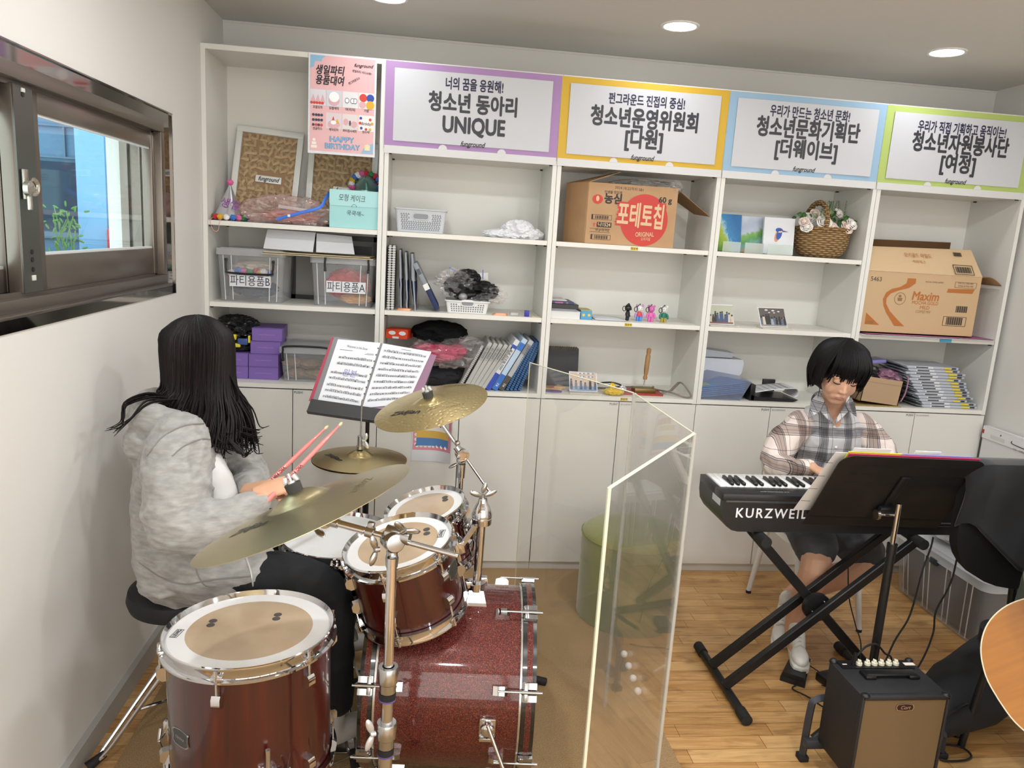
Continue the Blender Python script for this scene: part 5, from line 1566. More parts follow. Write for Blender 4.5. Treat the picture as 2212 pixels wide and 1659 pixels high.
# photo cards
card_stand('photo card of a crowd outdoors, at the left of the middle shelf', [(1531, 704), (1585, 706), (1586, 664), (1534, 662)], .06, photo_people('#b7b9a6', '#7a5548', 4, 10, ['#2d2c30', '#d3a53c', '#3d5376', '#c8b7a4']))
def ex2(b, P, i):
 for x, z, r in ((.3, .86, .06), (.55, .84, .06), (.75, .80, .05), (.4, .74, .04), (.58, .73, .04)): b.m(i).mesh([P(x + r * math.cos(a * PI / 6), z + .6 * r * math.sin(a * PI / 6), .0011) for a in range(12)], [tuple(range(12))])
 b.m(i + 2).mesh([P(.88 + .05 * math.cos(a * PI / 6), .45 + .06 * math.sin(a * PI / 6), .0011) for a in range(12)], [tuple(range(12))])
card_stand('photo card of a crowd in a hall with round lamps', [(1643, 707), (1701, 709), (1698, 669), (1641, 666)], .06, photo_people('#5d564f', '#8f8a88', 9, 10, ['#2c2b2e', '#5b6a80', '#cdbfae', '#9aa3b2'], ex2))
# lowest shelf of the fourth bookcase
x0 = 2.424
b = MB(); q = PY(1606, 765, .22); h_ = q.z
M = T((x0, .24, SC + .001))
pf = [(0, 0), (q.x - x0 - .03, 0), (q.x - x0 - .028, .09), (q.x - x0 - .008, .11), (q.x - x0, .20 - .03), (q.x - x0 - .012, .185), (.0, .188)]
t = thing('plastic_drawer_box', 'milky plastic box with a rounded rim behind the brochures', 'box', (x0 + .08, .28, SC))
b.prism([(x, z) for x, z in pf], -.10, .05, T((x0 + .001, .25, SC + .001), WALLROT)); b.build('box_body', mat('milky_plastic', '#c9ced6', .35), t)
b = MB(); b.prism([(0, .19), (q.x - x0 - .06, .19), (q.x - x0 - .05, .215), (.02, .235), (0, .236)], -.08, .03, T((x0 + .001, .25, SC + .001), WALLROT)); b.build('inner_sheet', mat('milky_sheet', '#bfc6d0', .35), t)
# clear case of blue brochures lying on its side
t = thing('brochure_case', 'clear plastic case of blue brochures lying on the counter shelf', 'case', (x0 + .11, .12, SC))
a, e_ = PY(1600, 855, .02), PY(1622, 800, .06)
b = MB(); b.mesh([(x0 + .002, .02, SC + .001), (a.x, .02, SC + .001), (e_.x, .03, SC + .10), (x0 + .09, .03, SC + .125), (x0 + .002, .03, SC + .085),
                  (x0 + .002, .20, SC + .001), (a.x, .20, SC + .001), (e_.x, .20, SC + .10), (x0 + .09, .20, SC + .125), (x0 + .002, .20, SC + .085)],
                 [(0, 1, 2, 3, 4), (9, 8, 7, 6, 5), (0, 5, 6, 1), (1, 6, 7, 2), (2, 7, 8, 3), (3, 8, 9, 4)])
b.build('clear_shell', clear('bluish_case', '#d6dcee', haze=.22, hazecol='#c4cee4'), t)
for k in range(6):
 z0 = SC + .010 + .010 * k
 b = MB(); b.mesh([(x0 + .006, .026, z0), (e_.x - .03, .03, z0 + .030), (e_.x - .03, .19, z0 + .030), (x0 + .006, .19, z0)] + [(x0 + .006, .026, z0 + .006), (e_.x - .03, .03, z0 + .036), (e_.x - .03, .19, z0 + .036), (x0 + .006, .19, z0 + .006)], [(0, 1, 2, 3), (4, 5, 6, 7), (0, 1, 5, 4), (1, 2, 6, 5), (2, 3, 7, 6), (3, 0, 4, 7)])
 if k == 5: b.m(1).mesh([(x0 + .008, .03, z0 + .0075), (x0 + .05, .03, z0 + .0155), (x0 + .05, .10, z0 + .0155), (x0 + .008, .10, z0 + .0075)], [(0, 1, 2, 3)])
 one(b, 'brochure', [mat('brochure_blue', '#4f7fb0', .4), mat('brochure_lime', '#c6d04a')], 'blue brochure lying inside the clear plastic case', 'brochure', group='blue brochures in the clear case')
# black tray with curled paper
t = thing('document_tray', 'black desk tray holding a curled printed paper', 'tray', (PY(1675, 850, .1).x, .12, SC))
xa_, xb_ = PY(1618, 850, .06).x, PY(1720, 852, .06).x
b = MB(); b.prism([(0, 0), (xb_ - xa_ - .03, 0), (xb_ - xa_, .012), (xb_ - xa_ - .04, .016), (.03, .022), (.0, .03)], -.2, -.0, T((xa_, .03, SC + .001), WALLROT))
b.box(xa_ - .008, xa_ + .020, .03, .2, SC + .001, SC + .085, .004); b.box(xa_ + .14, xa_ + .21, .21, .225, SC + .02, SC + .085, .003); b.build('tray_body', m_blk, t)
b = MB()
def curl(u, v):
 s_ = u * 1.35
 x = xa_ + .03 + .215 * min(s_, 1.0); z = SC + .042 + .028 * math.sin(min(s_, 1) * 1.5)
 if s_ > 1: a = (s_ - 1) * 9; x += .018 * math.sin(a) ; z -= .018 * (1 - math.cos(a)) * 1.3
 return V((x, .045 + .15 * v, max(z, SC + .014)))
b.grid(curl, 30, 6); b.m(1)
for k in range(5):
 for j in range(6): b.box(xa_ + .045 + .035 * k, xa_ + .06 + .035 * k, .055 + .02 * j, .062 + .02 * j, 0, 0) if False else None
b.build('curled_paper', m_paper, t, mods=[('SOLIDIFY', dict(thickness=.0006))])
b = MB()
for k in range(5):
 for j in range(7):
  q = curl(.14 + .11 * k, .08 + .125 * j) + V((0, 0, .0012))
  b.mesh([q, q + V((.020, 0, .0012)), q + V((.020, .009, .0012)), q + V((0, .009, 0))], [(0, 1, 2, 3)])
b.build('printed_lines', mat('print_grey', '#8f929a'), t)
# ---------------------------------------------------------------- fifth bookcase
def coffee_carton():
 y = .02
 x0 = 3.2235; x1 = PY(2100, 720, y).x; z0 = S1 + .010; z1 = PY(1900, 586, y).z
 W, H = x1 - x0, z1 - z0
 t = thing('carton', 'opened brown coffee mix carton on white paper sheets', 'box', ((x0 + x1) / 2, .16, z0))
 mc = mat('coffee_carton_card', '#c4a57f', .65)
 b = MB(); b.box(x0, x1, y, y + .004, z0, z1); b.box(x0, x0 + .004, y + .004, y + .30, z0, z1); b.box(x1 - .004, x1, y + .004, y + .30, z0, z1); b.box(x0, x1, y + .296, y + .30, z0, z1); b.box(x0, x1, y, y + .30, z0, z0 + .004)
 b.build('box_body', mc, t)
 ft = PY(2100, 541, .11).z
 fl = [V((x0, y, z1)), V((x1, y, z1)), V((x1 - .022, y + .09, ft)), V((x0, y + .09, PY(1885, 533, .11).z))]
 b = MB(); slab(b, fl, .003); b.build('front_flap', mat('coffee_flap', '#cdb08a', .65), t)
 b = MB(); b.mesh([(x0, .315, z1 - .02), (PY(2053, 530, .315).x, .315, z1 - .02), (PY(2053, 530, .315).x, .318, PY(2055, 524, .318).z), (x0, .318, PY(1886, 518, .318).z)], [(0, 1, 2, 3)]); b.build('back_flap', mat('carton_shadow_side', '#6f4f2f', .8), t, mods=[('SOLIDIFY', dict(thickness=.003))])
 b = MB(); e0, e1 = V((x1, y + .01, z1 - .002)), V((x1, y + .26, z1 - .002))
 f0 = PY(2180, 619, .0)
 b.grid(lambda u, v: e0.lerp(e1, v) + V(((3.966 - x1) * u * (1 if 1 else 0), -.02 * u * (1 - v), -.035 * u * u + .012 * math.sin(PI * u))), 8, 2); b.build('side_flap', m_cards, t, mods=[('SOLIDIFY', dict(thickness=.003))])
 yy = y - .0007
 F = lambda u, v: V((PY(u, v, y).x, yy, PY(u, v, y).z))
 mo = mat('print_orange_brown', '#b0692e', .5); mp = mat('print_dark', '#33302e', .5)
 b = MB()
 R_ = [(2118 - 140, 601), (1978 + 0, 605)]
 ribbon_l = [(1961, 601), (1958, 612), (1944, 620), (1926, 624), (1914, 632), (1907, 646), (1908, 660), (1914, 676), (1924, 692), (1931, 704)]
 ribbon_r = [(1979, 602), (1978, 612), (1964, 622), (1940, 628), (1924, 634), (1915, 644), (1914, 656), (1922, 672), (1938, 690), (1953, 705)]
 for i in range(len(ribbon_l) - 1):
  b.mesh([F(*ribbon_l[i]), F(*ribbon_r[i]), F(*ribbon_r[i + 1]), F(*ribbon_l[i + 1])], [(0, 1, 2, 3)])
 b.mesh([F(1871, 675), F(1899, 702), F(1867, 700)], [(0, 1, 2)])
 b.mesh([F(2048, 624), F(2106, 625), F(2100, 635), F(2045, 632)], [(0, 1, 2, 3)])
 b.text('Maxim', .062, T(F(1999, 641), WALLROT), .03, .12, w=PY(2031, 0, y).x - PY(1967, 0, y).x)
 b.text('MOCHA GOLD', .024, T(F(1998, 655), WALLROT), .012, 0, w=.145); b.text('MILD', .024, T(F(1997, 665), WALLROT), .012, w=.052)
 b.build('orange_print', mo, t)
 b = MB(); b.text('COFFEE MIX', .02, T(F(1993, 674), WALLROT), 0, .3, w=.085)
 o = F(1944, 645)
 b.tube([o + V((.030 * math.cos(a * PI / 16), 0, .030 * math.sin(a * PI / 16))) for a in range(32)], .0012, 4, closed=True)
 b.prism([(-.013, .004), (.013, .004), (.010, -.012), (-.010, -.012)], 0, .0006, T(o, WALLROT)); b.prism([(.008 * math.cos(a * PI / 6) - .002, .013 + .007 * math.sin(a * PI / 6)) for a in range(12)], 0, .0006, T(o, WALLROT))
 b.text('170봉', .018, T(F(1878, 696) + V((0, -.001, 0)), WALLROT), .02, w=.04)
 b.build('brown_print', mat('print_brown_pale', '#8a6a44', .5), t)
 b = MB(); b.text('5463', .032, T(F(1893, 603), WALLROT), 0, w=.058)
 b.text('커피 믹스 전용 매장', .011, T(F(2086, 613), WALLROT), 0, w=.085); b.text('안전을 생각하는 매장', .011, T(F(2086, 619), WALLROT), 0, w=.085)
 for (u0, v0, u1, v1) in ((2038, 683, 2084, 706), (2064, 609, 2108, 624)):
  p0, p1 = F(u0, v0), F(u1, v1); e_ = .0022 if v0 > 650 else .001
  for q in ((p0.x, p1.x, p0.z - e_, p0.z), (p0.x, p1.x, p1.z, p1.z + e_), (p0.x, p0.x + e_, p1.z, p0.z), (p1.x - e_, p1.x, p1.z, p0.z)): b.box(q[0], q[1], yy - .0004, yy + .0008, q[2], q[3])
 for (u0, v0, u1, v1, n_) in ((2045, 685, 2077, 703, 22), (2066, 661, 2088, 676, 16)):
  p0, p1 = F(u0, v0), F(u1, v1)
  for k in range(n_):
   xx = p0.x + (p1.x - p0.x) * k / n_; b.box(xx, xx + (p1.x - p0.x) / n_ * (.6, .3, .75)[k % 3], yy - .0004, yy + .0008, p1.z, p0.z)
 b.text('MOCHA COFFEE DESSERT', .01, T(F(2019, 610), WALLROT), 0, w=.10)
 b.build('dark_print', mp, t)
 n_ = (fl[1] - fl[0]).cross(fl[3] - fl[0]).normalized()
 if n_.y > 0: n_ = -n_
 up = (fl[3] - fl[0]).normalized(); rg = V((1, 0, 0))
 Mf = Matrix(((rg.x, up.x, n_.x, 0), (rg.y, up.y, n_.y, 0), (rg.z, up.z, n_.z, 0), (0, 0, 0, 1)))
 G = lambda fx, fz: Matrix.Translation(fl[0].lerp(fl[1], fx).lerp(fl[3].lerp(fl[2], fx), fz) + n_ * .009) @ Mf
 b = MB(); b.text('모카골드 마일드', .030, G(.48, .66), .0, w=.15); b.text('커피믹스', .02, G(.47, .42), 0, .2, w=.075); b.build('flap_lettering', mo, t)
 b = MB()
 for (fx, fz, w_, h_) in ((.845, .20, .085, .036), (.845, .78, .045, .024)):
  for k in range(18): b.M = G(fx, fz); b.box(-w_ / 2 + w_ * k / 18, -w_ / 2 + w_ * (k + (.6, .3, .75)[k % 3]) / 18, -h_ / 2, h_ / 2, 0, .0006)
  if w_ > .06:
   for q in ((-.054, .054, .027, .030), (-.054, .054, -.030, -.027), (-.054, -.051, -.03, .03), (.051, .054, -.03, .03)): b.box(q[0], q[1], q[2], q[3], 0, .0006)
 b.build('barcode', mp, t)
coffee_carton()
for k, (u0, u1, y0, col, lab) in enumerate(((1858, 2155, -.03, m_paper, 'lowest white paper sheet under the coffee carton, sticking out'), (1905, 2170, -.012, m_paper, 'white paper sheet under the coffee carton, middle one'), (1870, 2150, -.02, mat('magenta_paper', '#a5597f', .5), 'magenta edged sheet under the coffee carton'))):
 xa_ = max(PY(u0, 720, y0).x, 3.2225); xb_ = min(PY(u1, 735, y0).x, 3.977)
 b = MB(); z = S1 + .001 + .0025 * k; b.prism([(xa_, y0), (xb_, y0 + .005), (xb_, .30), (xa_, .30)], z, z + .0012)
 one(b, 'paper_sheet', col, lab, 'paper')
q = PY(2045, 731, .0); b = MB(); b.box(q.x - .035, q.x + .03, .0005, .0025, S1 - .02, S1 - .001); one(b, 'sticky_note', mat('blue_note', '#4aa6cf', .5), 'blue sticky note on the shelf edge under the coffee carton', 'sticky note')
# cardboard box with bags, and the stack of clear files
a, c, d_, e_ = PY(1850, 868, .03), PY(1940, 872, .03), PY(1955, 812, .03), PY(1868, 797, .03)
t = thing('cardboard_box', 'small open cardboard box on the counter shelf behind the pianist', 'box', ((a.x + c.x) / 2, .14, SC))
Rb = Matrix.Rotation(.10, 3, 'Y')
w_, h_ = .215, .135
M = T((a.x + .012 + w_ / 2, .02, SC + .012), Rb)
b = MB(M); b.box(-w_ / 2, w_ / 2, 0, .004, .0, h_); b.box(-w_ / 2, -w_ / 2 + .004, 0, .2, .0, h_); b.box(w_ / 2 - .004, w_ / 2, 0, .2, .0, h_); b.box(-w_ / 2, w_ / 2, .196, .2, 0, h_); b.box(-w_ / 2, w_ / 2, 0, .2, 0, .004); b.build('box_body', mat('cardboard_plain', '#b39777', .75), t)
b = MB(M); b.box(-w_ / 2 - .001, w_ / 2 + .001, -.0012, 0, h_ * .80, h_ * .815); b.build('fold_line', mat('cardboard_crease', '#9d8263'), t)
b = MB(); b.prism([(a.x - .045, .0), (c.x, .0), (c.x + .01, .2), (a.x - .045, .2)], SC + .0005, SC + .0045); one(b, 'cardboard_sheet', mat('yellowish_card', '#a8905c', .7), 'flat cardboard sheet under the small open box', 'cardboard')
b = MB(); crumple(b, (a.x + .065, .14, SC + .165), (.09, .07, .045), 81, .3, 2); one(b, 'black_bag', mat('black_film'), 'black bag heaped in the small open cardboard box', 'bag')
b = MB(); crumple(b, (c.x - .01, .14, SC + .145), (.075, .08, .035), 82, .35, 2); one(b, 'plastic_bag', mat('mauve_film', '#a0768c', .3), 'mauve plastic bag spilling over the cardboard box', 'plastic bag')
b = MB(); b.cbox(PY(1885, 778, .2) + V((0, 0, .0)), (.10, .10, .02), .004, Matrix.Rotation(-.1, 3, 'Y')); one(b, 'zip_bag', mat('lavender_film', '#8d8ac8', .3), 'lavender zip pouch on top of the black bag', 'pouch')
b = MB(); pts_ = [c + V((.02, .0, .15)), c + V((.032, -.004, .135)), c + V((.028, -.004, .06)), c + V((.012, 0, .012))]; b.tube(bez(pts_), .004, 6); one(b, 'cord_handle', mat('mauve_film'), 'mauve cord hanging beside the cardboard box', 'cord')
rnd = random.Random(5)
zf = SC + .0005
FL = [(1994, 2112), (1994, 2110), (1988, 2090), (1986, 2104), (1980, 2096), (1984, 2096), (1980, 2092), (1976, 2090), (1972, 2090), (1968, 2078), (1970, 2086), (1964, 2088), (1968, 2076), (1966, 2074)]
names = ['bottom', 'second', 'third', 'fourth', 'fifth', 'sixth', 'seventh', 'eighth', 'ninth', 'tenth', 'eleventh', 'twelfth', 'thirteenth', 'topmost']
for k, (u0, u1) in enumerate(FL):
 v = 880 - 7.4 * k
 xa_, xb_ = PY(u0, v, .03).x - .01, PY(u1, v, .03).x
 hgt = .0158
 t = thing('clear_file', names[k] + ' clear file, counted from the bottom, in the stack by the right wall', 'file', ((xa_ + xb_) / 2, .13, zf), rnd.uniform(-.03, .03), 'stack of clear files')
 wd = xb_ - xa_
 b = MB(); b.box(-wd / 2, wd / 2, -.10, .11, .0002, hgt - .0008, .003, 1); b.build('cover', mat('file_plastic', '#b4bac4', .3), t, local=True)
 b = MB(); b.box(-wd / 2 + .012, wd / 2 - .006, -.096, .1, hgt * .25, hgt * .75)
 b.box(wd * -.35, wd * .0, -.1012, -.0985, hgt * .2, hgt * .8); b.build('paper_edge', mat('file_white', '#d9dbde', .5), t, local=True)
 b = MB(); b.box(wd * -.33, wd * -.10, -.1018, -.0995, hgt * .33, hgt * .7); b.box(wd * .36, wd * .44, -.1018, -.0995, hgt * .3, hgt * .75); b.build('dark_label', mat('label_dark', '#2e3038', .5), t, local=True)
 b = MB(); b.box(wd * .21, wd * .34, -.1018, -.0995, hgt * .22, hgt * .82); b.build('yellow_label', mat('label_yellow', '#dcc635', .5), t, local=True)
 b = MB(); b.cbox((-wd / 2 - .012, .0, hgt * .5), (.05, .20, .006), .002, Matrix.Rotation(.35 * (1 if k % 2 else .6), 3, 'Y')); b.build('grey_tab', mat('file_grey_tab', '#6f747b', .5), t, local=True)
 zf += hgt
# ================================================================ drum kit
def lacquer(name, c0, c1, sc):
 m = mat(name, c0, .30, coat=1.0, coatr=.04)
 nt = NT(m)
 g = nt.noise(nt.xyz('Object', sc), 3.0, 5, .6, .4)
 nt.l(nt.ramp(g, [(.3, c0), (.7, c1)]), nt.b.inputs['Base Color'])
 return m
m_shell = lacquer('cherry_lacquer', '#2c0504', '#4e1008', (9, 9, .6))
def sparkle():
 m = mat('red_sparkle_wrap', '#6d1d1a', .3, coat=1.0, coatr=.05)
 nt = NT(m)
 vo = nt.new('ShaderNodeTexVoronoi'); vo.inputs['Scale'].default_value = 850
 nt.l(nt.xyz('Object'), vo.inputs['Vector'])
 s_ = nt.sep(vo.outputs['Color'])
 nt.l(nt.ramp(s_[0], [(.0, '#300908'), (.55, '#4e1411'), (.82, '#74281f'), (1, '#b5573f')]), nt.b.inputs['Base Color'])
 nt.l(nt.ramp(s_[1], [(0, (.15, .15, .15)), (1, (.75, .75, .75))]), nt.b.inputs['Roughness'])
 nt.l(nt.math('MULTIPLY', s_[2], .75), nt.b.inputs['Metallic'])
 nm = nt.new('ShaderNodeBump'); nm.inputs['Strength'].default_value = .35; nm.inputs['Distance'].default_value = .001
 nt.l(s_[1], nm.inputs['Height']); nt.l(nm.outputs[0], nt.b.inputs['Normal'])
 return m
m_spark = sparkle()
m_headw = mat('head_white_ring', '#e3e2e0', .3)
m_headc = mat('clear_head_over_shell', '#b79f83', .22, coat=.6, noise=dict(s=7, d=3, col='#c4ad90'))
m_headcoat = mat('coated_white_head', '#dadbda', .6, noise=dict(s=9, d=5, col='#c9c8c2', lo=.45, hi=.8))
m_blksh = mat('black_gloss_shell', '#0b0a0b', .18, coat=1)
m_black = mat('black_powder_coat', '#141416', .42)
m_rub = mat('rubber', '#161617', .75)
m_satin = mat('satin_chrome', '#b9b9b8', .22, 1.0)
m_plate = mat('badge_grey', '#4d4f4e', .3, .6)
m_dot = mat('lug_bolt_dot', '#4f4a47', .4)
def drum(label, c, n, dia, depth, shell, lugs, a0, head, xh, name='tom_drum', badge=None, dots=(), logo=None, hoopx=.016):
 Rm = frame_z(n, xh); M = T(c, Rm)
 t = thing(name, label, 'drum', V(c) - V(n).normalized() * depth, rot=Rm)
 r = dia / 2
 b = MB(M); b.lathe([(r - .006, -.006), (r, -.008), (r, -depth + .008), (r - .006, -depth + .006)], None, 64); b.lathe([(0, -depth + .004), (r - .004, -depth + .004)], None, 48)
 sh = b.build('shell', shell, t)
 for nm, s_ in (('top_hoop', 0), ('bottom_hoop', 1)):
  b = MB(M)
  f = (lambda z: z) if not s_ else (lambda z: -depth - z)
  b.lathe([(r - .002, f(-.004)), (r + .0065, f(.010)), (r + .0075, f(.012)), (r + hoopx * .62, f(.010)), (r + hoopx * .66, f(.006)), (r + .0085, f(.002)), (r + .008, f(-.018)), (r + hoopx, f(-.021)), (r + hoopx, f(-.026)), (r + .003, f(-.026)), (r + .003, f(-.02))], None, 72)
  b.build(nm, m_chr, t)
 b = MB(M)
 if head == 'coat':
  b.lathe([(0, .001), (r - .004, .001), (r + .004, -.006)], None, 56); b.build('drum_head', m_headcoat, t)
 else:
  rc = r * .775
  b.m(0).lathe([(rc, .001), (r - .004, .001), (r + .004, -.006)], None, 56); b.m(1).lathe([(0, .001), (rc, .001)], None, 56)
  hd = b.build('drum_head', [m_headw, m_headc], t)
  if dots:
   b = MB(M)
   for dx, dy in dots: b.lathe([(0, .0018), (.0105, .0018), (.0105, .001)], T((dx, dy, 0)), 16)
   b.build('bolt_seen_through', m_dot, hd)
  if logo:
   b = MB(M @ T((logo[0], logo[1], .0018), Matrix.Rotation(logo[2], 3, 'Z'))); b.text('LUDWIG', .015, T((0, 0, 0)), .03, 0, w=.036)
   for q in ((-.021, .021, .008, .0092), (-.021, .021, -.0092, -.008), (-.021, -.0198, -.009, .009), (.0198, .021, -.009, .009)): b.box(q[0], q[1], q[2], q[3], 0, .0003)
   b.build('head_logo', m_ink, hd)
 for k in range(lugs):
  a = a0 + 2 * PI * k / lugs
  u = V((math.cos(a), math.sin(a), 0)); w_ = V((-math.sin(a), math.cos(a), 0))
  Rl = Matrix(((u.x, w_.x, 0), (u.y, w_.y, 0), (0, 0, 1)))
  for s_ in ((0, 1) if depth > .18 else (2,)):
   zl = -.072 if s_ == 0 else -depth + .072 if s_ == 1 else -depth / 2
   hl = .036 if s_ < 2 else .05
   b = MB(M @ T(u * r + V((0, 0, zl)), Rl)); b.prism([(-hl / 2, 0), (hl / 2, 0), (hl / 2, .016), (hl / 2 - .008, .022), (-hl / 2 + .012, .022), (-hl / 2, .010)], -.0105, .0105, Matrix(((0, 1, 0, 0), (0, 0, 1, 0), (1, 0, 0, 0), (0, 0, 0, 1))))
   lg = b.build('lug', m_chr, t)
   sg = -1 if s_ == 1 else 1
   for sg in ((1, -1) if s_ == 2 else (sg,)):
    zt = (.004 if sg > 0 else -depth - .004)
    b = MB(M); p0 = u * (r + .0125) + V((0, 0, zl)); p1 = u * (r + .0125) + V((0, 0, zt - sg * .01))
    b.cyl(p0, p1, .0032, seg=8); b.cyl(p1, p1 + V((0, 0, sg * .014)), .0052, seg=8); b.cyl(p1 - V((0, 0, sg * .012)), p1, .0062, .0062, seg=10)
    b.cbox(u * (r + .010) + V((0, 0, zt - sg * .018)), (.014, .026, .010), .002, Rl)
    b.build('tension_rod', m_chr, lg)
 if badge is not None:
  a, zb = badge
  u = V((math.cos(a), math.sin(a), 0)); w_ = V((-math.sin(a), math.cos(a), 0))
  Rl = Matrix(((w_.x, 0, u.x), (w_.y, 0, u.y), (0, 1, 0)))
  MM = M @ T(u * (r + .0005) + V((0, 0, zb)), Rl)
  pl = [(-.030, .014), (-.024, .019), (.0, .022), (.024, .019), (.030, .014), (.027, .0), (.030, -.014), (.02, -.02), (0, -.022), (-.02, -.02), (-.030, -.014), (-.027, 0)]
  b = MB(MM); b.m(0).prism([(x * 1.06, y * 1.08) for x, y in pl], -.002, .0012); b.m(1).prism([(x * .96, y * .95) for x, y in pl], 0, .0018); b.m(0).text('YAMAHA', .012, T((0, 0, .0022)), .03, 0, w=.036)
  b.build('badge', [m_satin, m_plate], t)
 return t, M, r
azl = lambda n, xh: None
# floor tom, nearest to the camera
ft, M_ft, rf = drum('big cherry red floor tom in the left foreground with a clear head', (.598, -1.769, .655), (-.02, .03, 1), .404, .37, m_shell, 6, R(-98), 'clear', (1, 0, 0), 'floor_tom_drum', (R(-131), -.2), [(-.105, .045), (-.105, .022), (.055, .075), (.055, .052)], (-.176, -.02, R(80)))
for k, a in enumerate((R(-68), R(52), R(172))):
 u = V((math.cos(a), math.sin(a), 0)); w_ = V((-math.sin(a), math.cos(a), 0))
 p = u * (rf + .016)
 b = MB(M_ft); b.tube([p + V((0, 0, -.205)), p + V((0, 0, -.50)), p + u * .03 + V((0, 0, -.56)), p + u * .035 + V((0, 0, -.635))], .0062, 10)
 lg = b.build('leg', m_chr, ft)
 b = MB(M_ft); b.cyl(p + u * .035 + V((0, 0, -.652)), p + u * .035 + V((0, 0, -.615)), .014, .011, 14); b.build('rubber_foot', m_rub, lg)
 b = MB(M_ft @ T(u * rf + V((0, 0, -.29)), Matrix(((u.x, w_.x, 0), (u.y, w_.y, 0), (0, 0, 1))))); b.cbox((.008, 0, 0), (.02, .045, .06), .003); b.cbox((.026, 0, 0), (.014, .022, .04), .003)
 br = b.build('leg_bracket', m_chr, ft)
 b = MB(M_ft @ T(u * rf + w_ * .03 + V((0, 0, -.29)), Matrix(((u.x, w_.x, 0), (u.y, w_.y, 0), (0, 0, 1))))); b.cyl((.02, 0, 0), (.02, .02, 0), .004); b.cbox((.02, .024, .014), (.008, .006, .03), .003, Matrix.Rotation(.4, 3, 'X')); b.cbox((.02, .024, -.014), (.008, .006, .03), .003, Matrix.Rotation(-.4, 3, 'X')); b.build('wing_bolt', m_satin, br)
# rack toms
nB, nA = (-.239, -.103, .965), (-.268, -.096, .959)
drum('larger cherry red rack tom, in front of the other rack tom', (.963, -1.53, .794), nB, .306, .225, m_shell, 6, R(-105), 'clear', (1, 0, .25), 'tom_drum', (R(-22), -.09), [(.085, .045), (.085, .02)], (.128, .0, R(75)))
drum('smaller cherry red rack tom behind the larger one', (1.039, -1.232, .792), nA, .256, .195, m_shell, 6, R(-95), 'clear', (1, 0, .28), 'tom_drum', None, [(.07, .04), (.07, .02), (-.03, -.06)], None)
# snare
drum('black snare drum with a white coated head beside the drummer\'s knee', (.761, -1.22, .682), (.003, -.02, 1), .356, .145, m_blksh, 8, R(-88), 'coat', (1, 0, 0), 'snare_drum')
# bass drum: axis along x, slightly turned
ax = V((.9963, -.086, 0)); bc = V((1.145, -1.385, .292))
Rb_ = Matrix(((0, ax.x, 0), (0, ax.y, 0), (1, 0, 0)))
Rb_ = frame_z(ax, (0, 0, 1)); Mb = T(bc, Rb_)
bd = thing('bass_drum', 'red sparkle bass drum lying on its side in the foreground', 'drum', bc - V((0, 0, .292)), rot=Rb_)
rb, hl = .279, .255
b = MB(Mb); b.lathe([(rb - .008, -hl + .035), (rb, -hl + .034), (rb, hl - .034), (rb - .008, hl - .035)], None, 96); b.build('shell', m_spark, bd)
m_hoopb = mat('black_hoop_edge', '#0c0c0d', .25, coat=1)
for s_ in (-1, 1):
 e = s_ * hl
 b = MB(Mb)
 b.m(0).lathe([(rb - .004, e), (rb + .013, e), (rb + .014, e - s_ * .011)], None, 96)
 b.m(1).lathe([(rb + .014, e - s_ * .011), (rb + .014, e - s_ * .028)], None, 96)
 b.m(0).lathe([(rb + .014, e - s_ * .028), (rb + .013, e - s_ * .040), (rb + .003, e - s_ * .040)], None, 96)
 b.build('wooden_hoop', [m_hoopb, m_spark], bd)
 b = MB(Mb); b.lathe([(rb + .0005, e - s_ * .040), (rb + .0075, e - s_ * .041), (rb + .0075, e - s_ * .047), (rb + .0005, e - s_ * .048)], None, 96); b.build('metal_flesh_hoop', mat('silver_band', '#d6d6d4', .2, .9), bd)
 b = MB(Mb); b.lathe([(0, e - s_ * .012), (rb - .002, e - s_ * .012)], None, 64); b.build('drum_head', m_headcoat if s_ < 0 else mat('black_front_head', '#18181a', .3), bd)
 for k in range(8):
  a = R(22.5 + 45 * k)
  # angle from the top towards the camera side
  u = V((math.cos(a), 0, 0)); u = V((math.cos(a), math.sin(a), 0)); w_ = V((-math.sin(a), math.cos(a), 0))
  Rl = Matrix(((u.x, w_.x, 0), (u.y, w_.y, 0), (0, 0, 1)))
  b = MB(Mb @ T(u * rb + V((0, 0, e - s_ * .105)), Rl)); b.prism([(0, -.022), (.018, -.020), (.022, -.006), (.022, .014), (.014, .022), (0, .022)], -.013, .013, Matrix(((1, 0, 0, 0), (0, 0, 1, 0), (0, s_ * 1, 0, 0), (0, 0, 0, 1))))
  lg = b.build('lug', m_chr, bd)
  b = MB(Mb); p = u * (rb + .024)
  b.cyl(p + V((0, 0, e - s_ * .11)), p + V((0, 0, e + s_ * .012)), .003, seg=8); b.cyl(p + V((0, 0, e - s_ * .045)), p + V((0, 0, e + s_ * .008)), .0055, seg=10); b.cyl(p + V((0, 0, e + s_ * .008)), p + V((0, 0, e + s_ * .018)), .0035, seg=8)
  b.build('tension_rod', m_satin, lg)
  b = MB(Mb @ T(u * (rb + .014) + V((0, 0, e - s_ * .018)), Rl))
  for q in (-1, 1):
   b.prism([(.0, s_ * .020), (.010, s_ * .020), (.011, -s_ * .012), (.006, -s_ * .022), (0, -s_ * .022)], .008 if q > 0 else -.026, .026 if q > 0 else -.008, Matrix(((1, 0, 0, 0), (0, 0, 1, 0), (0, 1, 0, 0), (0, 0, 0, 1))))
  b.cbox((.008, 0, -s_ * .012), (.008, .05, .012), .002)
  b.build('claw', m_satin, lg)
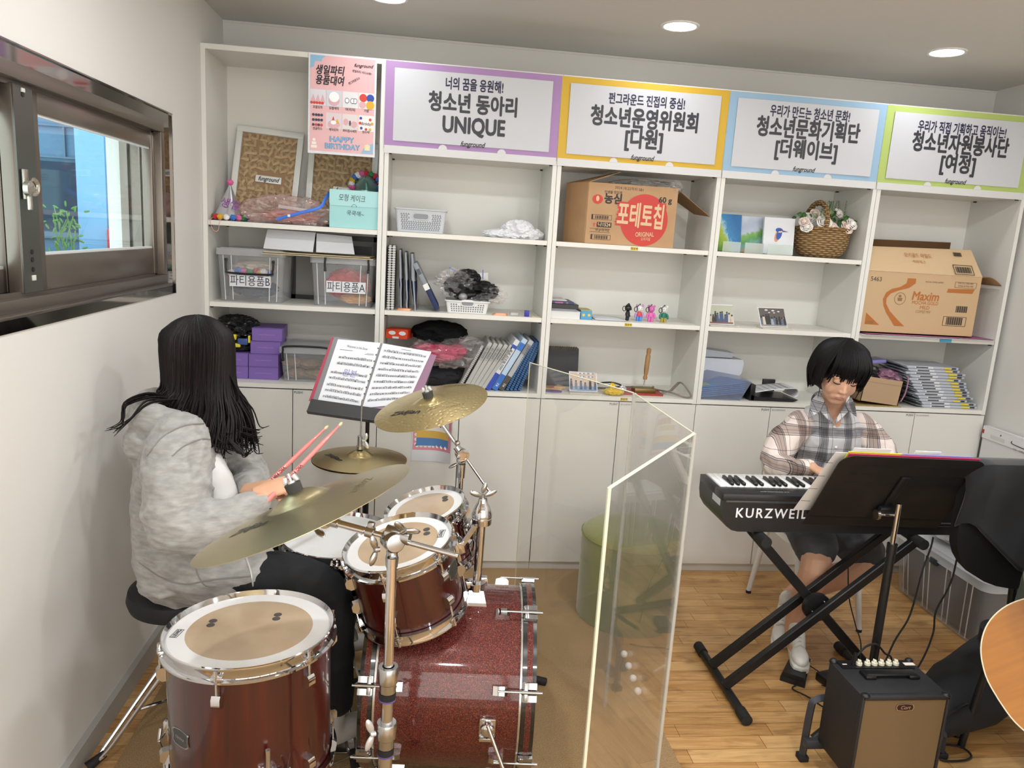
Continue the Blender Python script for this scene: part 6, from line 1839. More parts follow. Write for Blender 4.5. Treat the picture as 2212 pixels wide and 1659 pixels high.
# spur bracket near the front hoop, spur leg
pb = PD(1050, 1610, 2.02)
loc = Mb.inverted() @ PD(1051, 1648, 2.05)
aa = math.atan2(loc.y, loc.x)
u = V((math.cos(aa), math.sin(aa), 0)); w_ = V((-math.sin(aa), math.cos(aa), 0)); zz = loc.z
Rl = Matrix(((u.x, w_.x, 0), (u.y, w_.y, 0), (0, 0, 1)))
b = MB(Mb @ T(u * rb + V((0, 0, zz)), Rl)); b.cbox((.004, 0, 0), (.012, .07, .048), .003); b.cbox((.012, .025, 0), (.02, .012, .046), .003)
b.lathe([(0, .034), (.012, .034), (.020, .028), (.021, 0), (.021, -.01)], T((0, -.01, 0), Matrix.Rotation(PI / 2, 3, 'Y')), 20); b.build('spur_bracket', m_chr, bd)
p0 = Mb @ (u * (rb + .03) + w_ * (-.01) + V((0, 0, zz)))
b = MB(); b.tube([p0 + V((0, .0, .02)), V((p0.x + .13, p0.y - .10, .012))], .006, 10); b.build('spur', m_chr, bd)
b = MB(); b.cyl(V((p0.x + .12, p0.y - .09, .03)), V((p0.x + .135, p0.y - .104, .009)), .011); b.build('spur_foot', m_rub, bd)
# tom holder post
th_ = thing('tom_holder', 'chrome double tom holder post standing on the bass drum', 'tom holder', (1.208, -1.43, .57))
pc = V((1.208, -1.43, 0))
b = MB(T((pc.x, pc.y, .552))); b.lathe([(.050, 0), (.048, .012), (.034, .05), (.031, .055)], None, 4, a0=PI / 4 - .09); b.lathe([(.026, .05), (.026, .075), (.0, .075)], None, 24); b.cbox((-.03, .0, .066), (.03, .03, .03), .004); b.cbox((.02, .025, .066), (.03, .02, .03), .004)
b.build('base_clamp', m_chr, th_)
b = MB(); b.cyl((pc.x, pc.y, .60), (pc.x + .004, pc.y, .83), .0135, seg=24); b.build('post', m_chr, th_)
b = MB(T((pc.x + .004, pc.y, .82))); b.lathe([(0, 0), (.030, 0), (.031, .012), (.031, .018), (.029, .02), (.031, .022), (.031, .032), (.024, .055), (.016, .068), (.013, .082), (0, .084)], None, 28); b.build('ball_clamp_housing', m_chr, th_)
def wing(b, c, d, r=.022, up=None):
 Rm = frame_z(d, up)
 M0 = b.M; b.M = M0 @ T(c, Rm)
 b.cyl((0, 0, 0), (0, 0, .012), .006)
 for s_ in (-1, 1): b.sphere((s_ * r * .62, 0, .014), (r * .62, .0055, .0085), 12, 8, Matrix.Rotation(-s_ * .35, 3, 'Y'))
 b.M = M0
b = MB(); wing(b, V((pc.x + .004, pc.y, .902)), (0, 0, 1), .036, (1, .2, 0)); b.sphere((pc.x + .006, pc.y - .002, .935), (.008, .006, .018), 12, 8, Matrix.Rotation(.3, 3, 'Y')); b.build('wing_screw', m_satin, th_)
for k, (cn, n_, rr) in enumerate(((V((.963, -1.53, .794)), V(nB), .153), (V((1.039, -1.232, .792)), V(nA), .128))):
 side = V((1, .35 if k == 0 else -.55, 0)).normalized()
 side = (side - n_ * side.dot(n_)).normalized()
 mt = cn - n_ * .085 + side * (rr + .004)
 hub = V((pc.x + .004, pc.y, .845))
 b = MB(); b.tube([hub, mt + side * .03 + V((0, 0, .004)), mt], .0095, 6); 
 b.build('tom_arm', m_chr, th_)
 Rk = frame_z(side, n_)
 b = MB(T(mt, Rk)); b.cbox((0, 0, .006), (.075, .05, .014), .003); b.cbox((.0, 0, .022), (.04, .03, .022), .003); b.build('tom_bracket', m_chr, th_)
 b = MB(); wing(b, mt + side * .026 + n_ * .018, n_, .020, side.cross(n_)); b.build('bracket_wing_screw', m_satin, th_)
# ---- cymbals
def brass(name, c0, c1, ham=0.0):
 m = mat(name, c0, .33, 1.0)
 nt = NT(m)
 v = nt.xyz('Object'); s_ = nt.sep(v)
 rr = nt.math('SQRT', nt.math('ADD', nt.math('MULTIPLY', s_[0], s_[0]), nt.math('MULTIPLY', s_[1], s_[1])))
 cb = nt.new('ShaderNodeCombineXYZ'); nt.l(rr, cb.inputs[0])
 lines = nt.noise(cb.outputs[0], 260, 3, .7)
 stain = nt.noise(v, 9, 5, .65)
 nt.l(nt.mix(nt.math('MULTIPLY', lines, .55), nt.ramp(stain, [(.3, c0), (.7, c1)]), nt.ramp(stain, [(.3, c1), (.75, c0)])), nt.b.inputs['Base Color'])
 h = nt.math('MULTIPLY', lines, .25)
 if ham:
  vo = nt.new('ShaderNodeTexVoronoi'); vo.inputs['Scale'].default_value = 62; nt.l(v, vo.inputs['Vector'])
  h = nt.math('ADD', h, nt.math('MULTIPLY', nt.math('MINIMUM', nt.math('MULTIPLY', vo.outputs['Distance'], 2.2), 1.0), ham))
 nt.bump(h, .35, .0015)
 return m
m_br1 = brass('crash_brass', '#d6bf83', '#dccb98', 1.6)
m_br2 = brass('ride_brass', '#bcae86', '#c9bd98')
m_br3 = brass('hihat_brass', '#c4ae78', '#d0bd8c')
def cym_z(r, Rr, bell, hb, bow):
 if r < bell: return bow + hb * math.cos(min(1, r / bell) * PI / 2) ** .8
 return bow * (1 - ((r - bell) / (Rr - bell)) ** 1.25)
def cymbal(name, label, c, n, dia, m, bell, hb, bow, marks, nut, xh=(1, 0, 0), two=False):
 Rm = frame_z(n, xh); c = V(c); Rr = dia / 2
 t = thing(name, label, 'cymbal', c, rot=Rm)
 M = T(c, Rm)
 rs = [.004 + (bell - .004) * i / 7 for i in range(8)] + [bell + (Rr - bell) * (i / 16) for i in range(1, 17)]
 b = MB(M); z0 = lambda r: cym_z(r, Rr, bell, hb, bow) - bow
 b.lathe([(r, z0(r)) for r in rs] + [(Rr, z0(Rr) - .0012)] + [(r, z0(r) - .0012) for r in reversed(rs)], None, 96)
 b.build('cymbal_plate', m, t)
 for k, (uv0, uv1, txt, h, bold, mm) in enumerate(marks):
  # lettering laid on the bow between two points of the plate
  def hit(u, v):
   d = _ray(u, v); s_ = (c - CAM).dot(V(n)) / d.dot(V(n)); return M.inverted() @ (CAM + d * s_)
  p, q = hit(*uv0), hit(*uv1)
  a = math.atan2(q.y - p.y, q.x - p.x); w = math.hypot(q.x - p.x, q.y - p.y)
  b = MB(); b.text(txt, h, T(((p.x + q.x) / 2, (p.y + q.y) / 2, 0), Matrix.Rotation(a, 3, 'Z')), bold, .25, w=w)
  for vv in b.bm.verts: vv.co.z = z0(math.hypot(vv.co.x, vv.co.y)) + .0007
  b.build('lettering', mm, t, local=True)
 b = MB(M); top = z0(0)
 if nut == 'felt':
  b.lathe([(0, top - .002), (.018, top - .002), (.019, top + .018), (0, top + .019)], None, 20); b.build('felt', mat('grey_felt', '#3c3c3b', .95), t)
  b = MB(M); b.cyl((0, 0, top + .018), (0, 0, top + .042), .0035, seg=8); b.cyl((0, 0, top + .019), (0, 0, top + .024), .010, seg=16); b.cbox((-.012, 0, top + .028), (.010, .012, .018), .003, Matrix.Rotation(.3, 3, 'Y')); b.cbox((.012, 0, top + .028), (.010, .012, .018), .003, Matrix.Rotation(-.3, 3, 'Y')); b.build('wing_nut', mat('pale_zinc', '#d9d9d8', .3, .6), t)
 return t, M
z_ink = mat('cymbal_ink', '#1c1622', .5); z_pale = mat('cymbal_ink_worn', '#6f6440', .5)
cymbal('crash_cymbal', 'upper brass crash cymbal on a boom, in front of the music binder', (1.042, -1.016, 1.106), (-.278, -.127, .952), .408, m_br1, .055, .018, .020,
       [((843, 890), (907, 888), 'Zildjian', .036, .02, z_ink), ((1010, 822), (957, 828), 'Zildjian', .035, .0, mat('cymbal_ink_pale', '#6b5a30', .5)), ((962, 878), (1002, 866), 'PLANET Z', .010, .0, mat('cymbal_ink_pale'))], 'felt')
cymbal('ride_cymbal', 'large brass ride cymbal tilted in the foreground beside the drummer', (.748, -1.945, 1.072), (-.407, .115, .906), .515, m_br2, .068, .026, .026,
       [((497, 1147), (577, 1125), 'Zildjian', .042, .02, mat('cymbal_ink_mid', '#3a3428', .5)), ((795, 1022), (760, 1052), 'Zildjian', .03, 0, z_pale)], 'felt')
hh, Mh = cymbal('hi_hat_cymbal', 'top hi-hat cymbal behind the pink drumsticks', (.789, -.823, .845), (.005, .012, 1), .356, m_br3, .048, .020, .016,
       [((704, 976), (738, 993), 'Zildjian', .030, .02, z_ink), ((838, 972), (848, 974), 'Z', .012, 0, z_pale)], None)
b = MB(); b.lathe([(.004, -.018 - .016), (.048, -.018), (.178, -.002), (.178, -.0008), (.048, -.0165), (.004, -.033)], T((.789, -.823, .826)), 72)
one(b, 'hi_hat_cymbal', m_br3, 'lower hi-hat cymbal facing up under the top one', 'cymbal')
# ---- stands
def tripod(t, c, z, spread, a0, legr=.0075, n=3, m=m_chr, brace=True):
 for k in range(n):
  a = a0[k] if isinstance(a0, list) else a0 + 2 * PI * k / n
  u = V((math.cos(a), math.sin(a), 0)); w_ = V((-math.sin(a), math.cos(a), 0))
  f = V((c[0], c[1], .014)) + u * spread
  top = V((c[0], c[1], z)) + u * .018
  b = MB()
  for s_ in (-1, 1): b.tube(bez([top + w_ * .006 * s_, top.lerp(f, .18) + w_ * .016 * s_ + V((0, 0, .012)), top.lerp(f, .82) + w_ * .014 * s_, f + w_ * .003 * s_ + V((0, 0, .008))], 6), legr * .62, 8)
  if brace: b.tube([V((c[0], c[1], z * .42)) + u * .015, top.lerp(f, .55)], legr * .55, 8)
  lg = b.build('leg', m, t)
  b = MB(); b.tube([f - u * .03 + V((0, 0, .022)), f + u * .022], [.012, .017], 14); b.build('rubber_foot', m_rub, lg)
def clampring(b, c, r, h=.03): b.lathe([(r * .7, 0), (r, .002), (r, h - .002), (r * .7, h)], T(c), 24); b.cbox(V(c) + V((r, 0, h / 2)), (.022, .014, h * .8), .003)
# ride stand
rs = thing('cymbal_stand', 'chrome boom stand in the foreground holding the ride cymbal', 'cymbal stand', (.963, -2.03, 0))
rc = V((.963, -2.03, 0))
hubp = PD(848, 1168, 1.695)
b = MB(); b.cyl((rc.x, rc.y, .06), (rc.x, rc.y, .50), .0165, seg=24); b.cyl((rc.x, rc.y, .48), (rc.x, rc.y, .66), .0140, seg=24); b.build('lower_tube', m_chr, rs)
b = MB(); b.cyl((rc.x, rc.y, .64), (rc.x, rc.y, hubp.z - .03), .0115, seg=24); b.build('upper_tube', m_chr, rs)
zc1 = PY(832, 1465, rc.y).z; zc2 = PY(830, 1585, rc.y).z
for z in (zc1, zc2):
 b = MB(T((rc.x, rc.y, z))); b.lathe([(.017, -.034), (.019, -.033), (.019, -.012), (.023, -.008), (.024, .028), (.022, .031), (.014, .031)], None, 26); b.build('height_clamp', m_satin, rs)
 b = MB(T((rc.x, rc.y, z))); b.lathe([(.0195, -.050), (.0195, -.034)], None, 24); b.m(1).lathe([(.0198, -.054), (.0198, -.050)], None, 24); b.build('clamp_sleeve', [m_rub, mat('violet_ring', '#5b4a93', .4)], rs)
b = MB(); wing(b, V((rc.x - .024, rc.y - .012, zc2 + .01)), (-1, -.4, 0), .034, (0, 0, 1)); b.build('wing_screw', mat('pale_zinc'), rs)
tiltp = PD(700, 1122, 1.722); bend = PD(990, 1201, 1.675)
bdv = (bend - tiltp).normalized()
b = MB(T((hubp.x, hubp.y, hubp.z))); b.lathe([(.0, -.062), (.0135, -.062), (.015, -.04), (.013, -.032), (.014, -.01), (0, -.008)], None, 20); b.lathe([(0, -.026), (.022, -.026), (.024, -.020), (.024, .018), (.020, .024), (0, .026)], T((0, 0, .0), frame_z(V((.35, -1, .12)))), 28); b.lathe([(0, .03), (.017, .028), (.017, -.028), (0, -.03)], T((.012, .0, .014), frame_z(bdv)), 20)
b.build('tilter_housing', m_satin, rs)
b = MB(); b.cyl(tiltp + bdv * .02, bend, .0062, seg=14); b.cyl(tiltp + bdv * .015, tiltp + bdv * .10, .0085, seg=16); b.build('boom_arm', m_chr, rs)
b = MB(T(tiltp + bdv * .112, frame_z(bdv))); b.lathe([(.007, -.010), (.013, -.009), (.013, .009), (.007, .010)], None, 18); b.cbox((0, .016, 0), (.012, .018, .016), .003); b.build('boom_memory_clamp', m_satin, rs)
b = MB(); wing(b, hubp + V((.02, -.02, .03)), (.6, -.3, .6), .032, (1, .2, 0)); wing(b, hubp + V((-.028, -.02, -.012)), (-.8, -.5, 0), .030, (0, 0, 1)); b.build('wing_screw', m_satin, rs)
nr = V((-.407, .115, .906)); cr = V((.748, -1.945, 1.072))
b = MB(); b.cyl(tiltp, cr + nr * .02, .0045, seg=10); b.tube([tiltp - nr * .005, tiltp + nr * .02], [.010, .012], 14); b.cyl(tiltp + bdv * -.012, tiltp + bdv * .035, .0135, .012, 20); b.lathe([(0, -.014), (.017, -.014), (.018, 0), (.017, .014), (0, .014)], T(tiltp, frame_z(V((.3, -1, -.1)))), 22); b.build('cymbal_tilter', m_satin, rs)
b = MB(); wing(b, tiltp + V((-.012, -.022, -.008)), (-.5, -.8, -.2), .030, bdv); b.build('wing_screw', m_satin, rs)
tripod(rs, (rc.x, rc.y), .26, .30, R(-40))
# crash stand
cs = thing('cymbal_stand', 'chrome boom stand rising behind the rack toms to the crash cymbal', 'cymbal stand', (1.163, -1.05, 0))
cc = V((1.163, -1.05, 0)); hub = V((1.163, -1.05, .925)); tl = PY(947, 905, -1.035); en = PY(1062, 1068, -1.065); dv = (en - tl).normalized()
b = MB(); b.cyl((cc.x, cc.y, .05), (cc.x, cc.y, .60), .0135, seg=20); b.cyl((cc.x, cc.y, .58), (cc.x, cc.y, hub.z - .05), .0095, seg=20); b.build('tube', m_chr, cs)
b = MB(); b.cyl((cc.x, cc.y, hub.z - .085), (cc.x, cc.y, hub.z - .035), .014, .0155, 22); b.lathe([(0, -.018), (.022, -.016), (.023, 0), (.022, .016), (0, .018)], T(hub, frame_z(V((.3, -1, 0)))), 24); b.cyl(hub - dv * .035 + V((0, 0, .0)), hub + dv * .02, .013, seg=18); b.sphere(hub - dv * .04 + V((.006, -.012, .012)), .010, 12, 8); b.build('tilter_housing', m_chr, cs)
b = MB(); b.cyl(tl, en, .0052, seg=12); b.cyl(tl, tl + dv * .10, .0068, seg=12); b.build('boom_arm', m_chr, cs)
b = MB(); b.tube(bez([hub + V((-.012, -.03, -.012)), hub + V((-.02, -.035, -.028)), hub + V((-.04, -.036, -.042))]), [.014] * 4 + [.012] * 4 + [.008] * 4 + [.005] * 4 + [.004], 10) if False else wing(b, hub + V((-.012, -.025, -.02)), (-.3, -1, -.3), .030, (1, 0, .6)); b.build('wing_screw', m_satin, cs)
ncr = V((-.278, -.127, .952)); ccr = V((1.042, -1.016, 1.106))
b = MB(); b.cyl(tl - dv * .018, tl + dv * .030, .0125, .013, 18); b.cyl(tl - dv * .01, ccr - ncr * .006, .008, seg=12); b.build('cymbal_tilter', m_satin, cs)
tripod(cs, (cc.x, cc.y), .22, .345, [R(4), R(95), R(176)])
# hi-hat stand with pedal
hs = thing('hi_hat_stand', 'chrome hi-hat stand with its pedal behind the snare drum', 'hi-hat stand', (.789, -.823, 0))
hc = V((.789, -.823, 0))
b = MB(); b.cyl((hc.x, hc.y, .12), (hc.x, hc.y, .55), .0135, seg=20); b.cyl((hc.x, hc.y, .53), (hc.x, hc.y, .79), .0095, seg=16); b.cyl((hc.x, hc.y, .785), (hc.x, hc.y, .795), .02, seg=18); b.build('tube', m_chr, hs)
b = MB(); b.cyl((hc.x, hc.y, .79), (hc.x + .004, hc.y, 1.055), .0032, seg=10); b.build('pull_rod', m_satin, hs)
b = MB(T((hc.x, hc.y, .868))); b.lathe([(0, 0), (.013, 0), (.013, .012), (.010, .013), (.010, .05), (0, .052)], None, 18); b.build('clutch', m_satin, hs)
b = MB(); wing(b, V((hc.x + .010, hc.y - .004, .90)), (1, -.3, .1), .026, (-.3, 0, 1)); b.build('wing_screw', mat('pale_zinc'), hs)
b = MB(T((hc.x, hc.y, .55))); b.lathe([(.012, -.02), (.020, -.018), (.020, .018), (.012, .02)], None, 20); b.cbox((-.025, -.01, 0), (.03, .014, .02), .003); b.build('height_clamp', m_chr, hs)
tripod(hs, (hc.x, hc.y), .30, .26, R(65), n=2, brace=False)
b = MB(); b.prism([(-.045, 0), (.045, 0), (.038, .24), (-.038, .24)], 0, .008, T((hc.x - .24, hc.y, .05), Matrix(((0, 1, 0), (-1, 0, 0), (0, 0, 1))) @ Matrix.Rotation(.22, 3, 'X'))); b.box(hc.x - .27, hc.x - .02, hc.y - .05, hc.y + .05, .009, .016); b.build('pedal', m_satin, hs)
# snare stand
ss = thing('snare_stand', 'chrome snare stand under the black snare drum', 'snare stand', (.761, -1.22, 0))
sc_ = V((.761, -1.22, 0))
b = MB(); b.cyl((sc_.x, sc_.y, .10), (sc_.x, sc_.y, .33), .0135, seg=20); b.cyl((sc_.x, sc_.y, .31), (sc_.x, sc_.y, .46), .0105, seg=20); b.build('tube', m_chr, ss)
b = MB(T((sc_.x, sc_.y, .325))); b.lathe([(.012, -.03), (.020, -.028), (.022, .014), (.012, .016)], None, 22); b.cbox((-.026, -.012, -.004), (.035, .014, .024), .003); b.build('height_clamp', m_chr, ss)
b = MB(T((sc_.x, sc_.y, .45))); b.cbox((0, 0, .01), (.05, .03, .05), .004); b.cbox((-.02, -.018, .03), (.04, .012, .03), .003); b.lathe([(0, -.02), (.016, -.02), (.016, .02), (0, .02)], T((.0, 0, .02), Matrix.Rotation(PI / 2, 3, 'X')), 18); b.build('basket_hub', m_satin, ss)
for k in range(3):
 a = R(-85 + 120 * k); u = V((math.cos(a), math.sin(a), 0))
 b = MB(); b.tube([sc_ + V((0, 0, .475)) + u * .015, sc_ + u * .16 + V((0, 0, .515)), sc_ + u * .205 + V((0, 0, .522)), sc_ + u * .208 + V((0, 0, .56))], .006, 8); b.cyl(sc_ + u * .208 + V((0, 0, .53)), sc_ + u * .208 + V((0, 0, .562)), .009, seg=12); b.build('basket_arm', m_chr, ss)
tripod(ss, (sc_.x, sc_.y), .20, .25, R(-70))
# bass pedal
bp = thing('bass_drum_pedal', 'chrome bass drum pedal under the drummer\'s right foot', 'pedal', (.78, -1.37, 0))
b = MB(); b.box(.60, .90, -1.41, -1.32, .009, .016, .002); b.build('base_plate', m_satin, bp)
b = MB(); b.mesh([(.60, -1.405, .022), (.83, -1.405, .085), (.83, -1.325, .085), (.60, -1.325, .022), (.60, -1.405, .030), (.83, -1.405, .093), (.83, -1.325, .093), (.60, -1.325, .030)], [(3, 2, 1, 0), (4, 5, 6, 7), (0, 1, 5, 4), (1, 2, 6, 5), (2, 3, 7, 6), (3, 0, 4, 7)]); b.build('footboard', m_satin, bp)
b = MB()
for y in (-1.425, -1.305): b.cyl((.86, y, .012), (.86, y, .23), .008)
b.cyl((.86, -1.43, .22), (.86, -1.30, .22), .007); b.build('frame', m_chr, bp)
b = MB(); b.cyl((.86, -1.365, .22), (.80, -1.365, .40), .004); b.cyl((.795, -1.365, .395), (.835, -1.365, .41), .024, .02, 18); b.build('beater', mat('white_felt', '#d8d6d0', .95), bp)
b = MB(); b.tube(bez([(.70, -1.45, .012), (.76, -1.47, .012), (.88, -1.44, .05)]), .003, 6); b.build('side_wire', m_satin, bp)
# throne
dt = thing('drum_throne', 'round black drum throne on chrome legs by the wall', 'stool', (.275, -1.25, 0))
b = MB(T((.275, -1.25, .455))); b.lathe([(0, 0), (.14, .0), (.165, .012), (.172, .035), (.166, .062), (.14, .080), (0, .088)], None, 48); b.build('seat_cushion', mat('black_vinyl', '#17191d', .55, noise=dict(s=90, d=2, bump=.2)), dt)
b = MB(); b.cyl((.275, -1.25, .20), (.275, -1.25, .455), .0135, seg=20); b.cyl((.275, -1.25, .12), (.275, -1.25, .33), .017, seg=20); b.build('post', m_chr, dt)
b = MB(T((.275, -1.25, .33))); b.lathe([(.016, -.02), (.024, -.018), (.024, .018), (.016, .02)], None, 20); wing(b, V((-.024, -.01, 0)), (-1, -.5, 0), .028, (0, 0, 1)); b.build('height_clamp', m_chr, dt)
tripod(dt, (.275, -1.25), .30, .29, R(221), .011)
# ---- music stand by the drummer with an open binder of sheet music
def tray_stand(name, label, pole, zb, zt, tray, tilt_n, wid, hgt, col, ledge=True, lip=.05):
 pass
ms = thing('music_stand', 'black music stand behind the hi-hat holding an open binder', 'music stand', (.795, -.52, 0))
bl, br_ = PY(665, 893, -.60), PY(892, 925, -.60); trp = PY(945, 768, -.46); tlp = PY(722, 728, -.46)
tx = (br_ - bl).normalized(); ty = ((tlp + trp) / 2 - (bl + br_) / 2).normalized(); tn = tx.cross(ty).normalized()
if tn.y > 0: tn = -tn
Mt = T((bl + br_) / 2, Matrix(((tx.x, ty.x, tn.x), (tx.y, ty.y, tn.y), (tx.z, ty.z, tn.z))))
Wt = (br_ - bl).length
b = MB(Mt); b.prism(roundrect(Wt, .30, .02, 4, 0, .15), -.004, 0); b.build('desk', m_black, ms)
b = MB(Mt); b.box(-Wt / 2, Wt / 2, -.002, .002, 0, .055); b.box(-Wt / 2, Wt / 2, 0, .052, .044, .048); b.build('ledge', m_black, ms)
b = MB(); pcx = PY(793, 960, -.50)
b.cyl((pcx.x, -.50, .05), (pcx.x, -.50, .60), .013, seg=16); b.cyl((pcx.x, -.50, .58), (pcx.x, -.51, .98), .0085, seg=16); b.build('pole', m_black, ms)
b = MB(); b.cyl((pcx.x, -.50, .575), (pcx.x, -.50, .625), .018, seg=18); b.cyl((pcx.x, -.50, .60), (pcx.x + .045, -.515, .605), .006); b.cyl((pcx.x + .035, -.512, .605), (pcx.x + .052, -.516, .606), .016, seg=12); b.build('height_knob', m_rub, ms)
b = MB(); b.cbox(PY(795, 1075, -.49), (.012, .006, .04), .001); tag(b.build('yellow_mark', mat('yellow_tape'), ms), 'yellow sticker')
for k in range(3):
 a = R(95 + 120 * k); b = MB(); b.tube([(pcx.x, -.50, .22), (pcx.x + .26 * math.cos(a), -.50 + .26 * math.sin(a), .012)], .008, 10); lg = b.build('leg', m_black, ms)
bi = thing('music_binder', 'open clear-file binder of sheet music on the black stand', 'binder', (bl + br_) / 2)
Rt = Mt.to_3x3()
def px2t(u, v, off=0.0):
 d = _ray(u, v); o = (bl + br_) / 2 + tn * off; s_ = (o - CAM).dot(tn) / d.dot(tn); return Mt.inverted() @ (CAM + d * s_)
def quad(b, uv, off, th=.001):
 P_ = [px2t(u, v, off) for u, v in uv]
 b.prism([(p.x, p.y) for p in P_], off, off + th, Mt)
 return P_
b = MB(); quad(b, [(673, 868), (800, 886), (848, 745), (718, 728)], .006, .003); b.m(1); quad(b, [(667, 866), (674, 868), (721, 729), (717, 728)], .009, .003); b.m(2); quad(b, [(800, 886), (900, 880), (943, 768), (832, 742)], .006, .003)
b.build('plastic_cover', [mat('smoke_cover', '#77777a', .3), mat('crimson_edge', '#a3203f', .4), mat('mauve_cover', '#8f6b84', .3)], bi)
pages = ([(687, 864), (778, 880), (822, 741), (730, 733)], [(782, 882), (880, 872), (932, 760), (827, 742)])
for k, uv in enumerate(pages):
 b = MB(); quad(b, uv, .011 + .001 * k, .0012); pg = b.build('page', m_paper, bi)
 A, B_, C, D = [px2t(u, v, .0132 + .001 * k) for u, v in uv]
 off = .0128 + .001 * k
 Pt = lambda fx, fy: A.lerp(B_, fx).lerp(D.lerp(C, fx), fy)
 b = MB(Mt)
 def bar(fx0, fx1, fy0, fy1):
  q = [Pt(fx0, fy0), Pt(fx1, fy0), Pt(fx1, fy1), Pt(fx0, fy1)]
  b.mesh([(p.x, p.y, off) for p in q], [(0, 1, 2, 3)])
 rnd = random.Random(4 + k)
 st = [(.70, .12), (.60, .12), (.45, .05), (.36, .05), (.25, .05), (.16, .05), (.06, .05), (.0, .05)] if k == 0 else [(.88 - .098 * i, .04) for i in range(9)]
 for (y, xs) in st[:7 if k == 0 else 9]:
  for j in range(5): bar(xs + .02, .94, y + .0075 * j, y + .0075 * j + .0018)
  x = xs + .05
  while x < .92:
   h = rnd.uniform(.008, .028); bar(x, x + .005, y + .004, y + .004 + h); bar(x - .008, x + .006, y + rnd.uniform(0, .02), y + .026)
   if rnd.random() < .35: bar(x, min(.93, x + .05), y + .036, y + .041)
   x += rnd.uniform(.018, .05)
 if k == 0:
  p = Pt(.5, .895); b.text('Welcome to the Show', .016, T((p.x, p.y, off)), 0, 0, w=.085)
  bar(.12, .42, .835, .842); bar(.72, .93, .80, .806); bar(.76, .93, .815, .82)
 else:
  bar(.40, .60, .955, .962)
 b.build('printed_music', mat('music_ink', '#3c3c40', .6), pg)
b = MB(Mt)
for j in range(9):
 p = px2t(781 + 4.2 * j, 866 - 14 * j, 0); b.lathe([(0, .0148), (.0032, .0148), (.0032, .0140)], T((p.x + .004, p.y, 0)), 10)
b.build('binder_hole', m_dot, bi)
b = MB(Mt); p = Pt(.0, 0); A, B_, C, D = [px2t(u, v, .013) for u, v in pages[0]]
p = A.lerp(B_, .52).lerp(D.lerp(C, .52), .475); b.text('원본', .035, T((p.x, p.y, .0142)), 0, 0, w=.055); b.build('blue_stamp', mat('stamp_blue', '#8d90c4', .6), bi)
# ---- transparent folding screen between drums and keyboard
m_acr = clear('clear_acrylic', '#fdfdfc', haze=.03, gloss=1.1, hazecol='#e9e9e4', rough=.015)
m_acre = mat('acrylic_edge', '#d9d7bf', .3)
sc = thing('folding_screen', 'clear acrylic folding screen between the drums and the keyboard', 'screen', (1.70, -1.3, 0))
AC = [V((1.440, -.632, 0)), V((1.731, -1.171, 0)), V((1.757, -1.690, 0)), V((1.405, -2.165, 0))]
HS = 1.195
for i in range(3):
 a, e = AC[i], AC[i + 1]
 d = (e - a).normalized(); n = V((-d.y, d.x, 0))
 a2, e2 = a + d * .004, e - d * .004
 b = MB(); q = [a2 - n * .0025, e2 - n * .0025, e2 + n * .0025, a2 + n * .0025]
 b.prism([(p.x, p.y) for p in q], .002, HS); pn = b.build('acrylic_panel', m_acr, sc)
 for (p0, p1) in ((a2 + V((0, 0, HS)), e2 + V((0, 0, HS))), (a2 + V((0, 0, .003)), e2 + V((0, 0, .003))), (a2, a2 + V((0, 0, HS))), (e2, e2 + V((0, 0, HS)))):
  b = MB(); vert = abs(p1.z - p0.z) > .5
  w = .0022 if not (i == 2 and (not vert or p0 == e2)) else .0048
  b.tube([p0, p1], w, 4, upv_=(n if vert else (0, 0, 1)), caps=True); b.build('polished_edge', m_acre, pn)
m_hinge = clear('hinge_tape', '#f4f4f2', haze=.38, gloss=1.0, hazecol='#e8e8e6')
for i in (1, 2):
 p = AC[i]; b = MB(); b.cyl(p + V((0, 0, .0)), p + V((0, 0, HS)), .007, seg=10); b.build('clear_hinge', m_hinge, sc)
b = MB(); hz = PX(1310, 1295, 1.75).z
for k in range(4):
 p = AC[1].lerp(AC[2], .35 + .1 * k) + V((-.012, 0, .33 - .012 * k)); b.sphere(p, .012, 10, 8)
b.build('hinge_bead', m_white, sc)
# ================================================================ keyboard side
m_kb = mat('keyboard_black', '#1b1c1f', .38); m_kb2 = mat('keyboard_panel', '#232427', .45)
X0, X1, KY0, KY1, KZ0, KZ1 = 2.118, 3.455, -1.105, -.868, .676, .822
kb = thing('digital_piano', 'long black digital piano with white back lettering on an X stand', 'keyboard', ((X0 + X1) / 2, -.985, KZ0))
sec = [(X0, KZ1)] + [(X0 + (.07 - .07 * math.cos(R(a))), KZ0 + .085 - .085 * math.sin(R(a))) for a in (0, 25, 50, 70, 90)] + [(X1 - (.07 - .07 * math.cos(R(a))), KZ0 + .085 - .085 * math.sin(R(a))) for a in (90, 70, 50, 25, 0)] + [(X1, KZ1)]
b = MB(); b.prism([(x, min(z, KZ1 - .028)) for x, z in sec], -KY1, -KY0, T((0, 0, 0), WALLROT))
b.box(X0, X1, KY0, KY0 + .085, KZ1 - .03, KZ1 - .002, .003); b.box(X0, X0 + .022, KY0 + .08, KY1 + .004, KZ1 - .03, KZ1 - .004, .002); b.box(X1 - .022, X1, KY0 + .08, KY1 + .004, KZ1 - .03, KZ1 - .004, .002)
b.build('case', m_kb, kb)
b = MB()
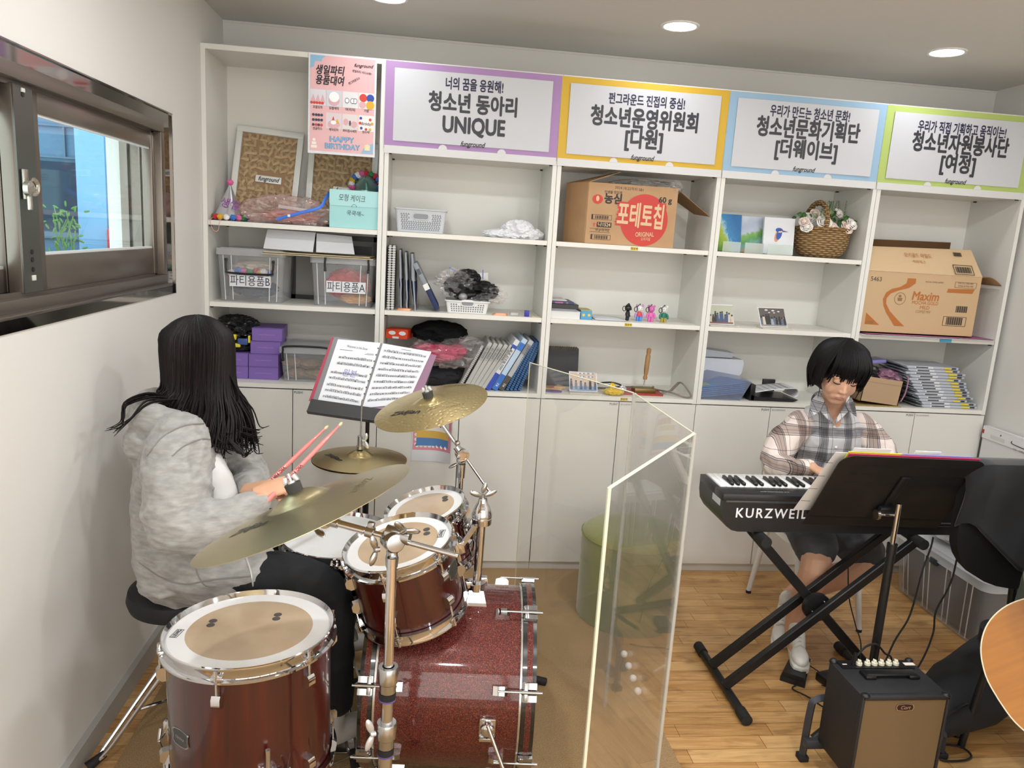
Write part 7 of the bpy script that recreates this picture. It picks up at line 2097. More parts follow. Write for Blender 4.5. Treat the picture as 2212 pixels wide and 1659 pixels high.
# raised moulding on the back, sloping ends
yb_ = KY0 - .0012
for (xa_, xb_) in ((X0 + .012, X0 + .31), (2.88, X1 - .25)):
 b.box(xa_, xb_, KY0 - .003, KY0 + .002, KZ1 - .034, KZ1 - .026, .001)
pth = [(2.62, .722), (3.02, .722), (3.08, .726), (3.125, .745), (3.15, .78), (3.165, .815)]
b.tube(bez([(x, KY0 - .001, z) for x, z in pth], 5), .004, 6); b.tube(bez([(x + .012, KY0 - .001, z - .010) for x, z in pth], 5), .003, 6)
b.build('moulding', mat('keyboard_moulding', '#3c3e42', .3), kb)
b = MB(); a, e = PY(1589, 1107, KY0), PY(1742, 1113, KY0)
b.text('KURZWEIL', .052, T(((a.x + e.x) / 2, KY0 - .0012, (a.z + e.z) / 2), WALLROT), .022, 0, w=e.x - a.x, space=1.25); b.build('lettering', mat('white_print', '#e6e8ee', .4), kb)
b = MB(); q = PX(1547, 1071, X0); b.box(X0 - .0012, X0 + .0004, -1.085, -1.01, .768, .792); b.build('serial_label', mat('label_silver', '#c3c4c6', .5), kb)
b = MB(); b.text('KA-90   PORTABLE DIGITAL GRAND', .007, T((2.33, KY0 + .035, KZ1 - .0012), Matrix(((-1, 0, 0), (0, -1, 0), (0, 0, 1)))), 0); b.build('panel_lettering', mat('white_print'), kb)
b = MB(); q = PY(2102, 1090, KY0)
b.lathe([(0, .004), (.005, .004), (.005, .0055), (.0085, .006), (.009, .001)], T((q.x, KY0, q.z), WALLROT), 18); b.build('phone_jack', m_chr, kb)
b = MB(); b.box(q.x - .016, q.x + .016, KY0 - .001, KY0, q.z - .033, q.z - .031); b.box(q.x - .004, q.x + .004, KY0 - .001, KY0, q.z - .025, q.z - .018); b.build('jack_print', mat('white_print'), kb)
# keys: the highest note is at the left of the picture
b = MB(); b.box(-.0112, .0112, 0, .146, 0, .016, .0012, 1); me_w = bpy.data.meshes.new('white_key'); b.bm.to_mesh(me_w); b.bm.free(); me_w.materials.append(mat('white_key', '#e9e9e7', .25))
b = MB(); b.prism([(-.0055, 0), (.0055, 0), (.0045, .011), (-.0045, .011)], 0, .092, Matrix(((1, 0, 0, 0), (0, 0, 1, 0), (0, 1, 0, 0), (0, 0, 0, 1)))); me_b = bpy.data.meshes.new('black_key'); b.bm.to_mesh(me_b); b.bm.free(); me_b.materials.append(mat('black_key', '#141416', .3))
kx0, kw = X0 + .034, .0236
for i in range(52):
 x = kx0 + kw * i
 inst(me_w, 'white_key', kb, T((x, KY0 + .087, KZ1 - .014)))
 if i < 51 and (i % 7) in (1, 2, 3, 5, 6):
  inst(me_b, 'black_key', kb, T((x + kw / 2, KY0 + .0875, KZ1 + .0022)))
# X stand
xs = thing('keyboard_stand', 'black X-shaped folding stand under the digital piano', 'keyboard stand', (2.56, -1.03, 0))
def bar(b, p, q, w=.034, d=.026):
 p, q = V(p), V(q); dr = (q - p).normalized(); Rm = frame_z(dr, (0, 1, 0)); M0 = b.M; b.M = M0 @ T((p + q) / 2, Rm); L = (q - p).length
 b.box(-d / 2, d / 2, -w / 2, w / 2, -L / 2, L / 2, .003, 1); b.M = M0
for y in (-.965, -1.105):
 b = MB(); bar(b, (2.215, y, .045), (2.905, y, .655)); b.build('double_leg', m_black, xs)
b = MB(); bar(b, (2.275, -1.035, .655), (2.875, -1.035, .045), .036, .03); b.build('single_leg', m_black, xs)
for x in (2.232, 2.868):
 b = MB(); b.cyl((x, -.80, .021), (x, -1.26, .021), .017, seg=16); ft_ = b.build('foot_bar', m_black, xs)
 for y0, y1 in ((-.775, -.835), (-1.225, -1.285)):
  b = MB(); b.cyl((x, y0, .021), (x, y1, .021), .021, seg=16); b.build('rubber_end', m_rub, ft_)
for x in (2.282, 2.90):
 b = MB(); b.cyl((x, -.84, .656), (x, -1.14, .656), .016, seg=16); bar_ = b.build('support_arm', m_black, xs)
 for y0, y1 in ((-.83, -.90), (-1.08, -1.155)):
  b = MB(); b.cyl((x, y0, .655), (x, y1, .655), .0205, seg=16); b.build('rubber_sleeve', m_rub, bar_)
b = MB(); b.lathe([(0, -.012), (.055, -.012), (.056, -.008), (.056, .008), (.055, .012), (0, .012)], T((2.565, -1.067, .357), WALLROT), 36); b.build('locking_disc', m_black, xs)
b = MB()
for dx, dz in ((.02, .028), (-.024, -.012), (.03, -.02)): b.sphere((2.565 + dx, -1.081, .357 + dz), .004, 8, 6)
b.build('rivet', m_satin, xs)
# music stand in front of the piano (its back towards us)
m2 = thing('music_stand', 'black music stand seen from behind, in front of the piano', 'music stand', (2.64, -1.33, 0))
Bc, Tc = V((2.625, -1.25, .795)), V((2.63, -1.405, 1.062))
ty = (Tc - Bc).normalized(); tx = V((1, 0, -.012)).normalized(); tn = tx.cross(ty)          # tn points to the camera side
Mt2 = T(Bc, Matrix(((tx.x, ty.x, tn.x), (tx.y, ty.y, tn.y), (tx.z, ty.z, tn.z)))); Ht = (Tc - Bc).length
b = MB(Mt2); b.prism([(-.258, 0), (.258, 0)] + roundrect(.516, Ht, .045, 6, 0, Ht / 2)[:14], -.0015, .0015); b.box(-.258, .258, -.045, 0, -.0015, .0015)
b.box(-.258, .258, -.002, .002, -.05, .0015); b.build('desk', mat('matte_black_desk', '#131314', .5, noise=dict(s=14, d=4, col='#1d1a18')), m2)
b = MB(Mt2); b.box(-.014, .014, .03, Ht * .72, .0015, .012, .003); b.cbox((0, .055, .018), (.06, .05, .02), .004)
for k in range(3): b.box(-.2, .22, Ht * (.86 - .13 * k), Ht * (.86 - .13 * k) + .002, .0015, .0032)
b.build('back_bracket', m_black, m2)
kn = Mt2 @ V((0, .055, .03))
b = MB(); b.cyl(kn + V((-.03, 0, 0)), kn + V((.03, 0, 0)), .006); b.lathe([(0, 0), (.018, .002), (.018, .012), (0, .014)], T(kn + V((-.042, 0, 0)), Matrix.Rotation(PI / 2, 3, 'Y')), 18); b.build('tilt_knob', m_chr, m2)
b = MB(); b.cyl((2.645, -1.335, .20), (2.642, -1.336, .88), .0095, seg=16); b.build('inner_pole', m_chr, m2)
b = MB(); b.cyl((2.647, -1.335, .06), (2.644, -1.335, .715), .0145, seg=18); b.cyl((2.644, -1.335, .70), (2.644, -1.335, .735), .017, seg=18); b.build('outer_pole', m_black, m2)
for k in range(3):
 a = R(70 + 120 * k); b = MB(); b.tube([(2.647, -1.335, .16), (2.647 + .21 * math.cos(a), -1.335 + .21 * math.sin(a), .012)], .009, 10, flat=(1, 1.6)); b.build('leg', m_black, m2)
fo = Mt2 @ V((0, 0, -.012))
def sheet2(label, x0, x1, y0, y1, z, col, th=.002, name='paper_sheet', skew=0.0):
 b = MB(Mt2); b.prism([(x0, y0), (x1, y0), (x1 + skew, y1), (x0 + skew, y1)], z - th, z); return one(b, name, col, label, 'paper' if name == 'paper_sheet' else 'folder')
sheet2('crimson folder on the music stand, its top edge showing', -.235, .225, .004, Ht + .003, -.004, mat('crimson_folder', '#b3234f', .4), .003, 'clear_folder')
sheet2('lavender sheet on the music stand, its edge showing behind the crimson folder', -.05, .20, .004, Ht + .008, -.009, mat('lavender_sheet', '#9a8fcf', .5))
sheet2('yellow sheet on the music stand, its top edge showing', -.235, .06, .004, Ht + .004, -.013, mat('yellow_sheet', '#e3e04a', .5))
sheet2('white music sheet on the stand sticking up at the left', -.22, -.09, .004, Ht + .018, -.017, m_paper)
sheet2('white music sheet on the stand sticking up in the middle', .0, .09, .004, Ht + .012, -.021, m_paper)
b = MB(Mt2); b.prism([(-.30, -.0), (-.2, .0), (-.2, Ht * .96), (-.268, Ht * .96)], -.026, -.024)
for k in range(4): b.m(1).box(-.292 + .003 * k, -.258, .05 + .065 * k, .0515 + .065 * k, -.0245, -.0236)
one(b, 'paper_sheet', [mat('sheet_back', '#d5d4d2', .5), m_ink], 'white sheet sticking out at the left side of the music stand', 'paper')
# white chair of the pianist
ch = thing('chair', 'white chair the pianist sits on', 'chair', (2.93, -.40, 0))
m_wc = mat('white_chair', '#dedcd8', .4)
b = MB(); b.prism(roundrect(.42, .40, .07, 6, 2.88, -.42), .415, .445); b.build('seat', m_wc, ch)
b = MB(); b.grid(lambda u, v: V((2.69 + .38 * u, -.222 + .03 * v - .05 * (2 * u - 1) ** 2, .50 + .28 * v)), 12, 6); b.build('backrest', m_wc, ch, mods=[('SOLIDIFY', dict(thickness=.012))])
for x, y, fx, fy in ((2.74, -.56, 2.768, -.60), (3.02, -.56, 3.06, -.62), (2.74, -.27, 2.690, -.240), (3.02, -.27, 3.07, -.245)):
 b = MB(); b.tube([(x, y, .42), (fx, fy, .012)], [.017, .012], 12); lg = b.build('leg', m_wc, ch)
 b = MB(); b.cyl((fx, fy, .0), (fx, fy, .014), .013, seg=12); b.build('foot_cap', m_rub, lg)
b = MB()
for x in (2.72, 3.04): b.tube([(x, -.26, .43), (x, -.225, .55)], .010, 8)
b.build('back_post', m_wc, ch)
# sustain pedal
pd = thing('sustain_pedal', 'black sustain pedal under the pianist\'s white sneaker', 'pedal', (2.60, -.965, 0))
A_, B_ = V((2.533, -1.03, 0)), V((2.655, -.86, 0)); d_ = (B_ - A_).normalized(); w_ = V((-d_.y, d_.x, 0))
Mp = T((A_ + B_) / 2, Matrix(((w_.x, d_.x, 0), (w_.y, d_.y, 0), (0, 0, 1))))
b = MB(Mp); b.prism([(-.048, -.105), (.048, -.105), (.038, .105), (-.038, .105)], .001, .022); b.build('base', m_black, pd)
b = MB(Mp); b.mesh([(-.042, -.10, .022), (.042, -.10, .022), (.033, .10, .022), (-.033, .10, .022), (-.042, -.10, .040), (.042, -.10, .040), (.033, .10, .030), (-.033, .10, .030)], [(3, 2, 1, 0), (4, 5, 6, 7), (0, 1, 5, 4), (1, 2, 6, 5), (2, 3, 7, 6), (3, 0, 4, 7)]); b.build('tread', m_blk, pd)
b = MB(Mp); b.box(-.018, .018, .035, .052, .0335, .0355); b.build('label_plate', m_satin, pd)
# cables
def cable(label, pts, r=.0034, name='cable'):
 b = MB(); b.tube(bez(pts, 8), r, 8); return one(b, name, m_rub, label, 'cable')
cable('black cable hanging from the back of the piano, right of the music stand', [PY(2085, 1100, -1.118), PY(2086, 1112, -1.14), PY(2076, 1160, -1.15), PY(2055, 1255, -1.16), PY(2022, 1320, -1.17), PY(2015, 1370, -1.18), PY(1985, 1438, -1.22), V((2.80, -1.24, .02))])
cable('black cable hanging behind the music stand pole towards the amplifier', [PY(2016, 1160, -1.12), PY(2010, 1185, -1.13), PY(1992, 1235, -1.15), PY(1965, 1330, -1.18), PY(1925, 1400, -1.22), V((2.70, -1.26, .012))])
cable('thin cable hanging by the stand disc behind the X stand', [PY(1832, 1225, -1.02), PY(1834, 1290, -1.02), PY(1848, 1350, -1.03), PY(1860, 1400, -1.05), V((2.76, -1.10, .010))], .0026)
cable('thin cable from the sustain pedal to the adapter', [V((2.64, -.87, .015)), V((2.68, -.93, .006)), V((2.70, -1.0, .006)), V((2.68, -1.06, .006)), V((2.64, -1.06, .015))], .0022)
cable('thin cable on the floor from the pedal to the amplifier', [V((2.545, -1.045, .008)), PZ(1712, 1488, .006), PZ(1745, 1505, .006), PZ(1780, 1528, .006), PZ(1815, 1545, .006)], .0026)
b = MB(); q = PZ(1782, 1472, .0); b.cbox((q.x + .02, q.y + .0, .018), (.10, .06, .034), .004, Matrix.Rotation(.3, 3, 'Z')); one(b, 'power_adapter', m_black, 'black power adapter on the floor left behind the amplifier', 'adapter')
# guitar amplifier and its floor stand
ay0, ay1 = -1.695, -1.495
ax0 = (PY(1797, 1437, ay1).x + PY(1857, 1505, ay0).x) / 2; ax1 = PY(2055, 1507, ay0).x
az1 = PY(1950, 1506, ay0).z + .001; az0 = az1 - .292
am = thing('guitar_amplifier', 'small black guitar amplifier with a brown grille and cream knobs', 'amplifier', ((ax0 + ax1) / 2, (ay0 + ay1) / 2, az0))
m_tol = mat('amp_tolex', '#1c1c1f', .6, noise=dict(s=420, d=2, bump=.5, dist=.001))
b = MB(); b.box(ax0, ax1, ay0 + .012, ay1, az0, az1, .006); b.box(ax0, ax1, ay0, ay0 + .02, az1 - .014, az1 + .002, .004); b.box(ax0, ax0 + .010, ay0, ay0 + .02, az0, az1, .003); b.box(ax1 - .010, ax1, ay0, ay0 + .02, az0, az1, .003); b.box(ax0, ax1, ay0, ay0 + .02, az0, az0 + .014, .003); b.build('cabinet', m_tol, am)
gm = mat('grille_cloth', '#6b5638', .85)
nt = NT(gm); wv = nt.new('ShaderNodeTexChecker'); wv.inputs['Scale'].default_value = 420; wv.inputs['Color1'].default_value = rgb('#75603f'); wv.inputs['Color2'].default_value = rgb('#59472c'); nt.l(nt.xyz('Object'), wv.inputs[0]); nt.l(wv.outputs[0], nt.b.inputs['Base Color'])
b = MB(); b.box(ax0 + .010, ax1 - .010, ay0 + .006, ay0 + .013, az0 + .013, az1 - .013); b.build('grille', gm, am)
b = MB(); q = PY(1955, 1528, ay0 + .004); hexp = [(-.03, 0), (-.026, .010), (.0, .0135), (.026, .010), (.03, 0), (.026, -.010), (0, -.0135), (-.026, -.010)]
b.m(0).prism(hexp, 0, .003, T((q.x, ay0 + .006, q.z), WALLROT)); b.m(1).prism([(x * .9, y * .84) for x, y in hexp], .002, .0036, T((q.x, ay0 + .006, q.z), WALLROT)); b.m(0).text('Cort', .017, T((q.x, ay0 + .0018, q.z), WALLROT), .02, .25, w=.032); b.build('name_plate', [m_satin, mat('dark_wine', '#2a0f12', .4)], am)
# control panel at the back of the top
b = MB(); b.box(ax0 + .02, ax1 - .02, ay1 - .050, ay1 - .004, az1, az1 + .0035); b.build('control_panel', m_blk, am)
for k, u in enumerate((1853, 1871, 1886, 1901, 1917, 1932)):
 q = PY(u, 1450, ay1 - .03); b = MB(T((q.x, ay1 - .030, az1 + .0035))); b.lathe([(.0098, 0), (.0095, .008), (.006, .0095), (.0055, .016), (0, .0165)], None, 18); b.cbox((0, 0, .013), (.003, .018, .007), .001); b.build('knob', mat('cream_knob', '#e3ddc6', .4), am)
b = MB(); q = PY(1958, 1450, ay1 - .03); b.box(q.x - .012, q.x + .024, ay1 - .036, ay1 - .020, az1 + .0036, az1 + .0042); b.box(ax0 + .03, ax0 + .045, ay1 - .03, ay1 - .026, az1 + .0036, az1 + .0042); b.build('panel_print', mat('cream_print', '#d8cf8e'), am)
b = MB(); xm_ = (ax0 + ax1) / 2 + .01; b.box(xm_ - .085, xm_ + .085, ay0 + .095, ay0 + .125, az1 + .006, az1 + .014, .003); b.box(xm_ - .092, xm_ - .055, ay0 + .088, ay0 + .132, az1, az1 + .012, .004); b.box(xm_ + .055, xm_ + .092, ay0 + .088, ay0 + .132, az1, az1 + .012, .004); b.build('handle', m_blk, am)
for x in (ax0, ax1):
 for y in (ay0 + .008, ay1 - .006):
  b = MB(); b.sphere((x + (.012 if x == ax0 else -.012), y, az1 + .0), (.014, .013, .008 if y < -1.6 else .012), 14, 8); b.build('corner_guard', m_blk, am)
pk = thing('instrument_cable', 'black jack cable plugged into the top of the amplifier', 'cable', PY(1840, 1452, ay1 - .03))
q = V((PY(1840, 1452, ay1 - .03).x, ay1 - .03, az1 + .0036))
b = MB(); b.cyl(q, q + V((.004, 0, .042)), .0068, .0058, 12); b.build('plug', m_blk, pk)
b = MB(); b.tube(bez([q + V((.004, 0, .04)), PY(1852, 1415, ay1 + .01), PY(1872, 1396, ay1 + .06), PY(1893, 1392, ay1 + .10), PY(1910, 1410, ay1 + .16), PY(1925, 1435, ay1 + .22), V((2.72, -1.27, .014)), V((2.77, -1.30, .008))], 8), .0036, 8); b.build('lead', m_rub, pk)
st = thing('amplifier_stand', 'dark blue-grey bent tube floor stand under the amplifier', 'stand', ((ax0 + ax1) / 2, -1.49, 0))
m_st = mat('stand_grey', '#2c2f36', .5)
for s_, xf in ((-1, PZ(1732, 1640, 0).x), (1, ax1 + .20)):
 yf = -1.464
 zt_ = .235 if s_ < 0 else .10
 b = MB(); xin = xf + .10 if s_ < 0 else xf - .16
 b.tube(bez([(xf, yf, 0.012), (xf + .004 * -s_, yf, zt_ - .05), (xf - s_ * .018, yf, zt_ - .008), (xin, yf, zt_)], 6), .0145, 4, upv_=(0, 1, 0)); b.build('side_leg', m_st, st)
 b = MB(); b.cbox((xf, yf, .010), (.032, .036, .020), .003); b.build('foot_cap', m_rub, st)
b = MB(); b.box(ax0 - .04, ax1 + .12, ay1 - .01, ay1 + .016, az0 - .030, az0 - .001, .003); b.box(ax0 - .03, ax1 + .02, ay0 + .02, ay0 + .05, az0 - .026, az0 - .001, .003)
for x in (ax0 + .02, ax1 - .04): b.box(x, x + .025, ay0 + .02, ay1 + .01, az0 - .026, az0 - .001, .003)
b.box(ax0 + .0, ax0 + .03, ay0 + .02, ay0 + .045, .0, az0 - .02, .002); b.box(ax1 - .03, ax1, ay0 + .02, ay0 + .045, .0, az0 - .02, .002); b.build('cradle', m_st, st)
fz = lambda u, v: PZ(u, v, .006)
cable('black cable looping on the floor right of the amplifier', [fz(2035, 1608), fz(2070, 1612), fz(2090, 1622), fz(2098, 1634), fz(2085, 1642), fz(2050, 1644), fz(2030, 1640)], .0036)
cable('small cable loop on the floor below the black gig bag', [fz(2050, 1582), fz(2065, 1592), fz(2080, 1592), fz(2082, 1582), fz(2075, 1572)], .0034)
cable('cable curving on the floor under the guitar', [fz(2075, 1570), fz(2100, 1573), fz(2122, 1568), fz(2127, 1552), fz(2140, 1550)], .0034)
# green velvet pouf
vel = mat('green_velvet', '#7d8030', .9, sheen=.5, noise=dict(s=6, d=4, col='#6c7128', lo=.3, hi=.7))
po = thing('pouf', 'round olive green velvet pouf behind the clear screen', 'pouf', (1.992, -.462, 0))
b = MB(T((1.992, -.462, 0))); b.lathe([(0, .002), (.222, .002), (.228, .012), (.230, .385), (.229, .398)], None, 64); b.build('side', vel, po)
b = MB(T((1.992, -.462, 0))); b.lathe([(.229, .398), (.226, .408), (.205, .422), (.12, .432), (0, .435)], None, 64); b.build('top_cushion', vel, po)
b = MB(); b.tube([V((1.992 + .2295 * math.cos(a * PI / 32), -.462 + .2295 * math.sin(a * PI / 32), .398)) for a in range(64)], .004, 6, closed=True); b.build('piping', mat('green_piping', '#74782c', .8), po)
# big clear storage bin by the right wall, dark things inside
bz = .33
t = thing('storage_bin', 'large clear storage bin with a frosted lid on the floor by the right wall', 'storage bin', (3.70, -.55, 0))
P4 = [V((3.50, -.055, 0)), V((3.51, -.755, 0)), V((3.975, -.75, 0)), V((3.975, -.05, 0))]
q0 = PZ(1995, 1180, bz); q1 = PZ(2118, 1262, bz)
bx0, bx1, by0, by1 = 3.50, 3.975, -.80, -.12
def ring(k, z, r=.05): return [V(((bx0 + bx1) / 2 + px * k, (by0 + by1) / 2 + py * k, z)) for px, py in roundrect(bx1 - bx0, by1 - by0, r, 5)]
vs = ring(.86, .001) + ring(.87, .01) + ring(.97, bz - .04); n_ = len(ring(1, 0))
fs = [(j * n_ + i, j * n_ + (i + 1) % n_, (j + 1) * n_ + (i + 1) % n_, (j + 1) * n_ + i) for j in range(2) for i in range(n_)] + [tuple(range(n_ - 1, -1, -1))]
b = MB(); b.mesh(vs, fs); b.build('tub', m_tub, t)
for py in (by0 + .10, by0 + .24, by0 + .40, by0 + .57):
 for dy in (-.018, .018):
  b = MB(); b.tube([(bx0 + .034, py * .9 + dy - .045, .01), (bx0 + .006, py + dy, bz - .042)], .0026, 6); b.build('rib', mat('rib_plastic'), t)
b = MB(); b.prism([(v.x, v.y) for v in ring(1.02, 0)], bz - .045, bz - .006); b.prism([(v.x, v.y) for v in ring(.90, 0)], bz - .006, bz); b.build('lid', m_lid, t)
b = MB(); b.tube(bez([(bx0 + .15, by0 - .006, bz - .07), (bx0 + .155, by0 - .016, bz - .025), (bx0 + .18, by0 - .018, bz - .005), (bx1 - .14, by0 - .018, bz - .005), (bx1 - .11, by0 - .01, bz - .06)], 6), .007, 8); b.build('handle', m_blk, t)
b = MB(); b.cbox((bx0 - .002, (by0 + by1) / 2, bz - .05), (.014, .05, .03), .003); b.build('clip', mat('navy_plastic', '#27303f', .5), t)
for k, (y0, y1, c_) in enumerate(((-.735, -.53, '#2c3442'), (-.51, -.35, '#3b4048'), (-.33, -.19, '#343a46'))):
 b = MB(); b.box(bx0 + .05, bx1 - .05, y0, y1, .014, .26, .01); one(b, 'equipment_case', mat('case_' + c_[1:], c_, .7), ['dark case at the near end inside the large clear bin', 'dark grey case in the middle of the large clear bin', 'dark case at the far end inside the large clear bin'][k], 'case')
b = MB(); crumple(b, (3.74, -.36, bz + .075), (.17, .16, .085), 91, .3, 2, sub=4, keepz=bz + .001); one(b, 'plastic_bag', mat('milky_bag', '#c9c9cc', .35), 'milky plastic bag lying on the large clear bin', 'plastic bag')
# flat white carton against the right wall
fl = thing('flat_carton', 'flat white carton with a handle slot leaning on the right wall', 'box', (4.0, -.85, 0))
b = MB(); b.box(3.985, 4.012, -1.75, -.028, 0.001, .80, .002, 1); b.build('box_body', mat('white_carton', '#d7d6d4', .5), fl)
b = MB(); b.box(3.980, 4.014, -1.76, -.025, .795, .862, .003, 1); b.m(1).box(3.9785, 3.9805, -.16, -.155, .836, .844); b.m(1).tube(bez([(3.979, -.235, .832), (3.979, -.235, .822), (3.979, -.26, .818), (3.979, -.33, .815)]), .002, 6)
b.m(2).box(3.9788, 3.9805, -.19, -.09, .808, .828); b.build('lid_band', [mat('white_carton_lid', '#e0dfdd', .45), m_ink, mat('carton_panel', '#d0cfcc', .5)], fl)
b = MB(); b.M = T((3.9785, -.29, .797), Matrix(((0, 0, -1), (-1, 0, 0), (0, 1, 0)))); b.text('CGI    OPEN', .014, T((0, 0, 0.0006)), 0); b.build('lettering', mat('grey_print'), fl)
b = MB(); b.box(3.978, 3.985, -.040, -.026, .822, .842); b.build('red_tab', mat('brick_red_paint'), fl)
# acoustic guitar held at the right edge of the picture
gc = PD(2326, 1447, 2.05); gn = (CAM - gc).normalized() + V((-.10, -.05, .0)); gn.normalize()
gx = (rt2 * .93 + up2 * .36); gx = (gx - gn * gx.dot(gn)).normalized()
Rg = frame_z(gn, gx); Mg = T(gc, Rg) @ Matrix.Diagonal((1.08, 1.08, 1.08, 1))
gt = thing('acoustic_guitar', 'acoustic guitar with an orange wooden top, cut by the right edge', 'guitar', gc - V((0, 0, .2)), rot=Rg)
def outline():
 pts = []
 half = [(-.198, 0), (-.193, .06), (-.165, .125), (-.115, .172), (-.05, .193), (.02, .186), (.09, .155), (.15, .127), (.20, .118), (.25, .125), (.29, .137), (.335, .140), (.375, .12), (.40, .08), (.405, .03)]
 h = [(p.x, p.y) for p in bez([(x, y, 0) for x, y in half], 5)]
 return h + [(x, -y) for x, y in reversed(h[1:])]
ol = outline()
wood_o = mat('spruce_orange', '#a86c22', .35, coat=.5, noise=dict(s=3, d=6, scale=(1.5, 26, 1), col='#9f651f'))
b = MB(Mg); b.prism(ol, -.095, -.003); b.build('body', mat('guitar_side', '#8a5a2a', .3, coat=.7), gt)
b = MB(Mg); b.prism([(x * .992, y * .992) for x, y in ol], -.003, 0); b.build('soundboard', wood_o, gt)
b = MB(Mg); b.tube([(x, y, -.002) for x, y in ol], .0022, 6, closed=True); b.build('binding', mat('cream_binding', '#e6dec2', .4), gt)
b = MB(Mg); b.lathe([(.0, .0006), (.048, .0006)], T((.20, 0, 0)), 36); b.m(1).lathe([(.049, .0008), (.058, .0008)], T((.20, 0, 0)), 36); b.build('sound_hole', [m_blk, mat('rosette', '#4a3520')], gt)
b = MB(Mg); b.cbox((.03, 0, .005), (.03, .13, .010), .003); b.build('bridge', mat('rosewood', '#3b2417', .4), gt)
b = MB(Mg); b.box(.24, .80, -.026, .026, 0, .02, .003); b.build('neck', mat('rosewood'), gt)
b = MB(Mg); b.box(.80, .97, -.036, .036, -.008, .008, .004); b.build('headstock', mat('rosewood'), gt)
for k in range(6):
 b = MB(Mg); y = -.022 + .0088 * k; b.tube([(.03, y * 1.25, .011), (.82, y, .023)], .0006, 4); b.build('string', m_satin, gt)
# chair with a black jacket, gig bag
cj = thing('chair', 'black chair with a rounded back in front of the piano, a jacket on it', 'chair', (3.10, -1.36, 0))
m_bc = mat('black_upholstery', '#101012', .85)
cxx, cyy = 3.12, -1.345
poly = roundrect(.53, .50, .06, 6, 0, .0)
bk_ = [(x, z) for x, z in ([(-.265, .19), (-.25, .225), (-.205, .245), (.205, .245), (.25, .225), (.265, .19)])] + [(.265 * math.cos(R(a)), -.0 - .20 * math.sin(R(a))) for a in range(0, 181, 12)]
b = MB(); b.prism(bk_, -.02, .02, T((cxx, cyy, .785 + -.0), WALLROT)); b.build('backrest', m_bc, cj)
b = MB(); b.prism(roundrect(.46, .44, .10, 6, cxx + .06, cyy - .24), .42, .47); b.build('seat', m_bc, cj)
b = MB(); b.cyl((cxx + .0, cyy - .02, .43), (cxx, cyy, .62), .015); b.build('back_post', m_black, cj)
for sx in (-1, 1):
 for sy in (-1, 1):
  b = MB(); b.cyl((cxx + .06 + sx * .17, cyy - .24 + sy * .15, .42), (cxx + .06 + sx * .20, cyy - .24 + sy * .17, .0), .012); b.build('leg', m_black, cj)
b = MB()
def jk(u, v):
 x = -.275 + .55 * u
 s_ = v * 1.0
 if s_ < .12: z, y = .255 + .012 * math.sin(PI * s_ / .24), .045 - .09 * s_ / .12
 else:
  z = .262 - (s_ - .12) * (.20 + .23 * min(1, u * 2.4)); y = -.046
 y += -.012 * math.sin(9 * u + 4 * v) * min(1, v * 3) - .010
 if u < .10: y += (.10 - u) * .35; z -= (.10 - u) ** 2 * 6
 return V((cxx + x, cyy + y, .785 + z))
b.grid(jk, 30, 24); jt = one(b, 'jacket', mat('black_jacket', '#1a1c20', .9, sheen=.2), 'black jacket draped over the rounded chair back at right', 'jacket', mods=[('SOLIDIFY', dict(thickness=.010, offset=0))])
gb = thing('gig_bag', 'black fabric instrument bag lying on the floor between amplifier and guitar', 'bag', (3.05, -1.25, 0))
b = MB(); c0 = V((2.86, -1.36, .0))
pa = bez([(2.83, -1.385, .095), (2.93, -1.345, .105), (3.04, -1.29, .11), (3.14, -1.24, .12), (3.24, -1.20, .15), (3.36, -1.16, .19)], 5)
b.tube(pa, [.085 + .055 * min(1, i / 12) for i in range(len(pa))], 18, flat=(.82, 1.0))
for v in b.bm.verts:
 v.co.z = max(v.co.z, .002); v.co += V((0, 0, .006 * mnoise.noise(v.co * 9)))
b.build('bag_body', mat('gig_bag_fabric', '#191b1f', .8, noise=dict(s=300, d=2, bump=.3)), gb)
b = MB(); b.tube([p + V((-.01, -.085 - .02 * i / len(pa), .045 + .015 * math.sin(i * .3))) for i, p in enumerate(pa)], .005, 6); b.build('seam_piping', m_black, gb)
# ================================================================ people
m_skin = mat('skin', '#d3a283', .5, sss=.12)
m_skin2 = mat('skin_tan', '#cfa084', .5, sss=.12)
def hair_mat(name, c0, c1):
 m = mat(name, c0, .5, spec=.22)
 nt = NT(m); n = nt.noise(nt.xyz('Object', (90, 90, 5)), 1.6, 4, .6)
 nt.l(nt.ramp(n, [(.35, c0), (.75, c1)]), nt.b.inputs['Base Color']); nt.bump(n, .5, .003)
 return m
m_hair = hair_mat('black_hair', '#060506', '#141113'); m_hairb = hair_mat('dark_brown_hair', '#080607', '#1e1212')
def limb(b, pts, rad, flat=None, up=None, n=6):
 pts = [V(p) for p in pts]
 P_ = bez(pts, n); k = len(pts) - 1
 rr = []
 for i in range(len(P_)):
  t = i / n; j = min(int(t), k - 1); f = t - j; rr.append(rad[j] + (rad[j + 1] - rad[j]) * f)
 b.tube(P_, rr, 14, flat=flat, upv_=up)
 for p, r in ((pts[0], rad[0]), (pts[-1], rad[-1])):
  b.sphere(p, r * (min(flat) if flat else 1), 12, 8)
def fused(name, parent, mats, fn, vox=.006, it=5, fold=None):
 b = MB(); fn(b); o = b.build(name, mats, parent); remesh(o, vox, it)
 if fold:
  amp, fr, sc_ = fold; me = o.data
  off = [v.normal * (amp * (0.4 - abs(mnoise.fractal(V((v.co.x * sc_[0], v.co.y * sc_[1], v.co.z * sc_[2])) * fr, .8, 2, 3)) * 1.3)) for v in me.vertices]
  for v, d in zip(me.vertices, off): v.co += d
 return o
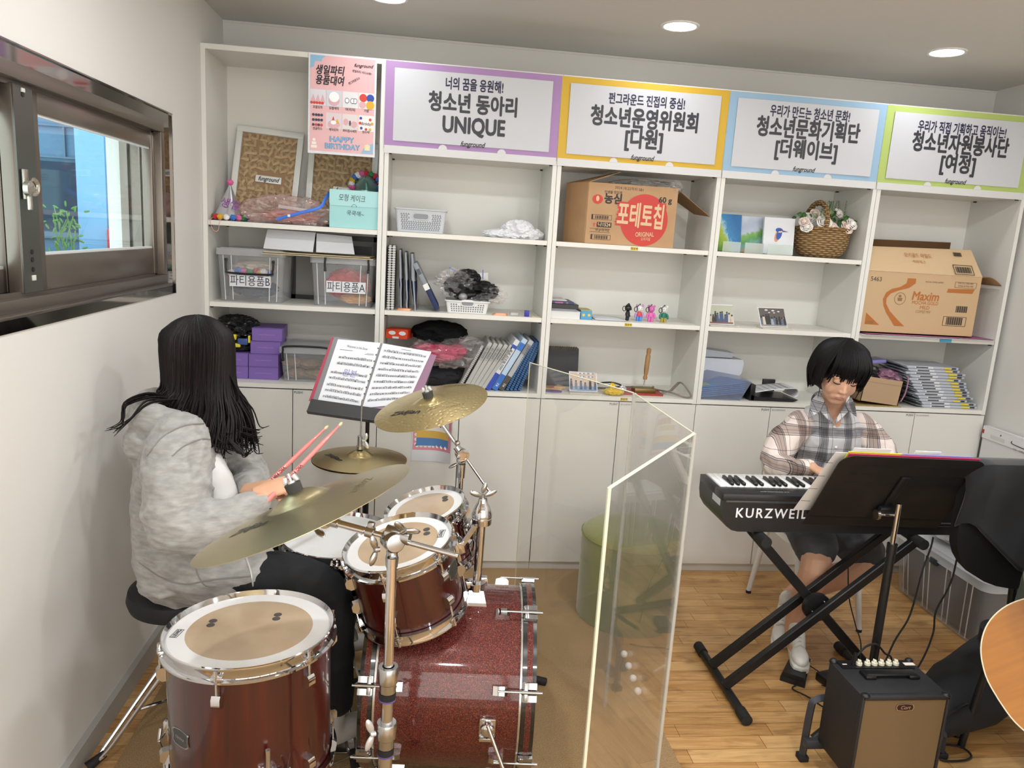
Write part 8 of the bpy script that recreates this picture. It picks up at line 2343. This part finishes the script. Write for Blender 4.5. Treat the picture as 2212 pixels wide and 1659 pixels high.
def hand(b, wr, fdir, ydir, curl, s=1.0, thumb=(.2, .5), spread=.0):
 """palm, four fingers of unequal length and a thumb; x = towards the knuckles, y = thumb side, z = back of the hand"""
 x = V(fdir).normalized(); y = V(ydir); y = (y - x * y.dot(x)).normalized(); z = x.cross(y)
 if b.hz and z.z < 0: z = -z
 W = V(wr); f = lambda a, c, d: W + (x * a + y * c + z * d) * s
 b.tube([f(-.02, 0, 0), f(.02, 0, 0), f(.055, 0, 0), f(.088, -.001, .002)], [.024 * s, .030 * s, .037 * s, .036 * s], 14, flat=(1.05, .42), upv_=y); b.sphere(f(.086, 0, .001), (.012 * s,) * 3)
 tips = []
 for i, (yo, L) in enumerate(((.028, .92), (.0095, 1.0), (-.0095, .95), (-.027, .78))):
  p = f(.084 - .003 * abs(i - 1), yo, .002); a = 0; pts = [f(.05, yo * .8, 0), p]; d = x
  for c_, l in zip(curl, (.042, .027, .022)):
   a += c_ + i * .04; d = x * math.cos(a) - z * math.sin(a) + y * spread * (1.5 - i); p = p + d * l * L * s; pts.append(p)
  b.tube(pts, [.009 * s, .0093 * s, .0088 * s, .0080 * s, .0068 * s], 10); b.sphere(pts[-1], .0068 * s, 8, 6); b.sphere(pts[2], .0088 * s, 8, 6); b.sphere(pts[3], .008 * s, 8, 6); tips.append(pts[-1])
 t0, t1 = thumb
 pts = [f(.012, .018, -.004), f(.036, .040, -.010), f(.062, .040 + .03 * t0, -.014 - .02 * t1), f(.082, .036 + .03 * t0, -.018 - .034 * t1)]
 b.tube(pts, [.014 * s, .0115 * s, .0098 * s, .0078 * s], 10); b.sphere(pts[-1], .0078 * s, 8, 6); b.sphere(pts[1], .0112 * s, 8, 6)
 return tips
def head(b, M):
 M0 = b.M; b.M = M0 @ M
 b.sphere((0, .014, .030), (.073, .092, .086), 24, 16); b.sphere((0, -.022, -.012), (.063, .070, .088), 24, 16); b.sphere((0, -.052, -.086), (.032, .028, .024)); b.sphere((0, -.03, -.062), (.050, .052, .045))
 for s_ in (-1, 1):
  b.sphere((s_ * .028, -.050, -.032), (.031, .031, .036)); b.sphere((s_ * .016, -.058, -.062), (.022, .024, .024)); b.sphere((s_ * .030, -.0765, .006), (.0165, .011, .0105)); b.sphere((s_ * .032, -.074, .024), (.022, .013, .008)); b.sphere((s_ * .0095, -.092, -.034), (.0065, .008, .006))
  b.sphere((s_ * .073, .006, -.008), (.009, .019, .030), 12, 8, Matrix.Rotation(s_ * .3, 3, 'Z'))
 b.tube([(0, -.080, .012), (0, -.091, -.012), (0, -.098, -.030)], [.0065, .0072, .0085], 10); b.sphere((0, -.0985, -.031), .0088)
 b.sphere((0, -.082, -.056), (.020, .012, .007)); b.sphere((0, -.080, -.066), (.017, .012, .007))
 b.M = M0
def strand(b, pts, r0, r1, n=5, seg=5):
 P_ = bez(pts, n); k = len(P_) - 1; b.tube(P_, [r0 + (r1 - r0) * (i / k) ** 1.3 for i in range(k + 1)], seg)
def face_parts(parent, M, open_=0.0):
 b = MB(M)
 for s_ in (-1, 1): b.tube([(s_ * (.016 + .0295 * i / 8), -.0868 + .0055 * (i / 8) ** 2 * 1.5, .0015 - .0052 * math.sin(PI * i / 8)) for i in range(9)], [.0008, .0016, .002, .0022, .0023, .0023, .0022, .0018, .001], 6)
 b.build('eyelashes', mat('lash_black', '#120d0c', .6), parent)
 b = MB(M)
 for s_ in (-1, 1): b.tube([(s_ * (.014 + .036 * i / 6), -.0865 + .009 * (i / 6) ** 2, .026 + .004 * math.sin(PI * i / 6)) for i in range(7)], [.0012, .0024, .0026, .0025, .0022, .0016, .0008], 6)
 b.build('eyebrows', mat('lash_black'), parent)
 b = MB(M); b.tube([(-.021 + .042 * i / 8, -.0912 + .010 * (i / 4 - 1) ** 2, -.0575 + .0012 * math.cos((i - 4) * 1.3) - .0050 * (i / 4 - 1) ** 2) for i in range(9)], [.0008, .0022, .0034, .0038, .0035, .0038, .0034, .0022, .0008], 8, flat=(.8, 1)); b.tube([(-.017 + .034 * i / 8, -.0898 + .009 * (i / 4 - 1) ** 2, -.0640 - .004 * (i / 4 - 1) ** 2) for i in range(9)], [.001, .0025, .0036, .0042, .0044, .0042, .0036, .0025, .001], 8, flat=(.85, 1)); b.build('lips', mat('lip_rose', '#b3796c', .5), parent)
# ---------------------------------------------------------------- the drummer
p1 = thing('person', 'long-haired drummer in a light grey hoodie sitting on the throne, holding two pink sticks', 'person', (.30, -1.25, 0))
H1 = T((.295, -1.135, 1.238), Matrix.Rotation(R(128), 3, 'Z') @ Matrix.Rotation(R(8), 3, 'X'))
s2a, s2b = V((.600, -1.432, .912)), V((.758, -1.197, 1.062)); s1a, s1b = V((.536, -1.372, .886)), V((.706, -1.144, 1.035))
d2, d1 = (s2b - s2a).normalized(), (s1b - s1a).normalized()
def body1(b):
 b.hz = True
 head(b, H1); limb(b, [(.285, -1.155, 1.16), (.275, -1.19, 1.06), (.27, -1.22, .95)], [.052, .055, .09])
 limb(b, [(.27, -1.23, 1.0), (.27, -1.25, .8), (.28, -1.25, .62)], [.12, .11, .13], (.9, 1.2), (1, 0, 0))
 limb(b, [(.30, -1.37, 1.02), (.36, -1.50, .83), (.555, -1.455, .885)], [.05, .042, .026]); limb(b, [(.30, -1.06, 1.02), (.41, -1.04, .82), (.492, -1.30, .862)], [.05, .042, .026])
 hand(b, s2a - d2.cross(V((0, 0, 1))).normalized() * -.0 + V((-.052, .004, -.006)), (1, .25, .25), d2, (1.25, 1.2, .7), .92, (.1, .9))
 hand(b, s1a + V((-.045, .052, -.010)), (.85, -.55, .2), d1, (1.25, 1.2, .7), .92, (.1, .9))
 limb(b, [(.31, -1.35, .62), (.735, -1.43, .58), (.775, -1.45, .17), (.86, -1.385, .118)], [.075, .055, .030, .026]); limb(b, [(.31, -1.15, .62), (.75, -1.02, .58), (.73, -.92, .16), (.80, -.86, .09)], [.075, .055, .04, .03])
fused('body', p1, m_skin, body1, .0045, 3)
m_hood = mat('heather_grey_fleece', '#8e8d8a', .95, sheen=.2, noise=dict(s=26, d=6, scale=(1, 1, 3.2), col='#a9a7a3', lo=.32, hi=.68))
def hoodie(b):
 limb(b, [(.300, -1.265, .575), (.285, -1.26, .70), (.275, -1.245, .85), (.275, -1.225, .98), (.28, -1.20, 1.05)], [.178, .172, .160, .142, .085], (.88, 1.12), (1, 0, 0))
 limb(b, [(.28, -1.335, .645), (.42, -1.385, .640), (.505, -1.405, .632)], [.118, .118, .108]); b.sphere((.41, -1.16, .63), (.13, .09, .085))
 limb(b, [(.295, -1.335, 1.025), (.315, -1.43, .94), (.345, -1.505, .83), (.45, -1.49, .832), (.545, -1.455, .872)], [.088, .096, .088, .070, .044]); limb(b, [(.30, -1.09, 1.03), (.36, -1.03, .92), (.42, -1.03, .82), (.47, -1.19, .845), (.485, -1.265, .858)], [.085, .088, .075, .055, .042])
 limb(b, [(.325, -1.30, 1.055), (.22, -1.29, 1.075), (.165, -1.20, 1.08), (.20, -1.10, 1.09), (.31, -1.08, 1.07)], [.04, .055, .066, .055, .04]); b.sphere((.175, -1.225, 1.0), (.068, .12, .075), 16, 10, Matrix.Rotation(.3, 3, 'Y'))
hd_ = fused('hoodie', p1, m_hood, hoodie, .0065, 4, (.013, 7, (1, 1, 1.3)))
def surf(o, u, v, off=.002):
 """first point of a garment hit by the sight line through a photo pixel"""
 Mi = RM[o.name].inverted(); a = Mi @ CAM; d = (Mi.to_3x3() @ _ray(u, v)).normalized()
 ok, loc, nrm, _ = o.ray_cast(a, d)
 return RM[o.name] @ (loc - d * off) if ok else None
def seam(name, o, uv, r, m_, off=.001):
 run, pts = [], []
 for p in [surf(o, p.x, p.y, off) for p in bez([(u, v, 0) for u, v in uv], 9)]:
  if p is None or (run and (p - run[-1]).length > .04): run = []
  if p is not None: run = run + [p]
  if len(run) > len(pts): pts = run
 if len(pts) > 2:
  b = MB(); b.tube(pts, r, 6); b.build(name, m_, o)
m_seam = mat('fleece_seam', '#84837f', .9)
bpy.context.view_layer.update()
seam('shoulder_seam', hd_, [(372, 985), (400, 962), (440, 948), (478, 955)], .0022, m_seam)
seam('hem_seam', hd_, [(300, 1215), (350, 1248), (400, 1262), (460, 1252), (540, 1245)], .0022, m_seam)
seam('hood_seam', hd_, [(318, 985), (350, 945), (395, 920), (440, 915)], .0026, m_seam)
seam('pocket_seam', hd_, [(428, 1200), (424, 1230), (440, 1262), (465, 1268)], .0020, m_seam)
seam('zipper', hd_, [(528, 1195), (542, 1235), (549, 1285)], .0030, mat('zip_silver', '#d2d2d0', .35, .5))
fused('white_shirt', p1, mat('white_tee', '#dcdcda', .8), lambda b: limb(b, [(.365, -1.27, .93), (.395, -1.28, .80), (.41, -1.27, .66)], [.052, .068, .075]), .007, 4, (.006, 7, (1, 1, 1)))
fused('trousers', p1, mat('black_trousers', '#0e0f12', .85), lambda b: (limb(b, [(.30, -1.34, .62), (.52, -1.41, .622), (.735, -1.435, .585), (.775, -1.452, .42), (.785, -1.455, .235)], [.098, .096, .080, .062, .054]), limb(b, [(.30, -1.15, .62), (.53, -1.08, .622), (.755, -1.02, .59), (.75, -.97, .40), (.735, -.92, .20)], [.098, .095, .080, .068, .060])), .007, 4, (.006, 8, (1, 1, 1)))
m_sock = mat('grey_white_sock', '#b5b3ae', .9)
fused('sock', p1, m_sock, lambda b: limb(b, [(.775, -1.452, .24), (.765, -1.455, .135), (.82, -1.415, .115), (.885, -1.37, .112)], [.045, .054, .048, .036], (1, .85)), .006, 5)
fused('sock', p1, m_sock, lambda b: limb(b, [(.735, -.92, .22), (.725, -.915, .13), (.775, -.88, .10), (.845, -.85, .085)], [.046, .050, .044, .033], (1, .85)), .006, 5)
def hair1(b):
 b.sphere((.295, -1.135, 1.262), (.108, .112, .112), 24, 16); b.sphere((.29, -1.14, 1.20), (.080, .072, .11), 20, 14); limb(b, [(.30, -1.17, 1.18), (.33, -1.215, 1.09), (.375, -1.25, 1.03), (.42, -1.27, .99)], [.048, .045, .035, .012]); limb(b, [(.36, -1.10, 1.24), (.375, -1.14, 1.12), (.395, -1.22, 1.03)], [.035, .03, .02])
hr1 = fused('hair', p1, m_hairb, hair1, .008, 6, (.004, 16, (1, 1, .12)))
b = MB(); rnd = random.Random(8); c0 = V((.295, -1.135, 1.262))
for k in range(430):
 a = rnd.uniform(-2.9, .75)                         # round the back and the camera side of the head
 e = V((math.cos(a), math.sin(a), 0)); r_ = .112 + rnd.uniform(-.002, .005)
 pts = [c0 + e * (r_ * math.sin(t)) + V((0, 0, (r_ + .001) * math.cos(t))) for t in (.02, .35, .75, 1.2)]
 fwd = max(0, min(1, (a + 1.9) / 1.9))
 sd = max(0, min(1, a + .5)); tip = V((.235 + .225 * fwd, -1.20 - .10 * math.sin(PI * min(1, fwd * .8 + .1)) * (1 - sd) + .05 * sd, 1.09 - .115 * fwd + .03 * sd)) + V((rnd.gauss(0, .014), rnd.gauss(0, .010), rnd.gauss(0, .018)))
 mid = c0 + e * (.100 + rnd.uniform(-.006, .006)) + V((0, 0, -.075)); mid = mid.lerp(tip, .18)
 m2_ = mid.lerp(tip, .55) + e * .012
 fl_ = V((rnd.uniform(-.004, .030), -.004, rnd.uniform(-.020, .006)))
 strand(b, pts + [mid, m2_, tip, tip + fl_], rnd.uniform(.0055, .0085), .0010, 4)
for (pts) in ([(.25, -1.24, 1.13), (.19, -1.28, 1.15), (.140, -1.32, 1.13), (.140, -1.345, 1.08), (.100, -1.35, 1.06)], [(.26, -1.25, 1.13), (.20, -1.30, 1.13), (.160, -1.345, 1.09), (.120, -1.36, 1.06)], [(.29, -1.27, 1.12), (.275, -1.315, 1.08), (.29, -1.36, 1.055), (.36, -1.385, 1.03)], [(.30, -1.27, 1.11), (.26, -1.325, 1.085), (.275, -1.35, 1.06), (.335, -1.36, 1.065)], [(.40, -1.19, 1.12), (.425, -1.2, 1.06), (.46, -1.2, 1.035), (.505, -1.2, 1.035)], [(.40, -1.21, 1.11), (.43, -1.22, 1.045), (.47, -1.22, 1.02), (.50, -1.22, 1.025)], [(.41, -1.26, 1.02), (.45, -1.28, .985), (.475, -1.28, .975), (.50, -1.28, 1.0)], [(.41, -1.16, 1.2), (.43, -1.17, 1.13), (.415, -1.18, 1.09)]):
 for j in range(5): strand(b, [V(p) + V((rnd.gauss(0, .005), rnd.gauss(0, .005), rnd.gauss(0, .005))) for p in pts], .0042, .0007)
b.build('hair_strands', m_hairb, hr1)
for nm, a, e, lab in (('drumstick', s2a, s2b, 'pink drumstick in the drummer\'s right hand, nearer the ride cymbal'), ('drumstick', s1a, s1b, 'pink drumstick in the drummer\'s left hand, with its lettering fully seen')):
 d = (e - a).normalized(); st_ = thing(nm, lab, 'drumstick', a, group='pink drumsticks')
 b = MB(T(a, frame_z(d))); L = (e - a).length; b.lathe([(0, -.055), (.0068, -.053), (.0072, -.045), (.0072, L - .10), (.0034, L - .016), (.003, L - .012)], None, 16); b.build('shaft', mat('salmon_pink_lacquer', '#e8827c', .35, coat=.5), st_)
 b = MB(T(a, frame_z(d))); b.lathe([(.003, L - .013), (.0052, L - .006), (.005, L), (.002, L + .006), (0, L + .007)], None, 14); b.build('tip', mat('maple_tip', '#dcc398', .5), st_)
 v_ = (CAM - a).normalized(); y_ = d.cross(v_).normalized(); z_ = d.cross(y_) * -1
 if z_.dot(v_) < 0: z_ = -z_
 b = MB(); b.text('VIC FIRTH', .013, Matrix.Translation(a + d * .075 + z_ * .0076) @ Matrix(((-d.x, z_.cross(-d).x, z_.x), (-d.y, z_.cross(-d).y, z_.y), (-d.z, z_.cross(-d).z, z_.z))).to_4x4(), .02, 0, w=.075); b.build('lettering', m_ink, st_)
# ---------------------------------------------------------------- the pianist
p2 = thing('person', 'short-haired pianist in a plaid shirt and dark shorts, looking down at the keys', 'person', (2.84, -.50, 0))
H2 = T((2.757, -.655, 1.207), Matrix.Rotation(R(-9), 3, 'Z') @ Matrix.Rotation(R(19), 3, 'X') @ Matrix.Rotation(R(4), 3, 'Y')) @ Matrix.Diagonal((1.10, 1.04, 1.06, 1))
def body2(b):
 b.hz = True
 head(b, H2); limb(b, [(2.785, -.61, 1.15), (2.80, -.565, 1.06), (2.81, -.54, .98)], [.050, .052, .08])
 limb(b, [(2.81, -.53, .95), (2.83, -.49, .75), (2.84, -.46, .55)], [.115, .105, .12], (1.25, .85), (1, 0, 0))
 limb(b, [(2.685, -.545, .935), (2.53, -.665, .80), (2.592, -.842, .848)], [.040, .036, .024]); limb(b, [(2.945, -.545, .935), (3.03, -.66, .82), (2.975, -.84, .85)], [.045, .038, .024])
 hand(b, (2.592, -.842, .852), (.42, -.85, -.12), (.9, .4, 0), (.35, .45, .35), .9, (.7, .25), .05); hand(b, (2.975, -.84, .853), (-.25, -.95, -.12), (-.9, .2, 0), (.35, .45, .35), .9, (.7, .25), .05)
 limb(b, [(2.76, -.46, .52), (2.66, -.85, .475), (2.652, -.83, .30), (2.652, -.775, .10), (2.615, -.89, .062)], [.085, .062, .056, .038, .03]); limb(b, [(2.92, -.46, .52), (2.965, -.73, .395), (2.84, -.655, .27), (2.72, -.60, .165), (2.655, -.70, .07)], [.085, .063, .058, .040, .03])
fused('body', p2, m_skin2, body2, .0043, 4)
face_parts(p2, H2)
def plaid(name, base, mid):
 m = mat(name, base, .85)
 nt = NT(m); v = nt.xyz('Object'); s_ = nt.sep(v); wob = nt.math('MULTIPLY', nt.math('SUBTRACT', nt.noise(v, 5, 2), .5), .03)
 out = base
 def stripes(c, per, off):
  f = nt.math('FRACT', nt.math('MULTIPLY', nt.math('ADD', nt.math('ADD', c, wob), off), 1 / per))
  return nt.ramp(f, [(0, '#ffffff'), (.30, '#ffffff'), (.305, '#5c5a5e'), (.325, '#e2e0df'), (.36, '#9a999d'), (.39, mid), (.47, '#8f8e92'), (.49, mid), (.60, '#8a898d'), (.63, '#e2e0df'), (.655, '#5a585d'), (.675, '#ffffff'), (.82, '#ffffff'), (.83, '#a5a3a4'), (.85, '#ffffff')], 'CONSTANT')
 c = nt.mix(1.0, nt.mix(1.0, base, stripes(s_[0], .108, 5.0), 'MULTIPLY'), stripes(s_[2], .115, 3.02), 'MULTIPLY')
 nt.l(c, nt.b.inputs['Base Color'])
 return m
m_pl1 = plaid('plaid_over_grey', '#c9c8ca', '#a9a9ad'); m_pl2 = plaid('plaid_pinkish', '#e2d4cc', '#c0b6b2')
def shirt(b):
 limb(b, [(2.845, -.46, .56), (2.84, -.475, .70), (2.82, -.505, .85), (2.812, -.530, .945), (2.808, -.535, .985), (2.80, -.50, 1.045)], [.158, .160, .160, .142, .098, .075], (1.22, .80), (1, 0, 0)); b.sphere((2.69, -.545, .950), (.075, .07, .055)); b.sphere((2.935, -.545, .950), (.075, .07, .055))
sh_ = fused('shirt', p2, m_pl1, shirt, .0065, 5, (.010, 8, (1, 1, .8)))
for pts in ([(2.675, -.55, .955), (2.585, -.595, .885), (2.525, -.665, .808), (2.545, -.76, .818), (2.582, -.822, .842)], [(2.955, -.55, .955), (3.015, -.60, .885), (3.035, -.66, .82), (3.01, -.76, .825), (2.982, -.82, .845)]):
 fused('sleeve', sh_, m_pl2, lambda b: limb(b, pts, [.064, .069, .062, .048, .036]), .006, 4, (.009, 9, (1, 1, 1)))
for q in ([(1770, 846, -.575), (1752, 866, -.60), (1745, 905, -.665), (1772, 888, -.668), (1781, 866, -.635)], [(1838, 858, -.60), (1846, 872, -.60), (1850, 900, -.655), (1833, 886, -.668), (1826, 872, -.645)],
          [(1781, 868, -.632), (1772, 888, -.662), (1786, 904, -.668), (1802, 918, -.672), (1796, 905, -.665)], [(1826, 874, -.642), (1833, 888, -.662), (1818, 904, -.668), (1802, 918, -.672), (1806, 905, -.667)]):
 b = MB(); b.mesh([PY(*p) for p in q], [(0, 1, 2, 3, 4)]); b.build('collar', m_pl1, sh_, mods=[('SOLIDIFY', dict(thickness=.005, offset=0)), ('BEVEL', dict(width=.002, segments=2))])
bpy.context.view_layer.update()
for u, v in ((1802, 922), (1806, 966), (1806, 1008)):
 q = surf(sh_, u, v, .001)
 if q: b = MB(T(q, frame_z(CAM - q))); b.lathe([(0, .003), (.0045, .003), (.0055, .002), (.0055, 0)], None, 16); b.build('button', mat('white_button', '#e9e8e6', .3), sh_)
fused('shorts', p2, mat('washed_black_denim', '#3c3d40', .85, noise=dict(s=8, d=5, col='#55565a', lo=.4, hi=.75)), lambda b: (limb(b, [(2.77, -.44, .54), (2.71, -.66, .535), (2.672, -.82, .498)], [.112, .100, .088]), limb(b, [(2.91, -.44, .54), (2.945, -.60, .475), (2.962, -.70, .43)], [.112, .104, .092]), b.sphere((2.84, -.46, .55), (.16, .12, .10))), .007, 4, (.006, 9, (1, 1, 1)))
def shoe(M, lab):
 b = MB(M)
 b.prism([(x, y) for x, y in [(-.036, -.10), (-.03, -.128), (0, -.14), (.032, -.126), (.040, -.09), (.034, 0), (.034, .08), (.022, .112), (0, .12), (-.022, .112), (-.032, .08), (-.032, 0)]], 0, .030)
 so = b.build('shoe_sole', mat('sole_white', '#d3d0c6', .6), p2, mods=[('BEVEL', dict(width=.006, segments=2))])
 def up(b):
  b.M = M; b.sphere((0, -.072, .040), (.036, .062, .030)); b.sphere((0, .03, .052), (.033, .085, .045)); b.sphere((0, .075, .075), (.031, .042, .045)); b.tube([(0, -.04, .055), (0, .03, .085)], [.026, .03], 12)
 u_ = fused('sneaker', p2, mat('white_leather', '#dedcd6', .5), up, .005, 4)
 b = MB(M)
 for k in range(6):
  y, z = -.050 + .016 * k, .073 + .0085 * k; b.tube([(-.022, y - .003, z - .010), (0, y, z + .006), (.022, y + .004, z - .010)], .0028, 6)
 b.build('laces', mat('lace_grey', '#c5c2ba', .8), u_)
a_ = math.atan2(-.075, .15)
shoe(T((2.625, -.868, .036), Matrix.Rotation(-.32, 3, 'Z') @ Matrix.Rotation(.10, 3, 'X')), 'r')
shoe(T((2.665, -.655, .062), Matrix.Rotation(-.55, 3, 'Z') @ Matrix.Rotation(.62, 3, 'X')), 'l')
def hair2(b):
 b.M = H2
 b.sphere((0, .020, .040), (.092, .104, .095), 26, 18); b.sphere((0, .040, -.015), (.094, .082, .085), 22, 14)
 for s_ in (-1, 1): limb(b, [(s_ * .066, .01, .06), (s_ * .076, .012, .0), (s_ * .074, .018, -.055)], [.026, .022, .014])
hr2 = fused('hair', p2, m_hair, hair2, .007, 4, (.003, 16, (1, 1, .12)))
b = MB(H2); rnd = random.Random(3)
for k in range(56):                                       # fringe
 x = -.066 + .132 * k / 55 + rnd.uniform(-.004, .004); gap = .010 if -.052 < x < -.03 else 0
 z1 = .014 + rnd.uniform(-.010, .012) + gap * 2 - .012 * (abs(x) > .05)
 strand(b, [(x * .2, .03, .142), (x * .72, -.045, .121), (x * .98, -.090, .074), (x * 1.02, -.0935 + abs(x) * .28, z1)], .0062, .0016)
for k in range(230):                                      # bob down the sides and back
 a = rnd.uniform(-.35, PI + .35); e = V((math.cos(a), math.sin(a), 0)); y0 = .018
 zt = -.070 + rnd.uniform(-.018, .010) + .02 * (e.y < 0)
 r_ = .102 + rnd.uniform(-.002, .004)
 strand(b, [V((0, y0, .139)) + e * .002, V((0, y0, .04)) + e * (r_ * .8) + V((0, 0, .062)), V((0, y0, .0)) + e * (r_ + .004), V((0, y0, zt)) + e * (r_ - .012 - rnd.uniform(0, .012))], .0068, .0016)
for s_ in (-1, 1):                                        # locks framing the face
 for k in range(26):
  f_ = k / 25; yy = -.072 + .062 * f_ + rnd.uniform(-.003, .003)
  strand(b, [(s_ * .01, .02, .143), (s_ * (.050 + .012 * f_), yy * .55, .122 - .004 * f_), (s_ * (.080 + .018 * f_), yy, .070), (s_ * (.082 + .016 * f_), yy * .95, .012), (s_ * (.078 + .014 * f_), yy * .9, -.018 - .04 * f_ + rnd.uniform(-.012, .008))], .0068, .0014)
for s_ in (-1, 1):
 for k in range(4): strand(b, [(s_ * .07, -.04, .06), (s_ * .078, -.052, .0), (s_ * (.074 - .002 * k), -.055, -.055 - .012 * k)], .003, .0007)
b.build('hair_strands', m_hair, hr2)
# ---------------------------------------------------------------- the guitarist, almost all outside the picture
p3 = thing('person', 'guitarist at the right edge, only a dark green sleeve over the guitar seen', 'person', (3.12, -1.65, 0))
H3 = T((3.12, -1.74, 1.27), Matrix.Rotation(.1, 3, 'Z') @ Matrix.Rotation(.3, 3, 'X'))
el = PD(2246, 1268, 2.04)
arm = [(2.97, -1.67, 1.03), (2.86, -1.78, .96), el + V((.02, .0, .0)), el + V((.06, -.05, -.07)), el + V((.13, -.10, -.13))]
def body3(b):
 b.hz = False
 head(b, H3); limb(b, [(3.12, -1.70, 1.2), (3.12, -1.67, 1.08)], [.05, .06]); limb(b, [(3.12, -1.65, 1.0), (3.12, -1.61, .78), (3.12, -1.60, .60)], [.125, .12, .13], (1.25, .85), (1, 0, 0)); limb(b, [(2.97, -1.67, 1.02), (2.86, -1.78, .96), el, el + V((.16, -.12, -.15))], [.045, .04, .036, .025]); hand(b, el + V((.16, -.12, -.15)), (.7, -.3, -.5), (0, .3, .9), (.4, .5, .3), .95)
 for s_ in (-1, 1): limb(b, [(3.12 + s_ * .09, -1.62, .54), (3.12 + s_ * .15, -2.03, .52), (3.12 + s_ * .15, -2.0, .06), (3.12 + s_ * .15, -2.10, .04)], [.08, .06, .04, .035])
fused('body', p3, m_skin, body3, .007, 4)
fused('sweater', p3, mat('dark_olive_knit', '#4c5449', .9), lambda b: (limb(b, arm, [.075, .06, .050, .050, .045]), limb(b, [(3.12, -1.65, 1.03), (3.12, -1.61, .78), (3.12, -1.60, .60)], [.135, .145, .15], (1.25, .85), (1, 0, 0)), b.sphere((3.30, -1.66, .95), (.08, .08, .16))), .008, 4, (.006, 8, (1, 1, 1)))
fused('trousers', p3, mat('black_trousers'), lambda b: [limb(b, [(3.12 + s_ * .09, -1.61, .56), (3.12 + s_ * .15, -2.03, .54), (3.12 + s_ * .15, -2.0, .10)], [.11, .085, .07]) for s_ in (-1, 1)], .009, 4)
b = MB(H3); b.sphere((0, .02, .04), (.09, .10, .095)); b.build('hair', m_hair, p3)
